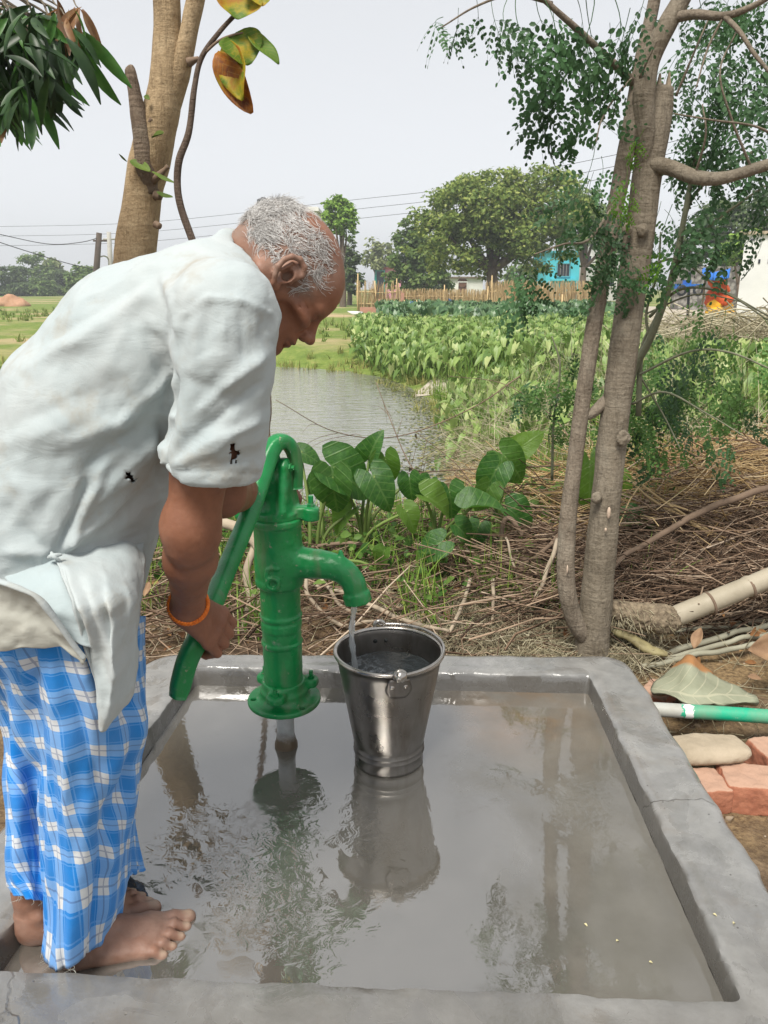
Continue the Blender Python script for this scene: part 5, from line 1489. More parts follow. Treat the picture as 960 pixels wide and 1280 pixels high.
stick('dead_branch', [(384, 686, 3.1), (420, 680, 3.1), (450, 681, 3.1), (480, 690, 3.1)], [.008, .0085, .008, .005], 'brown', 'brown horizontal branch just above the spout', 'branch')
stick('leaning_stick', [(697, 676, 2.85), (682, 718, 2.75), (667, 758, 2.7)], [.009, .008, .008], 'pale', 'pale straight stick leaning left of the thin tree stem', 'stick')
stick('leaning_stick', [(588, 724, 2.8), (585, 738, 2.75), (572, 768, 2.6), (556, 800, 2.5)], [.007, .0075, .007, .006], 'pale', 'pale bent stick leaning behind the right bucket rim', 'stick')
stick('leaning_stick', [(616, 724, 2.8), (618, 748, 2.7), (614, 776, 2.62)], [.0075, .007, .005], 'pale', 'short upright pale stick midway between bucket and tree', 'stick')
stick('leaning_stick', [(632, 672, 2.95), (640, 700, 2.9), (652, 742, 2.8)], [.005, .005, .004], 'pale', 'thin pale stick slanting down left of the tree', 'stick')
stick('dead_branch', [(655, 668, 3.1), (634, 650, 3.15), (624, 700, 3.1)], [.010, .011, .009], 'brown', 'stubby brown branch standing under the taro leaves left of the tree', 'branch')
stick('thin_stem', [(332, 478, 2.7), (336, 500, 2.7), (335, 540, 2.72), (333, 600, 2.74)], [.005, .005, .006, .006], 'brown', 'thin upright brown stem behind the sleeve against the pond', 'stem')
stick('dead_branch', [(748, 722, 2.75), (790, 690, 2.85), (850, 655, 2.95), (900, 630, 3.0), (970, 604, 3.05), (1040, 580, 3.1)], [.010, .011, .013, .014, .014, .014], 'brown', 'long brown pole sloping up to the right over the brushwood', 'branch')
stick('dry_reed', [(782, 600, 3.3), (830, 632, 3.2), (890, 668, 3.05), (960, 706, 2.95), (1020, 735, 2.9)], [.005, .006, .007, .007, .007], 'gold', 'golden reed slanting down to the right, lowest of three', 'reed')
stick('dry_reed', [(790, 596, 3.3), (850, 640, 3.15), (905, 672, 3.05), (970, 696, 2.98)], [.004, .005, .006, .006], 'gold', 'golden reed slanting down to the right, middle of three', 'reed')
stick('dry_reed', [(832, 628, 3.2), (880, 646, 3.15), (925, 668, 3.1), (980, 700, 3.05)], [.004, .0045, .005, .005], 'gold', 'golden reed slanting down to the right, upper of three', 'reed')
stick('dry_reed', [(800, 605, 3.25), (785, 630, 3.15), (772, 662, 3.1)], [.003, .0035, .003], 'gold', 'thin golden reed leaning down against the big tree trunk', 'reed')
stick('dead_branch', [(838, 621, 3.5), (880, 617, 3.5), (925, 612, 3.5)], [.007, .0075, .006], 'pale', 'short pale stick lying level on the straw at right', 'stick')
for k_, (a, b, c, d, y0, y1, r_, lab) in enumerate([(776, 833, 975, 781, 2.45, 2.62, .0115, 'grey green cut stick in the bundle under the bamboo, thickest and uppermost'), (788, 836, 975, 792, 2.40, 2.56, .010, 'grey green cut stick in the bundle under the bamboo, second from the top'),
        (800, 834, 980, 802, 2.36, 2.5, .010, 'grey green cut stick in the bundle under the bamboo, lowest of four'), (842, 790, 990, 776, 2.62, 2.70, .008, 'grey green cut stick right against the bamboo log')]):
    stick('cut_stick', [(a, b, y0), ((a * 2 + c) / 3, (b * 2 + d) / 3 - 2, (y0 * 2 + y1) / 3), ((a + c * 2) / 3, (b + d * 2) / 3 - 3, (y0 + y1 * 2) / 3), (c, d, y1)], [r_ * .9, r_, r_, r_], 'grey', lab, 'stick')
# thin bramble stems over the pond
mb_specs = [([(470, 478, 4.2), (490, 530, 4.0), (512, 580, 3.8), (540, 612, 3.6)], 'bare twig with a few dark dry leaves arching over the pond'), ([(345, 500, 3.6), (420, 540, 3.7), (500, 545, 3.9), (590, 510, 4.1), (650, 470, 4.3)], 'thin bare stem stretching across the pond view'),
            ([(395, 600, 3.4), (470, 596, 3.5), (560, 588, 3.6), (700, 582, 3.6)], 'thin straight brown stem lying across the taro leaves'), ([(560, 470, 4.6), (630, 480, 4.4), (690, 520, 4.2), (720, 560, 4.0)], 'thin arching stem left of the tree above the bank'),
            ([(520, 540, 3.9), (570, 580, 3.8), (600, 620, 3.6), (640, 660, 3.4)], 'thin stem arching down into the taro right of the pond')]
M_DRYLEAF = simple('small_dry_leaf', (.10, .08, .04), (.05, .045, .025), 30, .8, .2)
for k_, (pts, lab) in enumerate(mb_specs):
    st_ = thing('bramble_stem', lab, 'stem', at(*pts[-1]))
    P = cr(np.array([at(*p) for p in pts]), 24); mb = MB(); mb.tube(P, np.linspace(.0016, .004, 24), 5)
    for _ in range(7):
        i = rng.integers(2, 20); d_ = rand_unit(1)[0] * A(1, .4, .8) * rng.uniform(.1, .35); mb.tube(cr([P[i], P[i] + d_ * .5 + A(0, 0, .02), P[i] + d_], 6), np.linspace(.0016, .0006, 6), 4)
    part('stem', mb, M_STICK['brown'], st_)
    if k_ == 0:
        for _ in range(13):
            i = rng.integers(10, 23); p_ = P[i] + A(rng.uniform(-.03, .10), rng.uniform(-.05, .05), rng.uniform(-.05, .02))
            V, F_ = scatter(*leaf_quad(4, .5, .3, .6), frames(A([rng.normal() * .3, 0, -1.0]), rand_unit(1)), p_[None], A(rng.uniform(.022, .036)))
            part_np('leaf', V, F_, M_DRYLEAF, st_, smooth=True)

# ---------------- fallen bamboo with its root end
M_BAMBOO = simple('dry_bamboo', (.40, .355, .27), (.27, .235, .17), 6, .55, .25, 40, .003, .35, vec_scale=(1, 1, 1))
bam = thing('fallen_bamboo', 'fallen pale bamboo pole with a dark fibrous root end', 'bamboo pole', at(838, 775, 2.48))
b0, b1 = at(836, 774, 2.48), at(1060, 686, 2.58); bd = unit(b1 - b0); Lb = np.linalg.norm(b1 - b0)
nodes = [.0, .155, .305, .47, .66]
pts, rs = [], []
for t in np.linspace(0, Lb, 70):
    nd = min(abs(t - x) for x in nodes); pts.append(b0 + bd * t + A(0, 0, .01 * math.sin(t * 2))); rs.append(.0370 - .004 * t + .0055 * math.exp(-(nd / .008) ** 2) - .0015 * math.exp(-(nd / .03) ** 2))
mb = MB(); mb.tube(pts, rs, 20); part('pole', mb, M_BAMBOO, bam)
for x in nodes[1:4]:
    mb = MB(); mb.tube([b0 + bd * (x - .004), b0 + bd * (x + .005)], [.044 - .004 * x, .043 - .004 * x], 20); part('node_ring', mb, M_STICK['brown'], bam)
r0 = at(768, 762, 2.47)
F = Field(np.minimum(r0, b0) - .09, np.maximum(r0, b0) + .09, .004)
for t, r in ((0, .034), (.25, .04), (.5, .048), (.78, .054), (1.0, .047)):
    c_ = r0 * (1 - t) + b0 * t + A(0, 0, -.008 * math.sin(t * 3)); F.ell(c_, (r, r, r), k=.02)
V, Fq = F.mesh(); V = relax(V, Fq, 2, .5); V += vnormals(V, Fq) * (.004 * fbm(V * 70, 3) + .003 * vnoise(V * 140))[:, None]
part_np('root_end', V, Fq, simple('root_fibre', (.30, .24, .165), (.085, .065, .045), 60, .95, .8, 160, .006, .15), bam)
cn = 260; t = rng.random(cn); c_ = r0[None] * (1 - t)[:, None] + b0[None] * t[:, None]; d_ = rand_unit(cn) * A(1, 1, 1) + A(0, -.7, -.3); d_ /= np.linalg.norm(d_, axis=1)[:, None]
st0 = c_ + d_ * .044; e_ = d_ * .5 + rand_unit(cn) * .5 + A(.2, 0, -.5); tt_ = np.linspace(0, 1, 4)
P = st0[:, None] + e_[:, None] * (rng.uniform(.02, .05, cn)[:, None] * tt_)[:, :, None]
V, F_ = tubes3(P, np.full((cn, 4), .0014) * (1 - .6 * tt_)); part_np('root_fibres', V, F_, M_GREY, bam, kind='stuff')
# broken green-yellow stem piece beside the trunk
q = simple('yellow_green_stem', (.34, .30, .15), (.16, .13, .06), 18, .7, .5, 70, .004)
mb = MB(); P = cr([at(766, 786, 2.5), at(790, 798, 2.46), at(812, 812, 2.42), at(834, 818, 2.40)], 24); mb.tube(P, .025 * np.interp(np.linspace(0, 1, 24), [0, .1, .5, .9, 1], [.75, 1, 1.05, .85, .5]) * (1 + .22 * vnoise(P * 40)), 12, flat=.6)
o = part('banana_stem', mb, q, origin=P[0]); tag(o, 'rotting yellow green stem piece lying right of the tree foot', 'plant stem')

# ---------------- pipe, bricks, stone, dry leaves at the right of the platform
q = NT('green_pipe'); sp_ = q.n('ShaderNodeSeparateXYZ'); q.l(q.tc(), sp_.inputs[0])
n1 = q.noise(60, 4, .6); xx = q.math('ADD', sp_.outputs[0], q.math('MULTIPLY', q.math('SUBTRACT', n1, .5), .05))
base = q.mix(q.math('GREATER_THAN', xx, .098), (.40, .41, .38), (.0, .36, .20))
base = q.mix(q.math('MULTIPLY', q.math('GREATER_THAN', xx, .098), q.math('LESS_THAN', q.math('ABSOLUTE', q.math('SUBTRACT', xx, .117)), .011)), base, (.80, .82, .80))
base = q.mix(q.ramp(q.noise(22, 6, .7), [(.62, 0.0), (.68, .7)]), base, (.40, .40, .34))
base = q.mix(q.ramp(q.noise(9, 5, .65), [(.42, 0.0), (.75, .55)]), base, (.27, .23, .17))
q.set(Base_Color=base, Roughness=.5); q.bump(n1, .15, .003); M_PIPE = q.m
p0, p1 = at(806, 886, 1.98), at(1010, 899, 1.93)
mb = MB(); P = cr([p0, p0 * .5 + p1 * .5 + A(0, 0, .001), p1], 24); mb.tube(P, .0205, 20); 
o = part('water_pipe', mb, M_PIPE, origin=p0); tag(o, 'green plastic pipe with grey unpainted end beside the platform', 'pipe')
def slab_sdf(c, size, rot, rd, amp, fr, h=.004):
    F = Field(A(*c) - np.linalg.norm(size) / 2 - .01, A(*c) + np.linalg.norm(size) / 2 + .01, h)
    F.box(c, size, rot, rd)
    V, Fq = F.mesh(); V = relax(V, Fq, 1, .4); V += vnormals(V, Fq) * (amp * fbm(V * fr, 3))[:, None]; return V, Fq
def rz(a): return np.array([[math.cos(a), -math.sin(a), 0], [math.sin(a), math.cos(a), 0], [0, 0, 1]])
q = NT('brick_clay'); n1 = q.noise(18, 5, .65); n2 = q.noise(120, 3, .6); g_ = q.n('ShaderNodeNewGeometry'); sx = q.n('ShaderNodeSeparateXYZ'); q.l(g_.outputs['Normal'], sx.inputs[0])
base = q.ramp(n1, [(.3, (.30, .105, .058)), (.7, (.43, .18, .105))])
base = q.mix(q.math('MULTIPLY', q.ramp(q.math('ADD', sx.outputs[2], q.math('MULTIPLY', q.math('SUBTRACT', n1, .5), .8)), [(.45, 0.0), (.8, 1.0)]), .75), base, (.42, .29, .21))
q.set(Base_Color=base, Roughness=.92); q.bump(q.math('ADD', n1, q.math('MULTIPLY', n2, .5)), .6, .005); M_BRICK = q.m
for c_px, sz, a, lab in (((880, 955, 1.70), (.125, .10, .075), .10, 'red clay brick nearest the kerb beneath the flat stone'), ((942, 950, 1.71), (.145, .11, .085), -.12, 'dusty red brick at the right edge, in front of the other bricks'), ((976, 930, 1.84), (.14, .10, .08), .2, 'red brick half outside the frame behind the dusty one'), ((822, 862, 2.18), (.12, .09, .06), .9, 'brick end showing between kerb corner and big dry leaf')):
    c_ = at(*c_px); c_[2] = gz(c_[0], c_[1]) + sz[2] * .42
    V, Fq = slab_sdf(c_, sz, rz(a), .007, .0036, 36, .0036); o = part_np('brick', V - 0, Fq, M_BRICK); o.data.transform(Matrix.Translation(Vector(-c_))); o.location = c_; tag(o, lab, 'brick')
c_ = at(884, 918, 1.80); c_[2] = gz(c_[0], c_[1]) + .085
F = Field(c_ - .16, c_ + .16, .004); F.ell(c_, (.120, .062, .022)); F.box(c_ + A(.015, 0, 0), (.17, .09, .026), rz(.1), .01, k=.02)
V, Fq = F.mesh(); V = relax(V, Fq, 1); V += vnormals(V, Fq) * (.003 * fbm(V * 26, 3))[:, None]
o = part_np('flat_stone', V, Fq, simple('buff_stone', (.42, .35, .26), (.30, .25, .18), 12, .95, .6, 70, .005, .15)); o.data.transform(Matrix.Translation(Vector(-c_))); o.location = c_; tag(o, 'flat buff stone lying on the bricks under the pipe', 'stone')
# big grey-green fallen teak leaf, curled with brown edges
q = NT('fallen_teak_leaf'); n1 = q.noise(9, 5, .6); uvn = q.n('ShaderNodeUVMap'); s_ = q.n('ShaderNodeSeparateXYZ'); q.l(uvn.outputs[0], s_.inputs[0])
vein = q.math('LESS_THAN', q.math('ABSOLUTE', q.math('SUBTRACT', q.math('FRACT', q.math('SUBTRACT', q.math('MULTIPLY', s_.outputs[0], 7), q.math('MULTIPLY', q.math('ABSOLUTE', s_.outputs[1]), 2.2))), .5)), .05)
mid = q.math('LESS_THAN', q.math('ABSOLUTE', s_.outputs[1]), .035)
base = q.ramp(n1, [(.3, (.19, .20, .13)), (.7, (.30, .31, .22))]); base = q.mix(q.math('MULTIPLY', q.math('MAXIMUM', vein, mid), .5), base, (.42, .40, .28))
edge = q.ramp(q.math('ADD', q.math('ABSOLUTE', s_.outputs[1]), q.math('MULTIPLY', q.math('SUBTRACT', n1, .5), .5)), [(.86, 0.0), (.95, 1.0)])
q.set(Base_Color=q.mix(edge, base, (.34, .16, .055)), Roughness=.75); q.bump(q.math('ADD', q.math('MULTIPLY', q.math('MAXIMUM', vein, mid), .6), n1), .5, .006); M_FALLEN = q.m
def big_leaf(stem, tip, halfw, up, nu=22, nv=17, wave=.02, cup=.25, seed=0, shape=.9):
    d = tip - stem; L = np.linalg.norm(d); d = d / L; s = unit(np.cross(up, d)); n_ = np.cross(d, s); P = np.zeros((nu, nv, 3)); UV = np.zeros((nu, nv, 2))
    for i, t in enumerate(np.linspace(0, 1, nu)):
        w_ = halfw * math.sin(math.pi * min(max(t * .97 + .015, 0), 1)) ** shape * (1.15 - .3 * t)
        for j, v in enumerate(np.linspace(-1, 1, nv)):
            P[i, j] = stem + d * L * t + s * w_ * v + n_ * (cup * w_ * v * v + .0); UV[i, j] = (t, v)
    P = P + n_ * (wave * fbm(P.reshape(-1, 3) * 11 + seed, 2).reshape(nu, nv))[:, :, None]
    return P, UV
P = sheet([[(846, 826, 2.24), (858, 819, 2.22), (866, 820, 2.21), (876, 828, 2.22), (886, 836, 2.23)],
    [(826, 846, 2.17), (846, 842, 2.13), (866, 842, 2.11), (888, 850, 2.13), (912, 856, 2.16)],
    [(813, 858, 2.13), (838, 860, 2.07), (866, 864, 2.04), (900, 866, 2.06), (940, 868, 2.10)],
    [(815, 866, 2.10), (838, 869, 2.03), (862, 880, 1.99), (896, 880, 2.00), (948, 877, 2.06)],
    [(822, 869, 2.11), (842, 872, 2.05), (860, 884, 2.02), (892, 884, 2.03), (944, 880, 2.09)]], 26, 30, .010, 14, 4)
UV = np.stack(np.meshgrid(np.linspace(0, 1, 26), np.linspace(-1, 1, 30), indexing='ij'), -1)
UV = np.stack([.5 + .5 * UV[..., 1], UV[..., 0] * 2.1 - 1.15], -1)
mb = MB(); mb.grid(P, UV); o = part('fallen_leaf', mb, M_FALLEN, uv=True, origin=P[11, 15]); solid(o, .0012, 0); tag(o, 'big grey green fallen leaf with brown curled edge above the pipe', 'leaf')
M_BROWNLEAF = simple('curled_brown_leaf', (.30, .19, .105), (.17, .095, .05), 18, .75, .5, 50, .005)
for a, b, hw, up, lab, sd in (((868, 812, 2.28), (876, 784, 2.32), .018, A(-.6, -.8, .2), 'crumpled tan dead leaf standing on the cut sticks', 3), ((985, 818, 2.2), (936, 812, 2.2), .05, A(0, -.6, .8), 'orange brown dead leaf at the right edge by the sticks', 8), ((965, 800, 2.3), (985, 790, 2.3), .02, A(0, -.5, .8), 'small yellow leaf at the right edge', 5), ((935, 845, 2.15), (952, 850, 2.15), .012, A(0, -.4, .9), 'small orange yellow leaf on bare soil right of the big leaf', 5),
        ((690, 745, 2.75), (672, 732, 2.75), .018, A(.2, -.8, .5), 'reddish dead leaf leaning near the thin tree stem', 2), ((560, 745, 2.8), (545, 738, 2.8), .02, A(.1, -.9, .4), 'pale dead leaf caught on the long branch', 1), ((500, 735, 2.9), (484, 720, 2.9), .03, A(.1, -.9, .4), 'rusty curled dead leaf behind the spout tip', 6), ((186, 728, 2.6), (180, 745, 2.55), .015, A(.1, -.9, .4), 'orange dead leaf hanging by the shirt tail', 6)):
    P, UV = big_leaf(at(*a), at(*b), hw, unit(up), 9, 7, .012, .7, sd); mb = MB(); mb.grid(P, UV); o = part('dead_leaf', mb, M_BROWNLEAF, uv=True, origin=P[4, 3]); solid(o, .001, 0); tag(o, lab, 'leaf')
# pebbles and clods on the bare soil
n = 900; bx = np.concatenate([rng.uniform(.72, 1.8, n // 2), rng.uniform(.8, 3, n - n // 2)]); by = np.concatenate([rng.uniform(1.0, 2.3, n // 2), rng.uniform(.8, 2.7, n - n // 2)])
import bmesh
bm = bmesh.new(); bmesh.ops.create_icosphere(bm, subdivisions=1, radius=1); ico = np.array([v.co[:] for v in bm.verts]); icof = np.array([[v.index for v in f.verts] for f in bm.faces]); bm.free()
ico = ico * (1 + .25 * rng.normal(size=(len(ico), 1)))
Mr = frames(rand_unit(n), rand_unit(n)); Mr[:, 2, :] *= .7
V, F_ = scatter(ico, icof, Mr, np.stack([bx, by, ground_z(bx, by) + .001], 1), rng.uniform(.002, .012, n) ** 1.0)
stuff('pebbles', V, F_, island_mat('clods', [(0, (.10, .07, .045)), (.6, (.22, .165, .11)), (.9, (.34, .27, .2)), (1, (.40, .15, .08))], .95), 'small clods and pebbles on the bare soil beside the platform', 'pebbles')
# petals floating in the tray
for px, py, lab in ((811, 1203, 'small yellow fallen petal in the front right of the tray'), (730, 1155, 'tiny yellow petal in the tray left of the larger one'), (891, 1143, 'small yellow petal lying on the right kerb'), (770, 1177, 'pale petal in the tray between two yellow petals'), (916, 1155, 'dry curled petal near the outer edge of the right kerb')):
    c_ = gp(px, py, CURB + .003 if px > 870 else .012); V, F_ = scatter(*leaf_quad(4, .7, .6, .6), frames(A([1.0, .4 * rng.normal(), .1]), A([0, 0, 1.0])), A([0, 0, .001]), A(.0075))
    o = part_np('petal', V, F_, simple('yellow_petal', (.60, .54, .30)) if 'M_PETAL' not in globals() else M_PETAL, smooth=True); M_PETAL = o.data.materials[0]; o.location = c_; tag(o, lab, 'petal')

# ---------------- taro plants (large leaves, each its own part)
q = NT('taro_leaf'); uvn = q.n('ShaderNodeUVMap'); s_ = q.n('ShaderNodeSeparateXYZ'); q.l(uvn.outputs[0], s_.inputs[0]); oi = q.n('ShaderNodeObjectInfo')
ay_ = q.math('ABSOLUTE', s_.outputs[1]); vein = q.ramp(q.math('ABSOLUTE', q.math('SUBTRACT', q.math('FRACT', q.math('SUBTRACT', q.math('MULTIPLY', s_.outputs[0], 4.5), q.math('MULTIPLY', ay_, 3.2))), .5)), [(.02, 1.0), (.10, 0.0)])
vein = q.math('MAXIMUM', vein, q.ramp(ay_, [(.012, 1.0), (.035, 0.0)]))
base = q.ramp(q.noise(9, 4, .6), [(.3, (.022, .080, .016)), (.7, (.058, .155, .028))])
base = q.mix(q.math('MULTIPLY', q.ramp(oi.outputs['Random'], [(.55, 0.0), (1.0, 1.0)]), .7), base, (.15, .24, .03))
base = q.mix(q.math('MULTIPLY', vein, .35), base, (.16, .25, .08))
q.set(Base_Color=base, Roughness=.42); q.b.inputs['Specular IOR Level'].default_value = .4
q.bump(q.math('ADD', vein, q.noise(30, 3)), .3, .006)
t_ = q.n('ShaderNodeBsdfTranslucent'); q.l(q.mix(1.0, base, (1.6, 1.9, .8), 'MULTIPLY'), t_.inputs[0]); mx = q.n('ShaderNodeMixShader'); mx.inputs[0].default_value = .3
q.l(q.b.outputs[0], mx.inputs[1]); q.l(t_.outputs[0], mx.inputs[2]); q.l(mx.outputs[0], q.out.inputs[0]); M_TARO = q.m
M_PETIOLE = leafmat('taro_stalk', (.14, .22, .05), (.20, .26, .08), .5, .1)
def taro_mesh(seed, fold=.25):
    na, nr = 36, 6; th = np.linspace(-math.pi, math.pi, na + 1)[:-1]
    ctrl = np.array([[0, 1.0], [10, .88], [24, .71], [45, .57], [75, .49], [105, .50], [130, .54], [150, .52], [165, .36], [180, .10]])
    r = np.interp(np.abs(np.degrees(th)), ctrl[:, 0], ctrl[:, 1]); V = [(0, 0, 0)]; UV = [(0, 0)]; F = []
    for k in range(1, nr + 1):
        f = k / nr
        for i in range(na):
            x, y = r[i] * f * math.cos(th[i]), r[i] * f * math.sin(th[i]); V.append((x, y, 0)); UV.append((x, y))
    V = np.array(V); x, y = V[:, 0].copy(), V[:, 1].copy()
    w = fbm(np.stack([x * 2.6 + seed, y * 2.6, 0 * x], 1), 2)
    V[:, 2] = fold * np.abs(y) - .38 * np.clip(x, 0, 1) ** 2 - .25 * np.clip(-x, 0, 1) + .07 * w * np.hypot(x, y) * 1.6 + .022 * np.cos(6.28 * (4.5 * x - 3.2 * np.abs(y))) * np.hypot(x, y) + .05 * vnoise(np.stack([x * 6 + seed * 3, y * 6, 0 * x], 1)) * np.hypot(x, y) ** 2
    for i in range(na): F.append((0, 1 + i, 1 + (i + 1) % na))
    for k in range(nr - 1):
        for i in range(na):
            a = 1 + k * na + i; b = 1 + k * na + (i + 1) % na; F.append((a, a + na, b + na, b))
    return mesh_np('taro_leaf_%d' % seed, V, F, True, np.array(UV))
TM = [taro_mesh(i, f) for i, f in enumerate((.15, .45, .75, .3))]
for m_ in TM: m_.materials.append(M_TARO)
def taro(label, base, leaves, group=None):
    b = at(*base); b[2] = gz(b[0], b[1]) - .01
    t = thing('taro_plant', label, 'plant', b, group)
    for (px, py, Y, dx, dy, L, fw, var) in leaves:
        p = at(px, py, Y); dep = Y * CF + .3; tip = A(dx, rng.normal() * .15 * math.hypot(dx, dy), -dy); tip = unit(tip)
        nor = A(rng.normal() * .25, -fw, 1 - abs(fw) * .5 + 0.0) + A(0, 0, 0)
        Mm = frames(tip[None], nor[None])[0]
        o = bpy.data.objects.new('leaf', TM[var]); COL.objects.link(o); o.parent = t
        o.matrix_local = Matrix.Translation(Vector(p - b)) @ Matrix(Mm.tolist()).to_4x4() @ Matrix.Scale(L * .84 * rng.uniform(.85, 1.1) * dep / FOC, 4)
        q0 = b + A(rng.normal() * .02, rng.normal() * .02, 0)
        mb = MB(); mb.tube(cr([q0, q0 * .6 + p * .4 + A((p[0] - b[0]) * -.15, 0, .06), p + A(0, .015, -.015) - tip * .01, p], 14), np.linspace(.009, .0042, 14), 7); part('petiole', mb, M_PETIOLE, t)
taro('taro plant nearest the pump head with one backlit leaf pointing down', (400, 745, 3.15), [(416, 598, 3.1, 2, 60, 62, 1.0, 1), (378, 566, 3.3, 18, 8, 34, .6, 0), (398, 600, 3.25, -24, 20, 40, .8, 0), (436, 640, 3.2, -20, 24, 40, .6, 2)])
taro('taro plant with two wide overlapping leaves between pump and pond', (455, 740, 3.2), [(420, 586, 3.15, 58, 44, 76, .75, 1), (468, 598, 3.1, 24, 40, 58, 1.0, 0), (462, 570, 3.3, 10, -26, 44, .7, 2), (482, 575, 3.28, 8, 34, 46, 1.1, 1), (512, 600, 3.3, 4, 32, 36, 1.0, 2), (508, 640, 3.05, 14, 26, 42, .8, 1)])
taro('taro plant with a drooping folded leaf above the bucket', (545, 740, 3.2), [(535, 622, 3.15, 40, 26, 52, .5, 2), (562, 616, 3.2, 6, 36, 46, 1.0, 1), (536, 604, 3.3, -8, 24, 34, .8, 2), (590, 634, 3.05, 38, -4, 50, .25, 2), (548, 680, 2.95, -30, 22, 48, .9, 0), (574, 660, 3.05, 16, 18, 34, .8, 1)])
taro('tall taro plant left of the thin tree stem', (622, 735, 3.35), [(632, 572, 3.5, 26, 30, 62, 1.0, 0), (620, 588, 3.4, -22, 44, 58, 1.0, 1), (650, 560, 3.6, 20, -16, 44, .9, 0), (610, 612, 3.3, -14, 34, 44, 1.0, 1), (640, 640, 3.3, 24, 20, 50, .6, 2), (598, 660, 3.2, -10, 26, 36, .8, 0)])
taro('dark taro plant behind the big tree trunk', (745, 720, 3.3), [(738, 582, 3.3, 4, 60, 70, 1.0, 0), (790, 655, 3.2, 40, 4, 56, .3, 2), (770, 600, 3.5, 20, 24, 40, .8, 1)])
taro('low taro plant just behind the spout', (470, 750, 2.95), [(398, 700, 2.9, 8, 24, 30, .9, 1), (480, 690, 2.9, -6, 24, 30, .8, 2), (392, 745, 2.85, 4, 22, 26, .9, 2)])

# ================================================================== TREES NEAR THE PUMP
M_BARK_M = bark('moringa_bark', (.145, .118, .085), (.225, .19, .142), (.31, .27, .21), 1.0, 14)
M_BARK_S = bark('moringa_young_bark', (.16, .126, .092), (.24, .197, .150), (.33, .285, .222), 1.3, 10)
M_BARK_T = bark('teak_bark', (.26, .18, .10), (.40, .29, .17), (.52, .40, .25), 1.0, 12)
M_STEMG = simple('green_grey_stem', (.20, .20, .13), (.12, .13, .08), 20, .8, .3, 60)
M_MOR = leafmat('moringa_leaf', (.042, .105, .042), (.072, .155, .058), .5, .35, 6, .45)
M_MORB = leafmat('moringa_young_leaf', (.10, .24, .02), (.16, .32, .035), .5, .4, 6, .3)
def spray_mesh(seed, L=.27, npin=5, nl=4, dens=1.0):
    """a drooping compound leaf: stalk, side stalks, small oval leaflets"""
    r_ = np.random.default_rng(seed); V, F = [], []
    def tube3(P, r0, r1):
        o = len(V); m = len(P)
        for k in range(m):
            rr_ = r0 + (r1 - r0) * k / (m - 1)
            for a in (0, 2.09, 4.19): V.append(P[k] + A(0, rr_ * math.cos(a), rr_ * math.sin(a)))
        for k in range(m - 1):
            for j in range(3): F.append((o + k * 3 + j, o + k * 3 + (j + 1) % 3, o + k * 3 + 3 + (j + 1) % 3, o + k * 3 + 3 + j))
    def leaflet(p, d, n_, l):
        o = len(V); s = unit(np.cross(n_, d))
        for x, y, z in ((0, 0, 0), (.3, .30, .03), (.72, .30, .03), (1, 0, -.06), (.72, -.30, .03), (.3, -.30, .03)): V.append(p + d * x * l + s * y * l + n_ * z * l)
        F.append((o, o + 1, o + 2, o + 3)); F.append((o, o + 3, o + 4, o + 5))
    t = np.linspace(0, 1, 9); R_ = np.stack([L * t * (1 - .22 * t), .03 * np.sin(t * 3 + seed), -L * .42 * t ** 1.8], 1)
    tube3(R_, .0016, .0006)
    for i in range(npin * 2 + 1):
        if i == npin * 2: p = R_[-1]; d = unit(R_[-1] - R_[-2]); lp = .06
        else:
            k = .25 + .72 * (i // 2 + .5) / npin; idx = k * 8; j = int(idx); p = R_[j] + (R_[min(j + 1, 8)] - R_[j]) * (idx - j)
            s = 1 if i % 2 else -1; tan = unit(R_[min(j + 1, 8)] - R_[max(j - 1, 0)])
            d = unit(tan * .55 + A(0, s, 0) * .8 + A(0, 0, -.45) + r_.normal(size=3) * .18); lp = (.135 - .06 * k) * (.85 + .3 * r_.random())
        tt = np.linspace(0, 1, 5); Pp = p + d * (lp * tt)[:, None] + A(0, 0, -1) * (lp * .35 * tt ** 2)[:, None]; tube3(Pp, .0008, .0004)
        for q_ in range(nl * 2 + 1):
            if r_.random() > dens: continue
            if q_ == nl * 2: b_ = Pp[-1]; e = unit(Pp[-1] - Pp[-2])
            else:
                f = .15 + .80 * (q_ // 2) / nl; b_ = Pp[0] + (Pp[-1] - Pp[0]) * f + A(0, 0, .02 * lp); sd = 1 if q_ % 2 else -1
                e = unit(d * .55 + np.cross(d, A(0, 0, 1)) * sd + A(0, 0, -.22) + r_.normal(size=3) * .09)
            n_ = unit(np.cross(d, np.cross(A(0, 0, 1), d)) + A(0, 0, .3) + r_.normal(size=3) * .22)
            leaflet(b_, e, n_, (.017 + .006 * r_.random()) * (1.15 - .4 * (q_ // 2) / nl))
    return mesh_np('moringa_spray_%d' % seed, np.array(V), F, False)
SPR = [spray_mesh(s, L, npn, nl, dn) for s, L, npn, nl, dn in ((1, .30, 4, 5, .96), (2, .26, 4, 4, .95), (3, .34, 5, 5, .94), (4, .21, 3, 4, .95), (5, .28, 4, 4, .92), (6, .17, 3, 3, .96))]
for m_ in SPR: m_.materials.append(M_MOR)
SPRB = [m_.copy() for m_ in SPR[:2]]
for m_ in SPRB: m_.materials.clear(); m_.materials.append(M_MORB)
M_MORS = leafmat('sapling_leaf', (.085, .19, .045), (.14, .27, .07), .5, .38, 6, .35)
SPRS = [m_.copy() for m_ in SPR[:4]]
for m_ in SPRS: m_.materials.clear(); m_.materials.append(M_MORS)
mor = thing('moringa_tree', 'tall drumstick tree with two brown stems rising from the back kerb corner', 'tree', gp(738, 818, -.06))
YM = 2.43
def ydr(py): return YM + (818 - py) * .00012
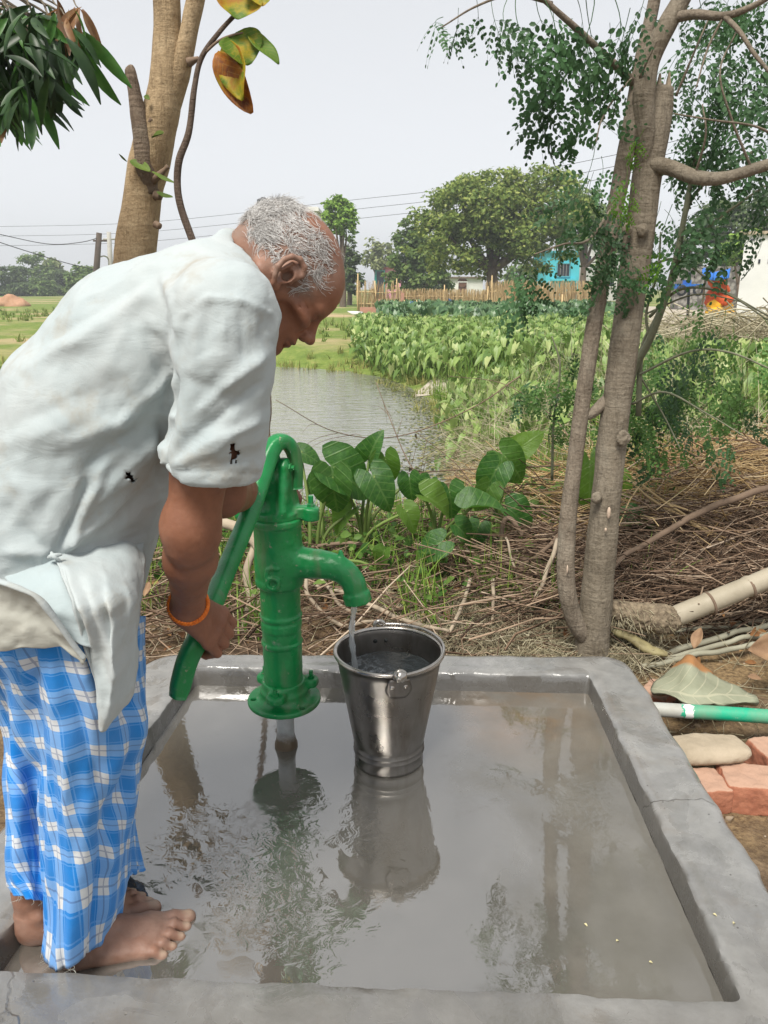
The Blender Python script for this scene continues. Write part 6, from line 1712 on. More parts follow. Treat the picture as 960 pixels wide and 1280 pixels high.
limb('trunk', [(738, 835, YM, 0.0595), (741, 790, YM, 0.0561), (748, 720, YM, 0.0544), (756, 640, YM, 0.0510), (766, 540, YM + .02, 0.0476), (779, 440, YM + .03, 0.0459), (792, 340, YM + .05, 0.0450), (806, 240, YM + .06, 0.0450), (818, 160, YM + .07, 0.0442), (822, 112, YM + .08, 0.0425)], M_BARK_M, mor, 18, 70, .05, 7)
limb('stem', [(752, 825, YM + .03, 0.0259), (734, 800, YM - .01, 0.0294), (717, 772, YM - .03, 0.0302), (708, 725, YM - .04, 0.0287), (710, 650, YM - .02, 0.0272), (722, 550, YM, 0.0259), (737, 440, YM, 0.0251), (756, 330, YM + .02, 0.0244), (775, 230, YM + .03, 0.0244), (789, 150, YM + .04, 0.0215), (803, 70, YM + .05, 0.0194), (818, 0, YM + .06, 0.0172), (830, -80, YM + .06, 0.0144)], M_BARK_S, mor, 14, 70, .035, 7)
limb('branch', [(802, 262, YM + .06, 0.0201), (805, 215, YM + .055, 0.0270), (805, 165, YM + .035, 0.0297), (805, 118, YM + .02, 0.0302), (812, 75, YM + .02, 0.0293), (836, 27, YM + .02, 0.0263), (860, -20, YM + .03, 0.0232), (890, -110, YM + .05, 0.0193)], M_BARK_M, mor, 16, 60, .05, 7)
limb('branch', [(802, 206, YM + .06, .012), (820, 206, YM + .03, .022), (842, 211, YM, .0205), (868, 221, YM - .04, .019), (900, 223, YM - .06, .0175), (940, 212, YM - .06, .0165), (990, 194, YM - .05, .015), (1080, 150, YM, .012)], M_BARK_M, mor, 14, 44, .05, 8)
limb('branch', [(795, 106, YM + .04, .014), (770, 82, YM, .011), (740, 54, YM - .05, .009), (705, 22, YM - .10, .008), (660, -15, YM - .14, .007), (600, -40, YM - .2, .005)], M_BARK_S, mor, 8, 36, .04)
limb('branch', [(730, 520, YM, .016), (742, 515, YM + .01, .017), (755, 502, YM + .03, .018), (768, 488, YM + .06, .014)], M_BARK_S, mor, 10, 20, .04)
limb('branch', [(842, 22, YM + .02, .018), (870, 18, YM - .04, .013), (905, 20, YM - .1, .010), (940, 8, YM - .14, .008), (990, -20, YM - .2, .006)], M_BARK_S, mor, 8, 36, .04)
limb('branch', [(905, 20, YM - .1, .007), (925, 40, YM - .16, .006), (945, 70, YM - .2, .005), (980, 110, YM - .25, .004)], M_BARK_S, mor, 7, 24, .04)
# broken stub, pruning knots
mb = MB(); st = at(822, 112, YM + .08)
for k_ in range(7):
    a = k_ * .9; p = st + A(math.cos(a), math.sin(a), 0) * .034; mb.tube([p - A(0, 0, .03), p + A(0, 0, .015 + .03 * rng.random())], [.014, .003], 5)
part('broken_stub', mb, M_STICK['pale'], mor, smooth=False)
for (px, py, Y, r) in ((779, 548, YM - .035, .022), (746, 622, YM - .05, .017), (784, 286, YM + .0, .016), (803, 288, YM + .0, .018)):
    c_ = at(px, py, Y); F = Field(c_ - .05, c_ + .05, .003); F.torus(c_, A(.5, -1, .1), r * .75, r * .42); F.ell(c_, (r * .7, r * .7, r * .7), k=.006)
    V, Fq = F.mesh(); V = relax(V, Fq, 2); V += vnormals(V, Fq) * (.0025 * fbm(V * 80, 2))[:, None]; part_np('bark_knot', V, Fq, M_BARK_M, mor)
for (px, py, w_, h_) in ((761, 641, .006, .020), (757, 662, .004, .007), (709, 712, .003, .016)):
    c_ = at(px, py, YM - (.063 if px > 730 else .080)); mb = MB(); F = Field(c_ - .035, c_ + .035, .0025); F.ell(c_, (w_, .006, h_)); V, Fq = F.mesh(); part_np('bark_scar', V, Fq, simple('pale_scar', (.55, .43, .33), (.42, .32, .24), 60, .8, .2) if 'M_SCAR' not in globals() else M_SCAR, mor); M_SCAR = bpy.data.objects[-1].data.materials[0] if False else bpy.data.materials['pale_scar']
nspr = 0
def spray(px, py, Y, ax, ay=None, sc=1.0, var=None, parent=mor, young=False, dy=None):
    """leaf hung at a point; (ax, ay) picture direction of its stalk"""
    global nspr
    p = at(px, py, Y); d = unit(A(ax, rng.normal() * .5 if dy is None else dy, -(ay or 0)))
    nz = A(rng.normal() * .35, -.35 + rng.normal() * .35, .85)
    Mm = frames(d[None], nz[None])[0]
    me = SPRS[rng.integers(0, 4)] if parent is not mor and rng.random() < .6 else SPRB[nspr % 2] if young else SPR[rng.integers(0, 6) if var is None else var]
    o = bpy.data.objects.new('leaf_spray', me); COL.objects.link(o); o.parent = parent
    o.matrix_local = Matrix.Translation(Vector(p - org(parent))) @ Matrix(Mm.tolist()).to_4x4() @ Matrix.Scale(sc * rng.uniform(.9, 1.1), 4); nspr += 1
    return o
def twig(pts, r0, r1, parent=mor, mat=None, name='twig'):
    mb = MB(); P = cr(np.array([at(*p) for p in pts]), 24); mb.tube(P, np.linspace(r0, r1, 24), 6); return part(name, mb, mat or M_BARK_S, parent)
twig([(690, 4, YM - .1), (640, -6, YM - .16), (595, 8, YM - .2), (552, 34, YM - .24)], .005, .002)
twig([(790, 98, YM), (770, 120, YM - .04), (752, 150, YM - .08), (745, 178, YM - .1)], .004, .0018)
for px, py, ax, ay, sc in ((560, 18, -1, .5, .72), (575, 10, -.7, 1, .62), (598, -2, -.3, 1, .7), (612, -6, .3, 1, .7), (640, -6, -.4, 1, .8), (655, -8, .2, 1, .95), (664, -4, .5, 1, .8),
                           (700, 40, -.6, 1, 1.0), (712, 30, -1, .6, .9), (704, 66, -.3, 1, 1.0), (722, 58, .1, 1, 1.0), (735, 60, .5, 1, .95), (700, 92, -.1, 1, .8), (730, 92, .2, 1, .8), (690, 10, .3, 1, .7), (720, 0, .8, .8, .8), (745, 0, .2, 1, .9), (770, -6, -.1, 1, 1.0), (786, 10, .1, 1, .8), (760, 30, .8, .5, .6), (678, -14, .4, 1, .9), (735, -20, 0, 1, 1.0), (800, -20, -.4, 1, .8),
                           (745, 178, -.05, 1, .72), (746, 196, .15, 1, .62), (744, 226, -.1, 1, .7), (748, 240, .2, 1, .6), (741, 212, -.3, 1, .5)):
    spray(px, py, YM - .1 + rng.normal() * .06, ax, ay, sc)
twig([(764, 262, YM), (735, 300, YM - .05), (705, 305, YM - .08), (668, 318, YM - .1)], .005, .002)
for px, py, ax, ay, sc in ((672, 312, -.7, .8, .75), (662, 316, -.2, 1, .8), (664, 308, .0, 1, .7), (652, 322, -.6, 1, .6), (752, 300, .2, 1, .7), (740, 300, .3, 1, .8), (748, 308, .3, 1, .7), (765, 318, .1, 1, .75), (775, 312, .5, 1, .7), (756, 296, .1, 1, .5), (756, 300, -.2, 1, .5), (724, 246, -.4, .8, .7), (730, 250, .1, 1, .7), (712, 256, -.6, .8, .7), (744, 262, -.2, .9, .6)):
    spray(px, py, YM - .06 + rng.normal() * .05, ax, ay, sc)
for px, py, ax, ay in ((800, 160, -.2, 1), (778, 206, -.2, 1), (786, 230, .2, 1), (842, 310, .2, .9)): spray(px, py, YM - .09, ax, ay, .45, young=True)
for k_ in range(84):      # right-hand crown
    while True:
        px, py = rng.uniform(838, 995), rng.uniform(-30, 265)
        dens = .95 if py < 200 else .75
        if px < 850 and 20 < py < 90: dens = .25
        if 855 < px < 900 and 40 < py < 130: dens *= .7
        if 205 < py + 40 < 240: dens *= .8
        if rng.random() < dens: break
    spray(px, py, YM + .12 + abs(rng.normal()) * .25, rng.normal() * .7 + (.5 if px < 862 else 0), rng.uniform(.2, 1), rng.uniform(.55, 1.0))
for pts in ([(905, 20, YM - .1), (885, 60, YM - .1), (870, 110, YM - .12)], [(940, 212, YM - .06), (915, 150, YM - .1), (900, 90, YM - .12), (920, 40, YM - .1)], [(845, 120, YM + .05), (870, 60, YM), (885, 25, YM)], [(868, 221, YM - .04), (882, 170, YM - .1), (878, 130, YM - .1)], [(800, 96, YM), (812, 70, YM - .04), (822, 50, YM - .06)], [(990, 190, YM), (950, 160, YM - .1), (890, 150, YM - .15), (842, 142, YM - .12)]):
    twig(pts, .004, .0018)
# young suckers behind the big trunk: thin grey-green stems with low leaf sprays
sap = thing('moringa_sapling', 'young drumstick sapling with thin grey green stems right of the big trunk', 'sapling', gp(792, 560, 0) * A(0, 0, 0) + A(*at(800, 600, 3.0)[:2], gz(*at(800, 600, 3.0)[:2])))
YSP = 2.9
for pts, r0, r1 in (([(776, 560, YSP), (790, 470, YSP), (812, 425, YSP - .05), (836, 360, YSP - .1), (850, 300, YSP - .12), (862, 235, YSP - .12), (872, 180, YSP - .1)], .017, .007), ([(798, 520, YSP), (802, 440, YSP), (822, 395, YSP - .05), (840, 345, YSP - .08), (856, 270, YSP - .1), (880, 230, YSP - .1), (940, 190, YSP - .1)], .011, .005),
                    ([(812, 425, YSP - .05), (808, 390, YSP - .05), (822, 340, YSP - .1), (826, 290, YSP - .1)], .006, .003), ([(838, 350, YSP - .1), (880, 290, YSP - .15), (930, 250, YSP - .2), (985, 215, YSP - .2)], .007, .003), ([(800, 468, YSP - .05), (860, 440, YSP - .2), (910, 440, YSP - .3), (965, 462, YSP - .35)], .005, .003), ([(812, 396, YSP), (850, 362, YSP - .1), (905, 366, YSP - .2), (960, 400, YSP - .25)], .006, .003), ([(815, 330, YSP - .1), (850, 325, YSP - .15), (900, 360, YSP - .2), (960, 395, YSP - .2)], .005, .003), ([(808, 392, YSP), (870, 368, YSP - .1), (930, 378, YSP - .15)], .004, .002), ([(800, 470, YSP), (830, 520, YSP), (850, 560, YSP - .1)], .004, .002), ([(790, 505, YSP), (830, 490, YSP - .1), (880, 515, YSP - .2), (930, 545, YSP - .3)], .005, .002)):
    twig(pts, r0, r1, sap, M_STEMG, 'stem')
for k_ in range(58):
    px, py = rng.uniform(778, 945), rng.uniform(400, 560)
    if py > 500 and px > 900: px -= 90
    if px > 865 and py < 440: py += 60
    spray(px, py, YSP + .1 + abs(rng.normal()) * .18, rng.normal() * .8, rng.uniform(-.1, .9), rng.uniform(.6, .95), parent=sap)
for px, py, ax, ay, sc in ((905, 385, .2, .9, .8), (925, 400, .3, 1, .8), (885, 395, -.5, .8, .7), (945, 395, .4, .8, .8), (930, 440, .2, 1, .8), (915, 450, -.3, 1, .8), (890, 370, -.8, .5, .6), (836, 300, .3, .9, .6), (826, 292, -.3, .9, .6), (850, 300, .5, .8, .6), (820, 250, -.2, .9, .6), (832, 262, .4, 1, .6), (826, 340, -.2, .9, .5)):
    spray(px, py, YSP - .2, ax, ay, sc, parent=sap)
sap2 = thing('moringa_sapling', 'low drumstick shoots between the pond bank and the thin tree stem', 'sapling', A(*at(690, 600, 3.4)[:2], gz(*at(690, 600, 3.4)[:2])))
twig([(690, 600, 3.4), (692, 530, 3.35), (700, 460, 3.3), (690, 420, 3.3)], .007, .003, sap2, M_STEMG, 'stem')
for k_ in range(20): spray(rng.uniform(668, 735), rng.uniform(425, 520), 3.3 + rng.normal() * .12, rng.normal() * .8, rng.uniform(0, .9), rng.uniform(.6, .9), parent=sap2)

# ---------------- teak tree at the left, cut back
tk = thing('teak_tree', 'tan trunk of a cut back teak tree behind the man', 'tree', A(*at(150, 700, 3.6)[:2], gz(*at(150, 700, 3.6)[:2])))
YT_ = 3.6
b_ = at(150, 700, YT_)
limb('trunk', [(148, 720, YT_, .115), (152, 600, YT_, .105), (160, 450, YT_, .095), (168, 330, YT_, .090), (177, 250, YT_, .078), (192, 180, YT_, .080), (206, 110, YT_, .072), (209, 50, YT_, .060), (208, -10, YT_, .056), (206, -120, YT_, .05)], M_BARK_T, tk, 18, 70, .05, 6)
limb('branch', [(204, 150, YT_ + .02, .050), (218, 110, YT_, .046), (230, 70, YT_ - .02, .038), (240, 20, YT_ - .03, .035), (252, -40, YT_ - .04, .033), (262, -120, YT_ - .04, .03)], M_BARK_T, tk, 14, 44, .05, 7)
limb('branch', [(186, 240, YT_ - .02, .055), (182, 205, YT_ - .05, .048), (176, 165, YT_ - .07, .036), (170, 125, YT_ - .08, .027), (163, 90, YT_ - .09, .022), (161, 84, YT_ - .09, .014)], bark('dead_teak', (.14, .10, .075), (.22, .165, .12), (.30, .24, .18)), tk, 12, 36, .07, 9)
for pts, r in (([(192, 226, YT_ - .06), (202, 216, YT_ - .08), (210, 208, YT_ - .09)], .016), ([(236, 78, YT_ - .05), (243, 75, YT_ - .06), (248, 73, YT_ - .07)], .018), ([(195, 244, YT_ - .07), (201, 246, YT_ - .08)], .02), ([(194, 280, YT_ - .07), (200, 283, YT_ - .08)], .02), ([(183, 160, YT_ - .06), (190, 148, YT_ - .08)], .012)):
    mb = MB(); P = cr(np.array([at(*p) for p in pts]), 8); mb.tube(P, r * np.linspace(1, .65, 8) * (1 + .3 * vnoise(P * 60)), 8); part('twig_stub', mb, M_STICK['brown'], tk)
M_TEAKG = leafmat('teak_leaf_green', (.10, .17, .03), (.18, .25, .05), .6, .4, 9, .2)
def tk_leaf(stem, tip, hw, mat, parent, up, seed=0, name='leaf'):
    P, UV = big_leaf(at(*stem), at(*tip), hw, unit(up), 14, 9, .014, .45, seed, .65); mb = MB(); mb.grid(P, UV); o = part(name, mb, mat, parent, uv=True); solid(o, .0008, 0); return o
for s, t, hw in (((190, 170, YT_ - .1), (204, 166, YT_ - .15), .022), ((163, 198, YT_ - .1), (188, 216, YT_ - .12), .026), ((180, 120, YT_ - .1), (187, 124, YT_ - .1), .012), ((196, 240, YT_ - .1), (216, 246, YT_ - .12), .012), ((190, 216, YT_ - .1), (219, 226, YT_ - .12), .01), ((160, 200, YT_ - .1), (150, 190, YT_ - .15), .008)):
    tk_leaf(s, t, hw, M_TEAKG, tk, A(0, -.7, .7), name='leaf')
# teak shoot in front: one long thin stem with a few large leaves
ts = thing('teak_sapling', 'thin curving teak shoot with big yellow and rusty leaves at its top', 'sapling', A(*at(330, 640, 2.9)[:2], gz(*at(330, 640, 2.9)[:2])))
YK = 2.9
limb('stem', [(326, 640, YK, .012), (300, 480, YK, .012), (262, 360, YK, .0125), (241, 302, YK, .0125), (224, 250, YK, .012), (223, 205, YK, .012), (236, 165, YK, .0115), (243, 110, YK, .0105), (252, 72, YK, .0095), (276, 38, YK, .008), (305, 6, YK, .007), (325, -25, YK, .006)], bark('shoot_bark', (.10, .072, .055), (.15, .11, .085), (.21, .16, .125), 2.0), ts, 10, 80, .05, 8)
q = NT('teak_leaf_yellow'); n1 = q.noise(15, 5, .65); uvn = q.n('ShaderNodeUVMap'); s_ = q.n('ShaderNodeSeparateXYZ'); q.l(uvn.outputs[0], s_.inputs[0]); oi = q.n('ShaderNodeObjectInfo')
vein = q.math('LESS_THAN', q.math('ABSOLUTE', q.math('SUBTRACT', q.math('FRACT', q.math('SUBTRACT', q.math('MULTIPLY', s_.outputs[0], 8), q.math('MULTIPLY', q.math('ABSOLUTE', s_.outputs[1]), 2))), .5)), .05)
base = q.ramp(n1, [(.35, (.16, .24, .02)), (.48, (.48, .36, .02)), (.62, (.52, .20, .02)), (.75, (.22, .07, .02))])
def tinted(name, shift):
    q = NT(name); n1 = q.noise(15, 5, .65); uvn = q.n('ShaderNodeUVMap'); s_ = q.n('ShaderNodeSeparateXYZ'); q.l(uvn.outputs[0], s_.inputs[0])
    vein = q.math('LESS_THAN', q.math('ABSOLUTE', q.math('SUBTRACT', q.math('FRACT', q.math('SUBTRACT', q.math('MULTIPLY', s_.outputs[0], 8), q.math('MULTIPLY', q.math('ABSOLUTE', s_.outputs[1]), 2))), .5)), .05)
    f = q.math('ADD', n1, shift)
    base = q.ramp(f, [(.35, (.13, .24, .02)), (.5, (.50, .40, .02)), (.66, (.50, .19, .02)), (.82, (.20, .06, .02))])
    base = q.mix(q.math('MULTIPLY', vein, .35), base, (.55, .42, .12))
    q.set(Base_Color=base, Roughness=.6); q.bump(q.math('ADD', vein, n1), .3, .005)
    t_ = q.n('ShaderNodeBsdfTranslucent'); q.l(base, t_.inputs[0]); mx = q.n('ShaderNodeMixShader'); mx.inputs[0].default_value = .45
    q.l(q.b.outputs[0], mx.inputs[1]); q.l(t_.outputs[0], mx.inputs[2]); q.l(mx.outputs[0], q.out.inputs[0]); return q.m
bpy.data.materials.remove(q.m)
TY, TR, TG = tinted('teak_leaf_turning', .0), tinted('teak_leaf_rusty', .2), tinted('teak_leaf_fresh', -.16)
tk_leaf((290, 45, YK), (312, 80, YK - .03), .078, TG, ts, A(.4, -.9, .2), 3)
tk_leaf((284, 52, YK), (306, 126, YK - .04), .055, TY, ts, A(-.5, -.85, .1), 5)
tk_leaf((272, 66, YK), (316, 142, YK - .02), .048, TR, ts, A(-.3, -.9, .1), 7)
tk_leaf((310, 40, YK), (348, 82, YK - .02), .033, TG, ts, A(.3, -.8, .4), 9)
tk_leaf((300, -10, YK), (296, 26, YK - .04), .075, TY, ts, A(.2, -.9, .2), 11)
tk_leaf((322, -18, YK), (328, 6, YK - .04), .06, TY, ts, A(.1, -.9, .3), 12)
twig([(254, 68, YK), (272, 52, YK - .01), (290, 44, YK - .01), (310, 40, YK)], .005, .003, ts, M_STICK['brown'], 'leaf_stalk')

# ---------------- mango branch hanging in from the left
mg = thing('mango_tree', 'dark mango foliage hanging into the top left corner', 'tree', A(-3.4, 2.9, gz(-3.4, 2.9)))
mb = MB(); P = cr([A(-3.4, 2.9, -.2), A(-3.35, 2.9, 1.2), A(-3.2, 2.95, 2.2), A(-2.9, 3.0, 3.2)], 24); mb.tube(P, np.linspace(.19, .11, 24), 14); part('trunk', mb, M_BARK_M, mg)
M_MGL = leafmat('mango_leaf_dark', (.014, .042, .012), (.032, .072, .018), .42, .18, 5, .45)
M_MGR = leafmat('mango_leaf_young', (.22, .10, .05), (.30, .18, .08), .45, .35, 5, .3)
M_MGG = leafmat('mango_leaf_green', (0.049, 0.168, 0.028), (0.098, 0.238, 0.042), .4, .3, 5, .3)
def mango_mesh(name, mat, curl):
    V, F_ = leaf_quad(8, .22, curl, .55); me = mesh_np(name, V, F_, True); me.materials.append(mat); return me
ML = [mango_mesh('mango_leaf_a', M_MGL, .25), mango_mesh('mango_leaf_b', M_MGL, .5), mango_mesh('mango_leaf_c', M_MGL, .1)]; MR_ = [mango_mesh('mango_leaf_r', M_MGR, .35)]; MGn = [mango_mesh('mango_leaf_g', M_MGG, .3)]
def mleaf(px, py, Y, dx, dy, L, mes):
    p = at(px, py, Y); d = unit(A(dx, rng.normal() * .5, -dy)); nz = A(rng.normal() * .6, -.5 + rng.normal() * .5, .6)
    o = bpy.data.objects.new('leaf', mes[rng.integers(0, len(mes))]); COL.objects.link(o); o.parent = mg
    o.matrix_local = Matrix.Translation(Vector(p - org(mg))) @ Matrix(frames(d[None], nz[None])[0].tolist()).to_4x4() @ Matrix.Scale(L, 4)
whorls = [(10, 12), (38, 8), (62, 20), (20, 45), (45, 48), (8, 75), (30, 80), (52, 78), (10, 105), (30, 110), (66, 50), (-8, 30), (-8, 90), (20, 20), (48, 25), (-4, 55), (30, 60), (78, 52), (62, 88), (30, 122), (12, 128), (88, 36), (55, 62), (4, 20), (70, 36)]
for wx, wy in whorls:
    twig([(-120 + rng.normal() * 30, -60, 2.95), (wx - 30, wy - 30, 2.95), (wx, wy, 2.9)], .006, .003, mg, M_BARK_M)
    for k_ in range(11):
        a = rng.normal() * .95; mleaf(wx + rng.normal() * 4, wy + rng.normal() * 5, 2.9 + rng.normal() * .15, math.sin(a), abs(math.cos(a)) + .15, rng.uniform(.11, .18), ML if rng.random() < .88 else MGn)
for wx, wy in ((84, 22), (98, 10), (72, 8)):
    twig([(-100, -70, 2.95), (wx - 30, wy - 25, 2.9), (wx, wy, 2.85)], .005, .002, mg, M_BARK_M)
    for k_ in range(8):
        a = rng.normal() * .7 + .2; mleaf(wx + rng.normal() * 3, wy + rng.normal() * 4, 2.85 + rng.normal() * .08, math.sin(a), abs(math.cos(a)) + .2, rng.uniform(.09, .15), MR_ if rng.random() < .75 else MGn)
for a in ((42, 122, .05, 1, .17), (46, 128, .7, 1, .17), (12, 128, .1, 1, .16), (76, 62, .2, 1, .18), (100, 55, .5, 1, .2), (106, 40, .7, 1, .2)): mleaf(a[0], a[1], 2.88, a[2], a[3], a[4], MGn if a[0] > 40 else MR_)

# ================================================================== BACKGROUND
M_FARL = {'mango': island_mat('far_mango_leaf', [(0, (0.102, 0.166, 0.041)), (.45, (0.188, 0.265, 0.059)), (.8, (0.314, 0.392, 0.092)), (1, (0.438, 0.470, 0.158))], .6, .4),
          'green': island_mat('far_green_leaf', [(0, (0.080, 0.145, 0.043)), (.5, (0.145, 0.225, 0.065)), (1, (0.261, 0.348, 0.109))], .6, .4),
          'dark': island_mat('far_dark_leaf', [(0, (0.058, 0.094, 0.036)), (.5, (0.094, 0.145, 0.052)), (1, (0.160, 0.217, 0.080))], .6, .35),
          'bright': island_mat('far_bright_leaf', [(0, (0.109, 0.217, 0.029)), (.5, (0.203, 0.348, 0.051)), (1, (0.319, 0.478, 0.087))], .6, .35),
          'pale': island_mat('far_pale_leaf', [(0, (0.145, 0.189, 0.072)), (.5, (0.232, 0.275, 0.109)), (1, (0.348, 0.377, 0.174))], .6, .35)}
M_TRUNK = simple('far_trunk', (.17, .125, .09), (.10, .072, .05), 3, .9, .3)
LQ = (np.array([(0, 0, 0), (.5, .28, .05), (1, 0, 0), (.5, -.28, .05)]), np.array([(0, 1, 2, 3)]))
def far_tree(name, label, base, lumps, Y, n, size, mat, trunk_r=.2, group=None, limbs=True, depth=.9, gap=.0):
    """lumps: (px, py, r_px, weight) discs of the crown as seen; real depth given to each"""
    b = at(base[0], base[1], Y); b[2] = gz(b[0], b[1])
    t = thing(name, label, 'tree', b, group)
    C = np.array([at(l[0], l[1], Y) for l in lumps]); sc_ = (Y * CF + .3) / FOC; Rr = np.array([l[2] for l in lumps]) * sc_
    C[:, 1] += rng.normal(size=len(C)) * Rr * .35
    # sub-clumps make light and dark masses with gaps between
    cl, cr_ = [], []
    for c_, r_ in zip(C, Rr):
        k = max(6, int(30 * (r_ / Rr.max()) ** 2)); d_ = rand_unit(k); rad_ = r_ * rng.uniform(.35, 1.0, k) ** .5
        cl.append(c_ + d_ * rad_[:, None] * A(1, depth, .92)); cr_.append(r_ * rng.uniform(.20, .38, k))
    cl = np.concatenate(cl); cr_ = np.concatenate(cr_)
    w = cr_ ** 2; i = rng.choice(len(cl), n, p=w / w.sum())
    d_ = rand_unit(n); rr_ = rng.random(n) ** .45
    p = cl[i] + d_ * (cr_[i] * rr_)[:, None] * A(1.15, 1.15, .8)
    nor = d_ * .8 + rand_unit(n) * .7 + A(0, 0, .5); tip = rand_unit(n) * A(1, 1, .5) + A(0, 0, -.45)
    V, F_ = scatter(*LQ, frames(tip, nor), p, rng.uniform(.6, 1.25, n) * size)
    part_np('crown', V, F_, M_FARL[mat], t, smooth=False)
    mb = MB(); top = C[:, 2].mean(); ctr = A(C[:, 0].mean(), C[:, 1].mean(), top)
    fork = b * .45 + A(ctr[0], b[1], 0) * .55; fork[2] = b[2] + (top - b[2]) * .45
    mb.tube(cr([b - A(0, 0, .3), b * .6 + fork * .4 + A(trunk_r * .3, 0, 0), fork], 10), np.linspace(trunk_r * 1.25, trunk_r * .85, 10), 9)
    part('trunk', mb, M_TRUNK, t)
    if limbs:
        for c_, r_ in list(zip(C, Rr))[:7]:
            mb = MB(); mb.tube(cr([fork - A(0, 0, .2), fork * .5 + c_ * .5 + A(0, 0, -.1 * r_), c_ * .85 + fork * .15, c_ + rand_unit(1)[0] * r_ * .3], 9), np.linspace(trunk_r * .6, trunk_r * .12, 9), 6); part('limb', mb, M_TRUNK, t)
    return t
far_tree('mango_tree', 'large round mango tree with a brown trunk in front of the white hut', (612, 384), [(565, 262, 42), (615, 250, 42), (650, 230, 30), (690, 262, 42), (610, 300, 46), (560, 300, 38), (665, 300, 40), (700, 300, 26), (540, 285, 26), (630, 222, 22), (590, 232, 26), (640, 275, 48), (720, 275, 24), (540, 268, 24), (580, 280, 44), (670, 240, 30), (655, 262, 40), (530, 310, 24), (600, 262, 44)], 50, 30000, .30, 'mango', .38)
far_tree('leafy_tree', 'paler green tree close behind the left side of the mango tree', (520, 372), [(515, 300, 22), (505, 325, 22), (535, 320, 26), (525, 345, 26), (500, 345, 18), (550, 350, 20), (512, 285, 12)], 62, 7500, .38, 'green', .25)
far_tree('leafy_tree', 'bright green narrow tree just right of the old man\'s head', (428, 372), [(424, 262, 17), (430, 278, 14), (418, 276, 14), (434, 290, 10), (426, 254, 9)], 60, 3000, .34, 'bright', .22)
far_tree('leafy_tree', 'dark green tree low beside the old man\'s forehead', (436, 372), [(438, 322, 12), (432, 340, 14), (442, 352, 14), (436, 305, 8)], 66, 2400, .38, 'dark', .2)
far_tree('sparse_tree', 'sparse grey green tree above the pink house', (474, 372), [(466, 306, 10), (480, 312, 11), (472, 325, 12), (460, 322, 9), (486, 328, 8)], 100, 900, .6, 'pale', .2)
far_tree('leafy_tree', 'tree rising behind the turquoise house left of the thin stem', (725, 372), [(712, 256, 22), (735, 262, 24), (745, 285, 24), (722, 285, 24), (760, 300, 16), (740, 246, 12)], 64, 5500, .38, 'green', .25)
far_tree('leafy_tree', 'dense dark tree at the right edge behind the stone wall', (900, 372), [(905, 275, 30), (880, 300, 26), (925, 290, 30), (890, 325, 22), (955, 262, 26), (985, 280, 30)], 55, 8000, .36, 'dark', .3)
far_tree('leafy_tree', 'bright green bush showing beside the white building', (925, 372), [(928, 300, 14), (915, 315, 14), (935, 318, 12)], 48, 2200, .28, 'bright', .15)
far_tree('leafy_tree', 'tree crown behind the white house between the two stems', (800, 372), [(790, 300, 20), (775, 280, 18), (765, 330, 16)], 75, 1600, .6, 'green', .25)
for k_, (px, py, r, Y, m, lab) in enumerate([(8, 348, 20, 125, 'dark', 'far hazy tree at the very left edge of the field'), (38, 338, 23, 130, 'green', 'far hazy round tree, tallest of the left tree line'), (22, 362, 12, 120, 'dark', 'low far bush below the tallest tree of the left tree line'), (66, 334, 12, 140, 'pale', 'thin far tree with open crown in the left tree line'), (74, 352, 15, 128, 'dark', 'far dark tree right of the open crowned one'),
        (98, 348, 17, 110, 'green', 'far green tree nearest the two utility poles'), (118, 346, 14, 108, 'green', 'far green tree behind the two utility poles'), (142, 350, 14, 112, 'green', 'far green tree behind the old man\'s back'), (52, 358, 14, 122, 'green', 'low far tree in the middle of the left tree line'), (-30, 340, 26, 125, 'dark', 'far tree just outside the left edge of the frame')]):
    far_tree('far_tree', lab, (px, 372), [(px, py, r), (px - r * .5, py + r * .5, r * .7), (px + r * .55, py + r * .45, r * .7), (px, py + r * .9, r * .6)], Y, 2600, .6, m, .25, 'tree line beyond the field at left', limbs=False)
for k_, (px, py, r, Y, m, lab) in enumerate([(380, 350, 14, 95, 'green', 'bush by the bank behind the old man\'s chin'), (640, 356, 10, 92, 'dark', 'dark bush right of the white hut'), (650, 345, 16, 85, 'green', 'bush between the white hut and the turquoise house'), (540, 358, 14, 80, 'dark', 'dark bush beneath the paler green tree'), (1010, 330, 40, 60, 'green', 'tree behind the white building at right')]):
    far_tree('bush', lab, (px, 376), [(px, py, r), (px - r * .6, py + 3, r * .7), (px + r * .6, py + 3, r * .7)], Y, 900, .5, m, .12, 'bushes among the far houses', limbs=False)

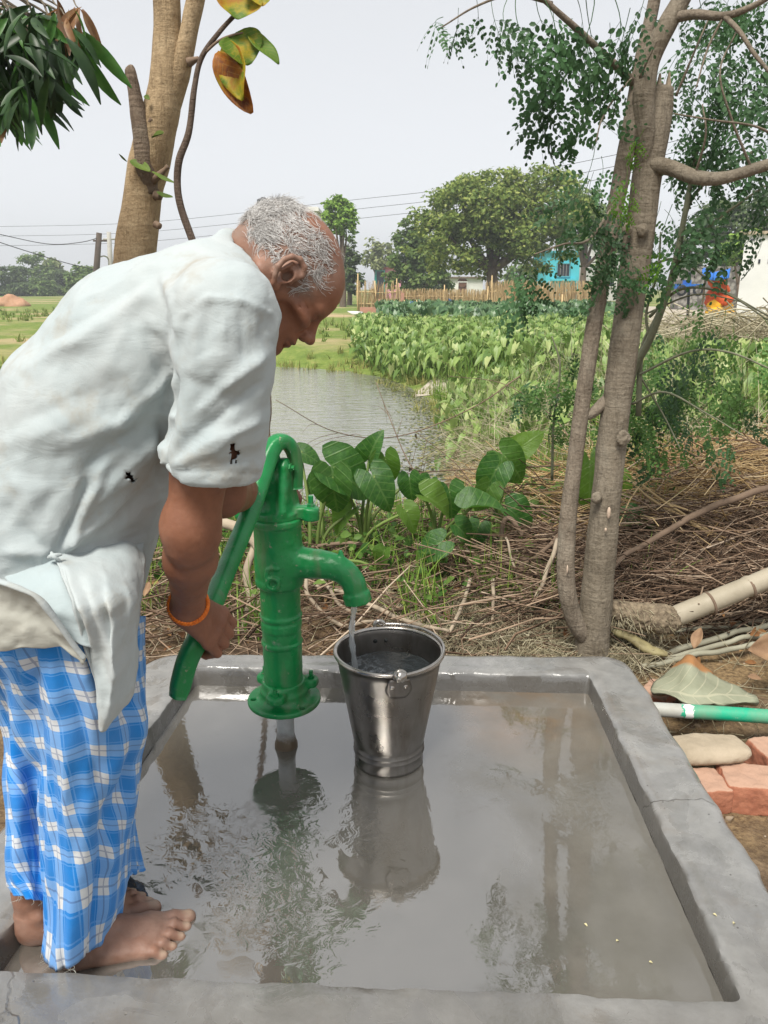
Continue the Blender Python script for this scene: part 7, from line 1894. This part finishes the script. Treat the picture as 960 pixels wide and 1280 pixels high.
# ---------------- houses
def flat(name, c, rough=.85, c2=None): return simple(name, c, c2 or tuple(x * .82 for x in c), .9, rough, .15, 6, .01, .2)
PNK, WHT, TUR, TEAL, GRY, DOORB, STN = flat('pink_wash', (.70, .30, .42)), flat('white_wash', (.76, .75, .71)), flat('turquoise_wash', (.09, .55, .66)), flat('teal_paint', (.03, .34, .30)), flat('concrete_grey', (.30, .29, .27)), flat('brown_door', (.16, .08, .05)), None
GLASS = flat('dark_window', (.03, .035, .045), .25)
def wbox(name, x0, x1, y0, y1, z0, z1, mat, parent, bev=0):
    mb = MB(); mb.box(((x0 + x1) / 2, (y0 + y1) / 2, (z0 + z1) / 2), (x1 - x0, y1 - y0, z1 - z0)); return part(name, mb, mat, parent, smooth=False)
def house(name, label, px0, px1, ptop, pbot, Y, depth, wall, roof, roofmat, over=.3, rt=.18):
    a, b = at(px0, ptop, Y), at(px1, pbot, Y); z1 = a[2]; z0 = min(at(px0, pbot, Y)[2], gz((a[0] + b[0]) / 2, Y)) - .3
    t = thing(name, label, 'house', ((a[0] + b[0]) / 2, Y, z0))
    wbox('wall', a[0], b[0], Y, Y + depth, z0, z1, wall, t)
    if roof: wbox('roof', a[0] - over, b[0] + over, Y - over, Y + depth + over, z1 + .003, z1 + rt, roofmat, t)
    return t, a[0], b[0], z0, z1
def win(t, px0, px1, py0, py1, Y, frame_mat, glass=None, name='window', bars=0, arch=False):
    a, b = at(px0, py0, Y), at(px1, py1, Y); x0, x1, z1, z0 = a[0], b[0], a[2], b[2]
    g_ = .10; mb = MB()
    for (p, q_, r_, s_) in ((x0 - g_, x0, z0 - g_, z1 + g_), (x1, x1 + g_, z0 - g_, z1 + g_), (x0, x1, z1, z1 + g_), (x0, x1, z0 - g_, z0)): mb.box(((p + q_) / 2, Y - .05, (r_ + s_) / 2), (q_ - p, .16, s_ - r_))
    f = part(name, mb, frame_mat, t, smooth=False)
    mb = MB(); mb.box(((x0 + x1) / 2, Y - .012, (z0 + z1) / 2), (x1 - x0, .03, z1 - z0)); g2 = part('pane', mb, glass or GLASS, t, smooth=False); g2.parent = f; g2.location = (0, 0, 0)
    ORG[f.name] = org(t)
    for k_ in range(bars):
        x = x0 + (x1 - x0) * (k_ + 1) / (bars + 1); mb = MB(); mb.box((x, Y - .06, (z0 + z1) / 2), (.045, .05, z1 - z0)); g2 = part('bar', mb, GRY, t, smooth=False); g2.parent = f
    return f
t, *_ = house('pink_house', 'small pink house with teal doorway beyond the cane fence', 478, 505, 336, 366, 100, 7, PNK, True, flat('red_eave', (.42, .12, .09)))
win(t, 470.5, 480, 339, 366, 99.6, TEAL, None, 'door'); win(t, 489, 493, 343, 352, 100, PNK); wbox('side_wall', at(468, 338, 100)[0], at(478, 338, 100)[0] - .02, 100.02, 106, -1, at(468, 337, 100)[2], TEAL, t)
t, x0, x1, z0, z1 = house('white_hut', 'low white hut with a brown arched door left of the mango trunk', 559, 603, 348, 372, 88, 5, WHT, True, simple('old_tile_roof', (.20, .15, .11), (.11, .085, .06), 2, .9, .4))
f = win(t, 573, 583, 353, 366, 88, WHT, DOORB, 'door')
mb = MB(); c_ = at(578, 353.6, 88); mb.lathe((0, 0, 0), [(.0, .04), (.42, .04), (.55, .04), (.55, -.02)], 24); mb.v = [mb.V() @ np.array([[1, 0, 0], [0, 0, 1], [0, -1, 0]]) + c_ + A(0, -.03, 0)]; part('arch', mb, DOORB, t)
t, *_ = house('turquoise_house', 'turquoise house front with a barred window right of the mango tree', 684, 722, 316, 372, 80, 7, TUR, True, flat('turq_eave', (.07, .40, .48)))
win(t, 697, 711, 330, 345, 80, flat('turq_frame', (.10, .36, .42)), None, 'window', 3); wbox('ledge', at(688, 350, 80)[0], at(719, 350, 80)[0], 79.5, 79.98, at(700, 351, 80)[2], at(700, 348.5, 80)[2], TUR, t)
t, *_ = house('white_house', 'two storey white house partly hidden by the two tree stems', 724, 800, 300, 378, 84, 9, flat('off_white', (.56, .56, .53)), True, flat('white_parapet', (.60, .60, .57)))
for a in ((760, 767, 346, 358), (731, 738, 320, 334), (780, 788, 330, 344)): win(t, *a, 84, WHT)
wbox('balcony', at(786, 306, 84)[0], at(801, 306, 84)[0], 82.5, 83.98, at(786, 318, 84)[2], at(786, 306, 84)[2], flat('grey_panel', (.45, .47, .48)), t); win(t, 790, 798, 322, 345, 83.9, TEAL, TEAL, 'door')
wbox('parapet', at(740, 300, 84)[0], at(795, 300, 84)[0], 84.1, 84.4, at(740, 299, 84)[2] + .2, at(740, 291, 84)[2], flat('white_parapet2', (.60, .60, .57)), t)
t, *_ = house('tank_house', 'white roofed building hidden behind the old man\'s head', 318, 398, 264, 372, 70, 8, WHT, True, WHT, .2, .3)
wbox('parapet', at(372, 262, 70)[0], at(396, 262, 70)[0], 71, 71.3, at(372, 263, 70)[2] + .3, at(372, 257, 70)[2], WHT, t)
M_TANK = simple('black_tank', (.055, .06, .068), (.04, .043, .05), 3, .5, .1)
for k_, px in enumerate((330, 349)):
    c_ = at(px, 263, 71.5); rr_ = .56; c_[2] = at(330, 264, 70)[2] + .303; mb = MB()
    prof = [(0, 0), (rr_, 0)]
    for z in np.linspace(.05, .72, 8): prof += [(rr_, z - .02), (rr_ + .03, z), (rr_, z + .02)]
    prof += [(rr_ * .8, .82), (.2, .90), (.2, .95), (0, .95)]; mb.lathe(c_, prof, 20); o = part('water_tank', mb, M_TANK, origin=c_); tag(o, ('left' if k_ == 0 else 'right') + ' one of two black water tanks seen just above the old man\'s hair', 'water tank', 'black tanks on the roof')
# white building at the right edge with a row of vents
t = thing('white_building', 'plain white building with slot vents at the right edge', 'building', (*at(930, 372, 30)[:2], gz(*at(930, 372, 30)[:2])))
a, b = at(932, 293, 30), at(1100, 378, 30); mb = MB(); zb = -1.0
skew = 2.5
Vb = [(a[0], 30, zb), (b[0] + 1, 27.5, zb), (b[0] + 1, 37, zb), (a[0] * 40 / 30 + .6, 40, zb)]
zt = a[2]; Vv = [(x, y, z) for z in (zb, zt) for x, y, _ in Vb]
mb.add(Vv, [(0, 3, 2, 1), (4, 5, 6, 7), (0, 1, 5, 4), (1, 2, 6, 5), (2, 3, 7, 6), (3, 0, 4, 7)]); part('wall', mb, flat('bright_white', (.74, .74, .73)), t, smooth=False)
dxy = unit(A(b[0] + 1 - a[0], -2.5, 0)); nxy = A(dxy[1], -dxy[0], 0)
for row, zz in ((0, at(940, 300, 30)[2]), (1, at(940, 327, 30)[2])):
    for k_ in range(9):
        c_ = A(a[0], 30, 0) + dxy * (.25 + .32 * k_); c_[2] = zz - .0; mb = MB(); mb.box(c_ + nxy * .0, (.14 if row == 0 else .07, .05, .05 if row == 0 else .15), np.stack([dxy, -nxy, A(0, 0, 1)], 1)); part('vent', mb, GLASS, t, smooth=False)
mb = MB(); mb.box(A(a[0], 30, zt + .05) + dxy * 2.6, (5.6, .25, .10), np.stack([dxy, -nxy, A(0, 0, 1)], 1)); part('coping', mb, flat('tan_coping', (.46, .38, .28)), t, smooth=False)
# stone wall, roadside things
q = NT('rubble_stone'); vo = q.n('ShaderNodeTexVoronoi'); vo.inputs['Scale'].default_value = 3.5; q.l(q.tc(), vo.inputs['Vector'])
q.set(Base_Color=q.mix(q.ramp(vo.outputs['Distance'], [(.3, 0.0), (.6, 1.0)]), q.ramp(q.noise(5), [(.3, (.22, .21, .19)), (.7, (.36, .34, .31))]), (.12, .11, .10)), Roughness=.95); q.bump(vo.outputs['Distance'], .6, .05)
t = thing('stone_wall', 'grey rubble stone wall between white house and white building', 'wall', (*at(890, 375, 52)[:2], -.5))
wbox('wall', at(846, 340, 52)[0], at(935, 340, 52)[0], 52, 52.6, -1.0, at(890, 333, 52)[2], q.m, t)
# heap of orange and yellow bundles under a blue sheet
M_OR, M_YE, M_BLU = simple('orange_cloth', (.75, .13, .02), (.5, .06, .02), 4, .8, .4, 14, .03), simple('yellow_cloth', (.85, .50, .02), (.7, .32, .01), 4, .8, .4, 14, .03), simple('blue_sheet', (.02, .17, .60), (.015, .11, .42), 5, .5, .4, 12, .03)
YB = 24
t = thing('bundle_stack', 'stack of orange and yellow cloth bundles under a blue plastic sheet', 'bundles', (*at(898, 400, YB)[:2], gz(*at(898, 400, YB)[:2])))
for k_, (px, py, rx, rz_, m, nm) in enumerate([(896, 352, 10, 7, M_OR, 'orange_bundle'), (901, 362, 11, 7, M_OR, 'orange_bundle'), (892, 370, 10, 6, M_OR, 'orange_bundle'), (905, 374, 11, 7, M_OR, 'orange_bundle'), (893, 381, 10, 7, M_YE, 'yellow_bundle'), (906, 384, 11, 7, M_YE, 'yellow_bundle'), (895, 391, 12, 8, M_YE, 'yellow_bundle'), (909, 393, 10, 7, M_YE, 'yellow_bundle'), (888, 378, 7, 6, M_OR, 'orange_bundle')]):
    c_ = at(px, py, YB + .1 * (k_ % 3)); s_ = (YB + .3) / FOC; F = Field(c_ - .42, c_ + .42, .035); F.ell(c_, (rx * s_, .25, rz_ * s_)); V, Fq = F.mesh(); V += vnormals(V, Fq) * (.05 * fbm(V * 6, 3))[:, None]; part_np(nm, V, Fq, m, t)
p4 = np.array([[at(878 + u * 34, 337 + 4 * math.sin(u * 3) + (9 if v in (0,) else 0), YB - .5 + v * 1.2) for u in np.linspace(0, 1, 14)] for v in np.linspace(0, 1, 8)]); p4 += .06 * vnoise(p4 * 3)[..., None]
mb = MB(); mb.grid(p4); o = part('blue_sheet', mb, M_BLU, t); solid(o, .02)
for px in (882, 909):
    mb = MB(); mb.tube([at(px, 345, YB), A(*at(px, 345, YB)[:2], gz(*at(px, 345, YB)[:2]) - .1)], .03, 8); part('post', mb, M_STICK['brown'], t)
t = thing('blue_cart', 'low blue handcart standing in front of the stone wall', 'cart', (*at(863, 372, 40)[:2], gz(*at(863, 372, 40)[:2])))
def px_box(name, a, b, c, d, Y, dep, mat, par): p, q_ = at(a, b, Y), at(c, d, Y); return wbox(name, p[0], q_[0], Y, Y + dep, q_[2], p[2], mat, par)
px_box('bed', 846, 355, 879, 361, 40, 1.2, M_BLU, t); px_box('headboard', 862, 350, 864, 355.2, 40.02, .9, M_BLU, t)
for px in (852, 873):
    c_ = at(px, 363, 39.9); mb = MB(); mb.lathe((0, 0, 0), [(.16, -.04), (.26, -.04), (.28, 0), (.26, .04), (.16, .04)], 16); mb.v = [mb.V() @ np.array([[1, 0, 0], [0, 0, 1], [0, -1, 0]]) + c_]; part('wheel', mb, GLASS, t)
t = thing('dark_post', 'dark upright post beside the blue cart', 'post', (*at(863, 365, 41.5)[:2], gz(*at(863, 365, 41.5)[:2]))); mb = MB(); mb.tube([at(862.5, 340, 41.5), A(*at(863, 365, 41.5)[:2], -.6)], .07, 8); part('post', mb, GLASS, t)
# road strip and sandy path at right
def strip(name, pts, mat, dz=.02):
    P = np.array([[A(x, y, 0) for x, y in row] for row in pts]); P[..., 2] = ground_z(P[..., 0], P[..., 1]) + dz; mb = MB(); mb.grid(P); return part(name, mb, mat, kind='structure')
L0 = [(3 + .34 * (y - 14) + .5 * math.sin(y * .3), y) for y in np.linspace(14, 60, 60)]
strip('dirt_road', [[(x + (w - .5) * 4.2 + (y - 14) * .08 * w, y) for w in np.linspace(0, 1, 12)] for x, y in L0], simple('pale_sand', (.48, .43, .35), (.36, .31, .24), 3, .95, .3, 30))

# ---------------- cane fence, stakes and rails
M_CANE = island_mat('cane', [(0, (.32, .21, .10)), (.5, (.55, .40, .20)), (1, (.70, .55, .32))], .85)
def fence(label, X0, X1, Y0, Y1, h, n, lean=.07):
    c_ = A((X0 + X1) / 2, (Y0 + Y1) / 2, 0); c_[2] = gz(c_[0], c_[1]); t = thing('cane_fence', label, 'fence', c_)
    u = rng.random(n); x, y = X0 + (X1 - X0) * u, Y0 + (Y1 - Y0) * u + rng.normal(size=n) * .08; z = ground_z(x, y)
    hh = h * rng.uniform(.65, 1.15, n); tt_ = np.linspace(0, 1, 3); dx = rng.normal(size=n) * lean * hh
    P = np.stack([x[:, None] + dx[:, None] * tt_, y[:, None] + 0 * tt_, z[:, None] - .1 + (hh + .1)[:, None] * tt_], 2)
    V, F_ = tubes3(P, rng.uniform(.012, .03, n)[:, None] * np.linspace(1, .6, 3)); part_np('canes', V, F_, M_CANE, t, kind='stuff', smooth=False)
    m = 26; 
    for f in (.35, .75):
        s_ = np.linspace(0, 1, m); P = np.stack([X0 + (X1 - X0) * s_, Y0 + (Y1 - Y0) * s_ - .06, 0 * s_], 1); P[:, 2] = ground_z(P[:, 0], P[:, 1]) + h * f + .05 * vnoise(P * 1.3); mb = MB(); mb.tube(P, .03, 5); part('rail', mb, M_CANE, t)
    for s_ in np.linspace(.02, .98, max(3, int(abs(X1 - X0) / 1.6))):
        x, y = X0 + (X1 - X0) * s_, Y0 + (Y1 - Y0) * s_ - .1; mb = MB(); mb.tube([(x, y, gz(x, y) - .2), (x + rng.normal() * .06, y, gz(x, y) + h * rng.uniform(1.05, 1.4))], [.045, .035], 6); part('stake', mb, M_CANE, t)
    return t
fx = lambda px, Y: at(px, 380, Y)[0]
fence('dry cane fence running from the pink block wall to the mango trunk', fx(498, 46), fx(612, 46), 46, 46.5, 1.2, 1300)
fence('dry cane fence from the mango trunk to the turquoise house', fx(612, 46.6), fx(735, 46.6), 46.6, 45, 1.6, 1500, .12)
fence('short stretch of cane fence with wide gaps at its left end', fx(446, 45), fx(497, 45), 45, 45.8, 1.6, 140)
P_WALL = simple('pink_block', (.50, .26, .18), (.38, .20, .14), 3, .9, .3)
t = thing('block_wall', 'low pinkish block wall at the left end of the fence', 'wall', (*at(470, 390, 43)[:2], -.4))
px_box('wall_panel', 450, 384, 472.5, 398, 43, .2, P_WALL, t); px_box('wall_panel', 476, 377, 489, 398, 43, .2, P_WALL, t); px_box('gate_post', 473, 374, 475.5, 398, 42.95, .28, P_WALL, t); px_box('gate_post', 501, 366, 505, 398, 43, .25, P_WALL, t)
o = None
t = thing('tarp_screen', 'small blue sheet panel standing before the cane fence', 'panel', (*at(513, 392, 42)[:2], -.4)); px_box('sheet', 506, 377, 520, 392, 42, .08, M_BLU, t)
for px in (505.4, 520.8): mb = MB(); mb.tube([at(px, 375, 41.97), at(px, 397, 41.97)], .035, 6); part('post', mb, M_CANE, t)
for px, py, lab in ((563, 379, 'small dark blue cloth hung on the fence left of the mango trunk'), (655, 376, 'small dark blue cloth hung on the fence right of the mango trunk')):
    P = np.array([[at(px - 2.2 + u * 4.5, py - 6 + v * 11 + u * 2, 45 - .15 * math.sin(u * 3)) for u in np.linspace(0, 1, 6)] for v in np.linspace(0, 1, 8)]); mb = MB(); mb.grid(P); o = part('blue_cloth', mb, simple('navy_cloth', (.03, .09, .22)) if 'M_NAVY' not in globals() else M_NAVY, origin=P[0, 3]); M_NAVY = o.data.materials[0]; solid(o, .02); tag(o, lab, 'cloth')
mb = MB(); c_ = at(445, 391, 40); mb.add(ico * A(.42, .3, .13) + c_, [tuple(f) for f in icof]); o = part('white_sack', mb, WHT, origin=c_); tag(o, 'white sack lying at the left end of the low pink wall', 'sack')
for px, py0, py1, Y, lab in ((632.5, 383, 402, 30, 'thin yellow stake standing in the taro bed'), (703, 368, 384, 40, 'wooden post at the right of the fence')):
    b_ = A(*at(px, py1, Y)[:2], 0); b_[2] = gz(b_[0], b_[1]) - .1; mb = MB(); mb.tube([b_, at(px, py0, Y)], .04, 6); o = part('stake', mb, M_CANE, origin=b_); tag(o, lab, 'stake')
# orange earth heap in the left field
c_ = A(*at(16, 372, 62)[:2], 0); c_[2] = gz(c_[0], c_[1]); F = Field(c_ - A(2.3, 1.6, .6), c_ + A(2.3, 1.6, 1.7), .09); F.ell(c_ + A(-.3, 0, .05), (.8, .8, .85)); F.ell(c_ + A(.6, 0, .0), (.7, .7, .55), k=.4)
V, Fq = F.mesh(); V += vnormals(V, Fq) * (.16 * fbm(V * 1.6, 3))[:, None]; o = part_np('earth_heap', V - c_, Fq, simple('orange_earth', (.46, .27, .17), (.34, .18, .10), 2, .95, .5, 9, .05)); o.location = c_; tag(o, 'orange heap of earth in the green field at far left', 'earth heap')

# ---------------- poles and wires
M_WOODP, M_CONCP, M_WIRE = simple('dark_pole', (.10, .075, .055), (.06, .045, .035), 3, .9, .3), simple('concrete_pole', (.42, .41, .37), (.32, .31, .28), 3, .9, .2), simple('wire', (.05, .05, .055), None, 2, .5, 0)
for px0, py0, px1, Y, r, m, lab in ((124, 291, 120, 55, .20, M_WOODP, 'dark wooden utility pole above the old man\'s back'), (136, 290, 139, 60, .17, M_CONCP, 'pale concrete utility pole right of the dark wooden one')):
    p, q_ = at(px0, py0, Y), at(px1, 345, Y); bot = p + (q_ - p) * ((p[2] - gz(p[0], Y)) / (p[2] - q_[2]) * 1.02)
    t = thing('utility_pole', lab, 'utility pole', bot); mb = MB(); mb.tube([bot, p], [r * 1.2, r * .9], 10); part('pole', mb, m, t)
    mb = MB(); c_ = p + A(0, 0, -.5); mb.box(c_, (.9, .12, .12)); part('crossarm', mb, m, t)
mb = MB(); mb.tube(cr([at(122, 322, 55), at(130, 320, 55.5), at(135, 323, 56), at(136, 331, 56)], 14), .05, 6); o = part('lamp_arm', mb, M_CONCP, origin=at(122, 322, 55)); tag(o, 'curved metal bracket between the two utility poles', 'bracket')
def wire(label, pts, r):
    P = cr(np.array([at(*p) for p in pts]), 40); mb = MB(); mb.tube(P, r, 5); o = part('power_line', mb, M_WIRE, origin=P[0]); tag(o, label, 'wire')
wire('lower sagging black wire at left, ending at the poles', [(-60, 282, 45), (0, 303, 50), (40, 316, 52), (80, 328, 55), (120, 338, 58)], .028)
wire('upper sagging black wire at left, reaching the dark wooden pole', [(-60, 279, 46), (0, 293, 50), (60, 305, 53), (100, 303, 54), (124, 297, 55)], .024)
for k_, (y0, y1, y2) in enumerate(((262, 240, 212), (274, 252, 226), (286, 264, 238))):
    wire(('top', 'middle', 'bottom')[k_] + ' one of three thin wires sloping up from the mango tree to the right', [(-40, y0 + 22, 90), (180, y0 + 16, 80), (440, y0 - 12, 70), (560, y1 - 4, 62), (700, y2 - 4, 55), (860, y2 - 40, 48), (1000, y2 - 90, 42)], .017)

# ---------------- taro beds beyond the pond: one mass of heart-shaped leaves
HL = (np.array([(0, 0, 0), (-.22, .26, -.04), (.15, .36, .05), (.62, .22, -.02), (1, 0, -.22), (.62, -.22, -.02), (.15, -.36, .05), (-.22, -.26, -.04)]), np.array([(0, 1, 2, 3), (0, 3, 4, 4), (0, 4, 5, 6), (0, 6, 7, 7)]))
HV = HL[0] * A(1.1, .78, 1); HF = np.array([(0, 1, 2), (0, 2, 3), (0, 3, 4), (0, 4, 5), (0, 5, 6), (0, 6, 7)])
def taro_bed(n, cond_px, Yr, h, size, mat, name, label, xr=(440, 800)):
    Y = rng.uniform(Yr[0], Yr[1], n * 4); px = rng.uniform(xr[0], xr[1], n * 4); x = (px - 480) / FOC * (Y * CF + .45); z = ground_z(x, Y)
    dep = Y * CF - (z - CAMH) * CS; up = Y * CS + (z - CAMH) * CF; py = 640 - FOC * up / dep
    k = cond_px(px, py) & (poly_sd(x, Y, pond_poly) > .15); x, Y, z = x[k][:n], Y[k][:n], z[k][:n]; m = len(x)
    hh = h * rng.uniform(.35, 1.0, m); p = np.stack([x + rng.normal(size=m) * .1, Y, z + hh], 1)
    a = rng.uniform(0, 6.283, m); tip = np.stack([np.cos(a), np.sin(a), -rng.uniform(.3, 2.6, m)], 1); nor = np.stack([np.cos(a) * .8, np.sin(a) * .8 - .3, np.full(m, .8)], 1) + rand_unit(m) * .4
    V1, F1 = scatter(HV, HF, frames(tip, nor), p, size * rng.uniform(.6, 1.3, m))
    q0 = np.stack([x, Y, z - .05], 1); tt_ = np.linspace(0, 1, 3)[None, :, None]; P = q0[:, None] * (1 - tt_) + p[:, None] * tt_; V2, F2 = tubes3(P[::2], np.full((len(P[::2]), 3), .008))
    F2 = np.concatenate([F2[:, [0, 1, 2]], F2[:, [0, 2, 3]]])
    V, F_ = joinVF([(V1, F1), (V2, F2)]); return stuff(name, V, F_, mat, label, 'taro leaves', smooth=True)
M_TB = [island_mat('taro_bed_light', [(0, (0.102, 0.189, 0.036)), (.5, (0.189, 0.304, 0.065)), (.85, (0.319, 0.435, 0.123)), (1, (0.493, 0.551, 0.232))], .45, .35, .45), island_mat('taro_bed_dark', [(0, (0.036, 0.094, 0.032)), (.6, (0.072, 0.160, 0.051)), (1, (0.174, 0.275, 0.116))], .38, .25, .5)]
left_edge = lambda py: np.interp(py, [388, 420, 455, 500, 560], [468, 448, 440, 560, 600])
taro_bed(16000, lambda px, py: (px > left_edge(py) + 10 * vnoise(np.stack([py * .15, px * 0, px * 0], 1))) & (py > 408) & (py < 480), (11, 30), .62, .195, M_TB[0], 'taro_bed', 'broad bed of light green taro leaves beyond the pond')
taro_bed(3600, lambda px, py: (px > 476 + 8 * vnoise(np.stack([py * .3, px * 0, px * 0], 1))) & (py > 392) & (py < 418), (22, 45), .8, .38, M_TB[1], 'taro_bed', 'dark green taro row in front of the cane fence')
taro_bed(3600, lambda px, py: (px > 560) & (py > 430) & (py < 600), (5.5, 13), .5, .16, M_TB[0], 'taro_bed', 'taro and creepers on the right bank between pond and tree', (560, 960))
# low dry hedge of brushwood along the road at right
V, F_ = joinVF([lay(2600, (4.2, 9.0), (9.0, 13.5), (.5, 1.6), .0, .8, (.004, .010), .3, .8, 5, .2), blades(2500, (2.5, 8), (9, 16), (.3, .9), (.004, .01), .9, clump=10)])
stuff('dry_hedge', V, F_, M_GREY, 'pale dry brush hedge beneath the white building at the right edge', 'dry brush')
V, F_ = blades(5000, (1.2, 8), (8, 22), (.2, .7), (.005, .014), .7, clump=14, cond=lambda x, y: poly_sd(x, y, pond_poly) > .1)
stuff('roadside_grass', V, F_, M_GREEN_BLADE, 'green grass along the sandy road behind the tall tree', 'grass')
# hazy air
HZ = NT('haze_air'); HZ.t.nodes.remove(HZ.b); pv = HZ.n('ShaderNodeVolumePrincipled'); pv.inputs['Color'].default_value = (.86, .90, .95, 1); pv.inputs['Density'].default_value = .0016; pv.inputs['Anisotropy'].default_value = .2
HZ.l(pv.outputs[0], HZ.out.inputs['Volume'])
mb = MB(); mb.box((0, 0, 9), (890, 890, 24)); hz = part('haze', mb, HZ.m, smooth=False, kind='stuff'); tag(hz, 'thin pale haze filling the air over the fields', 'haze')
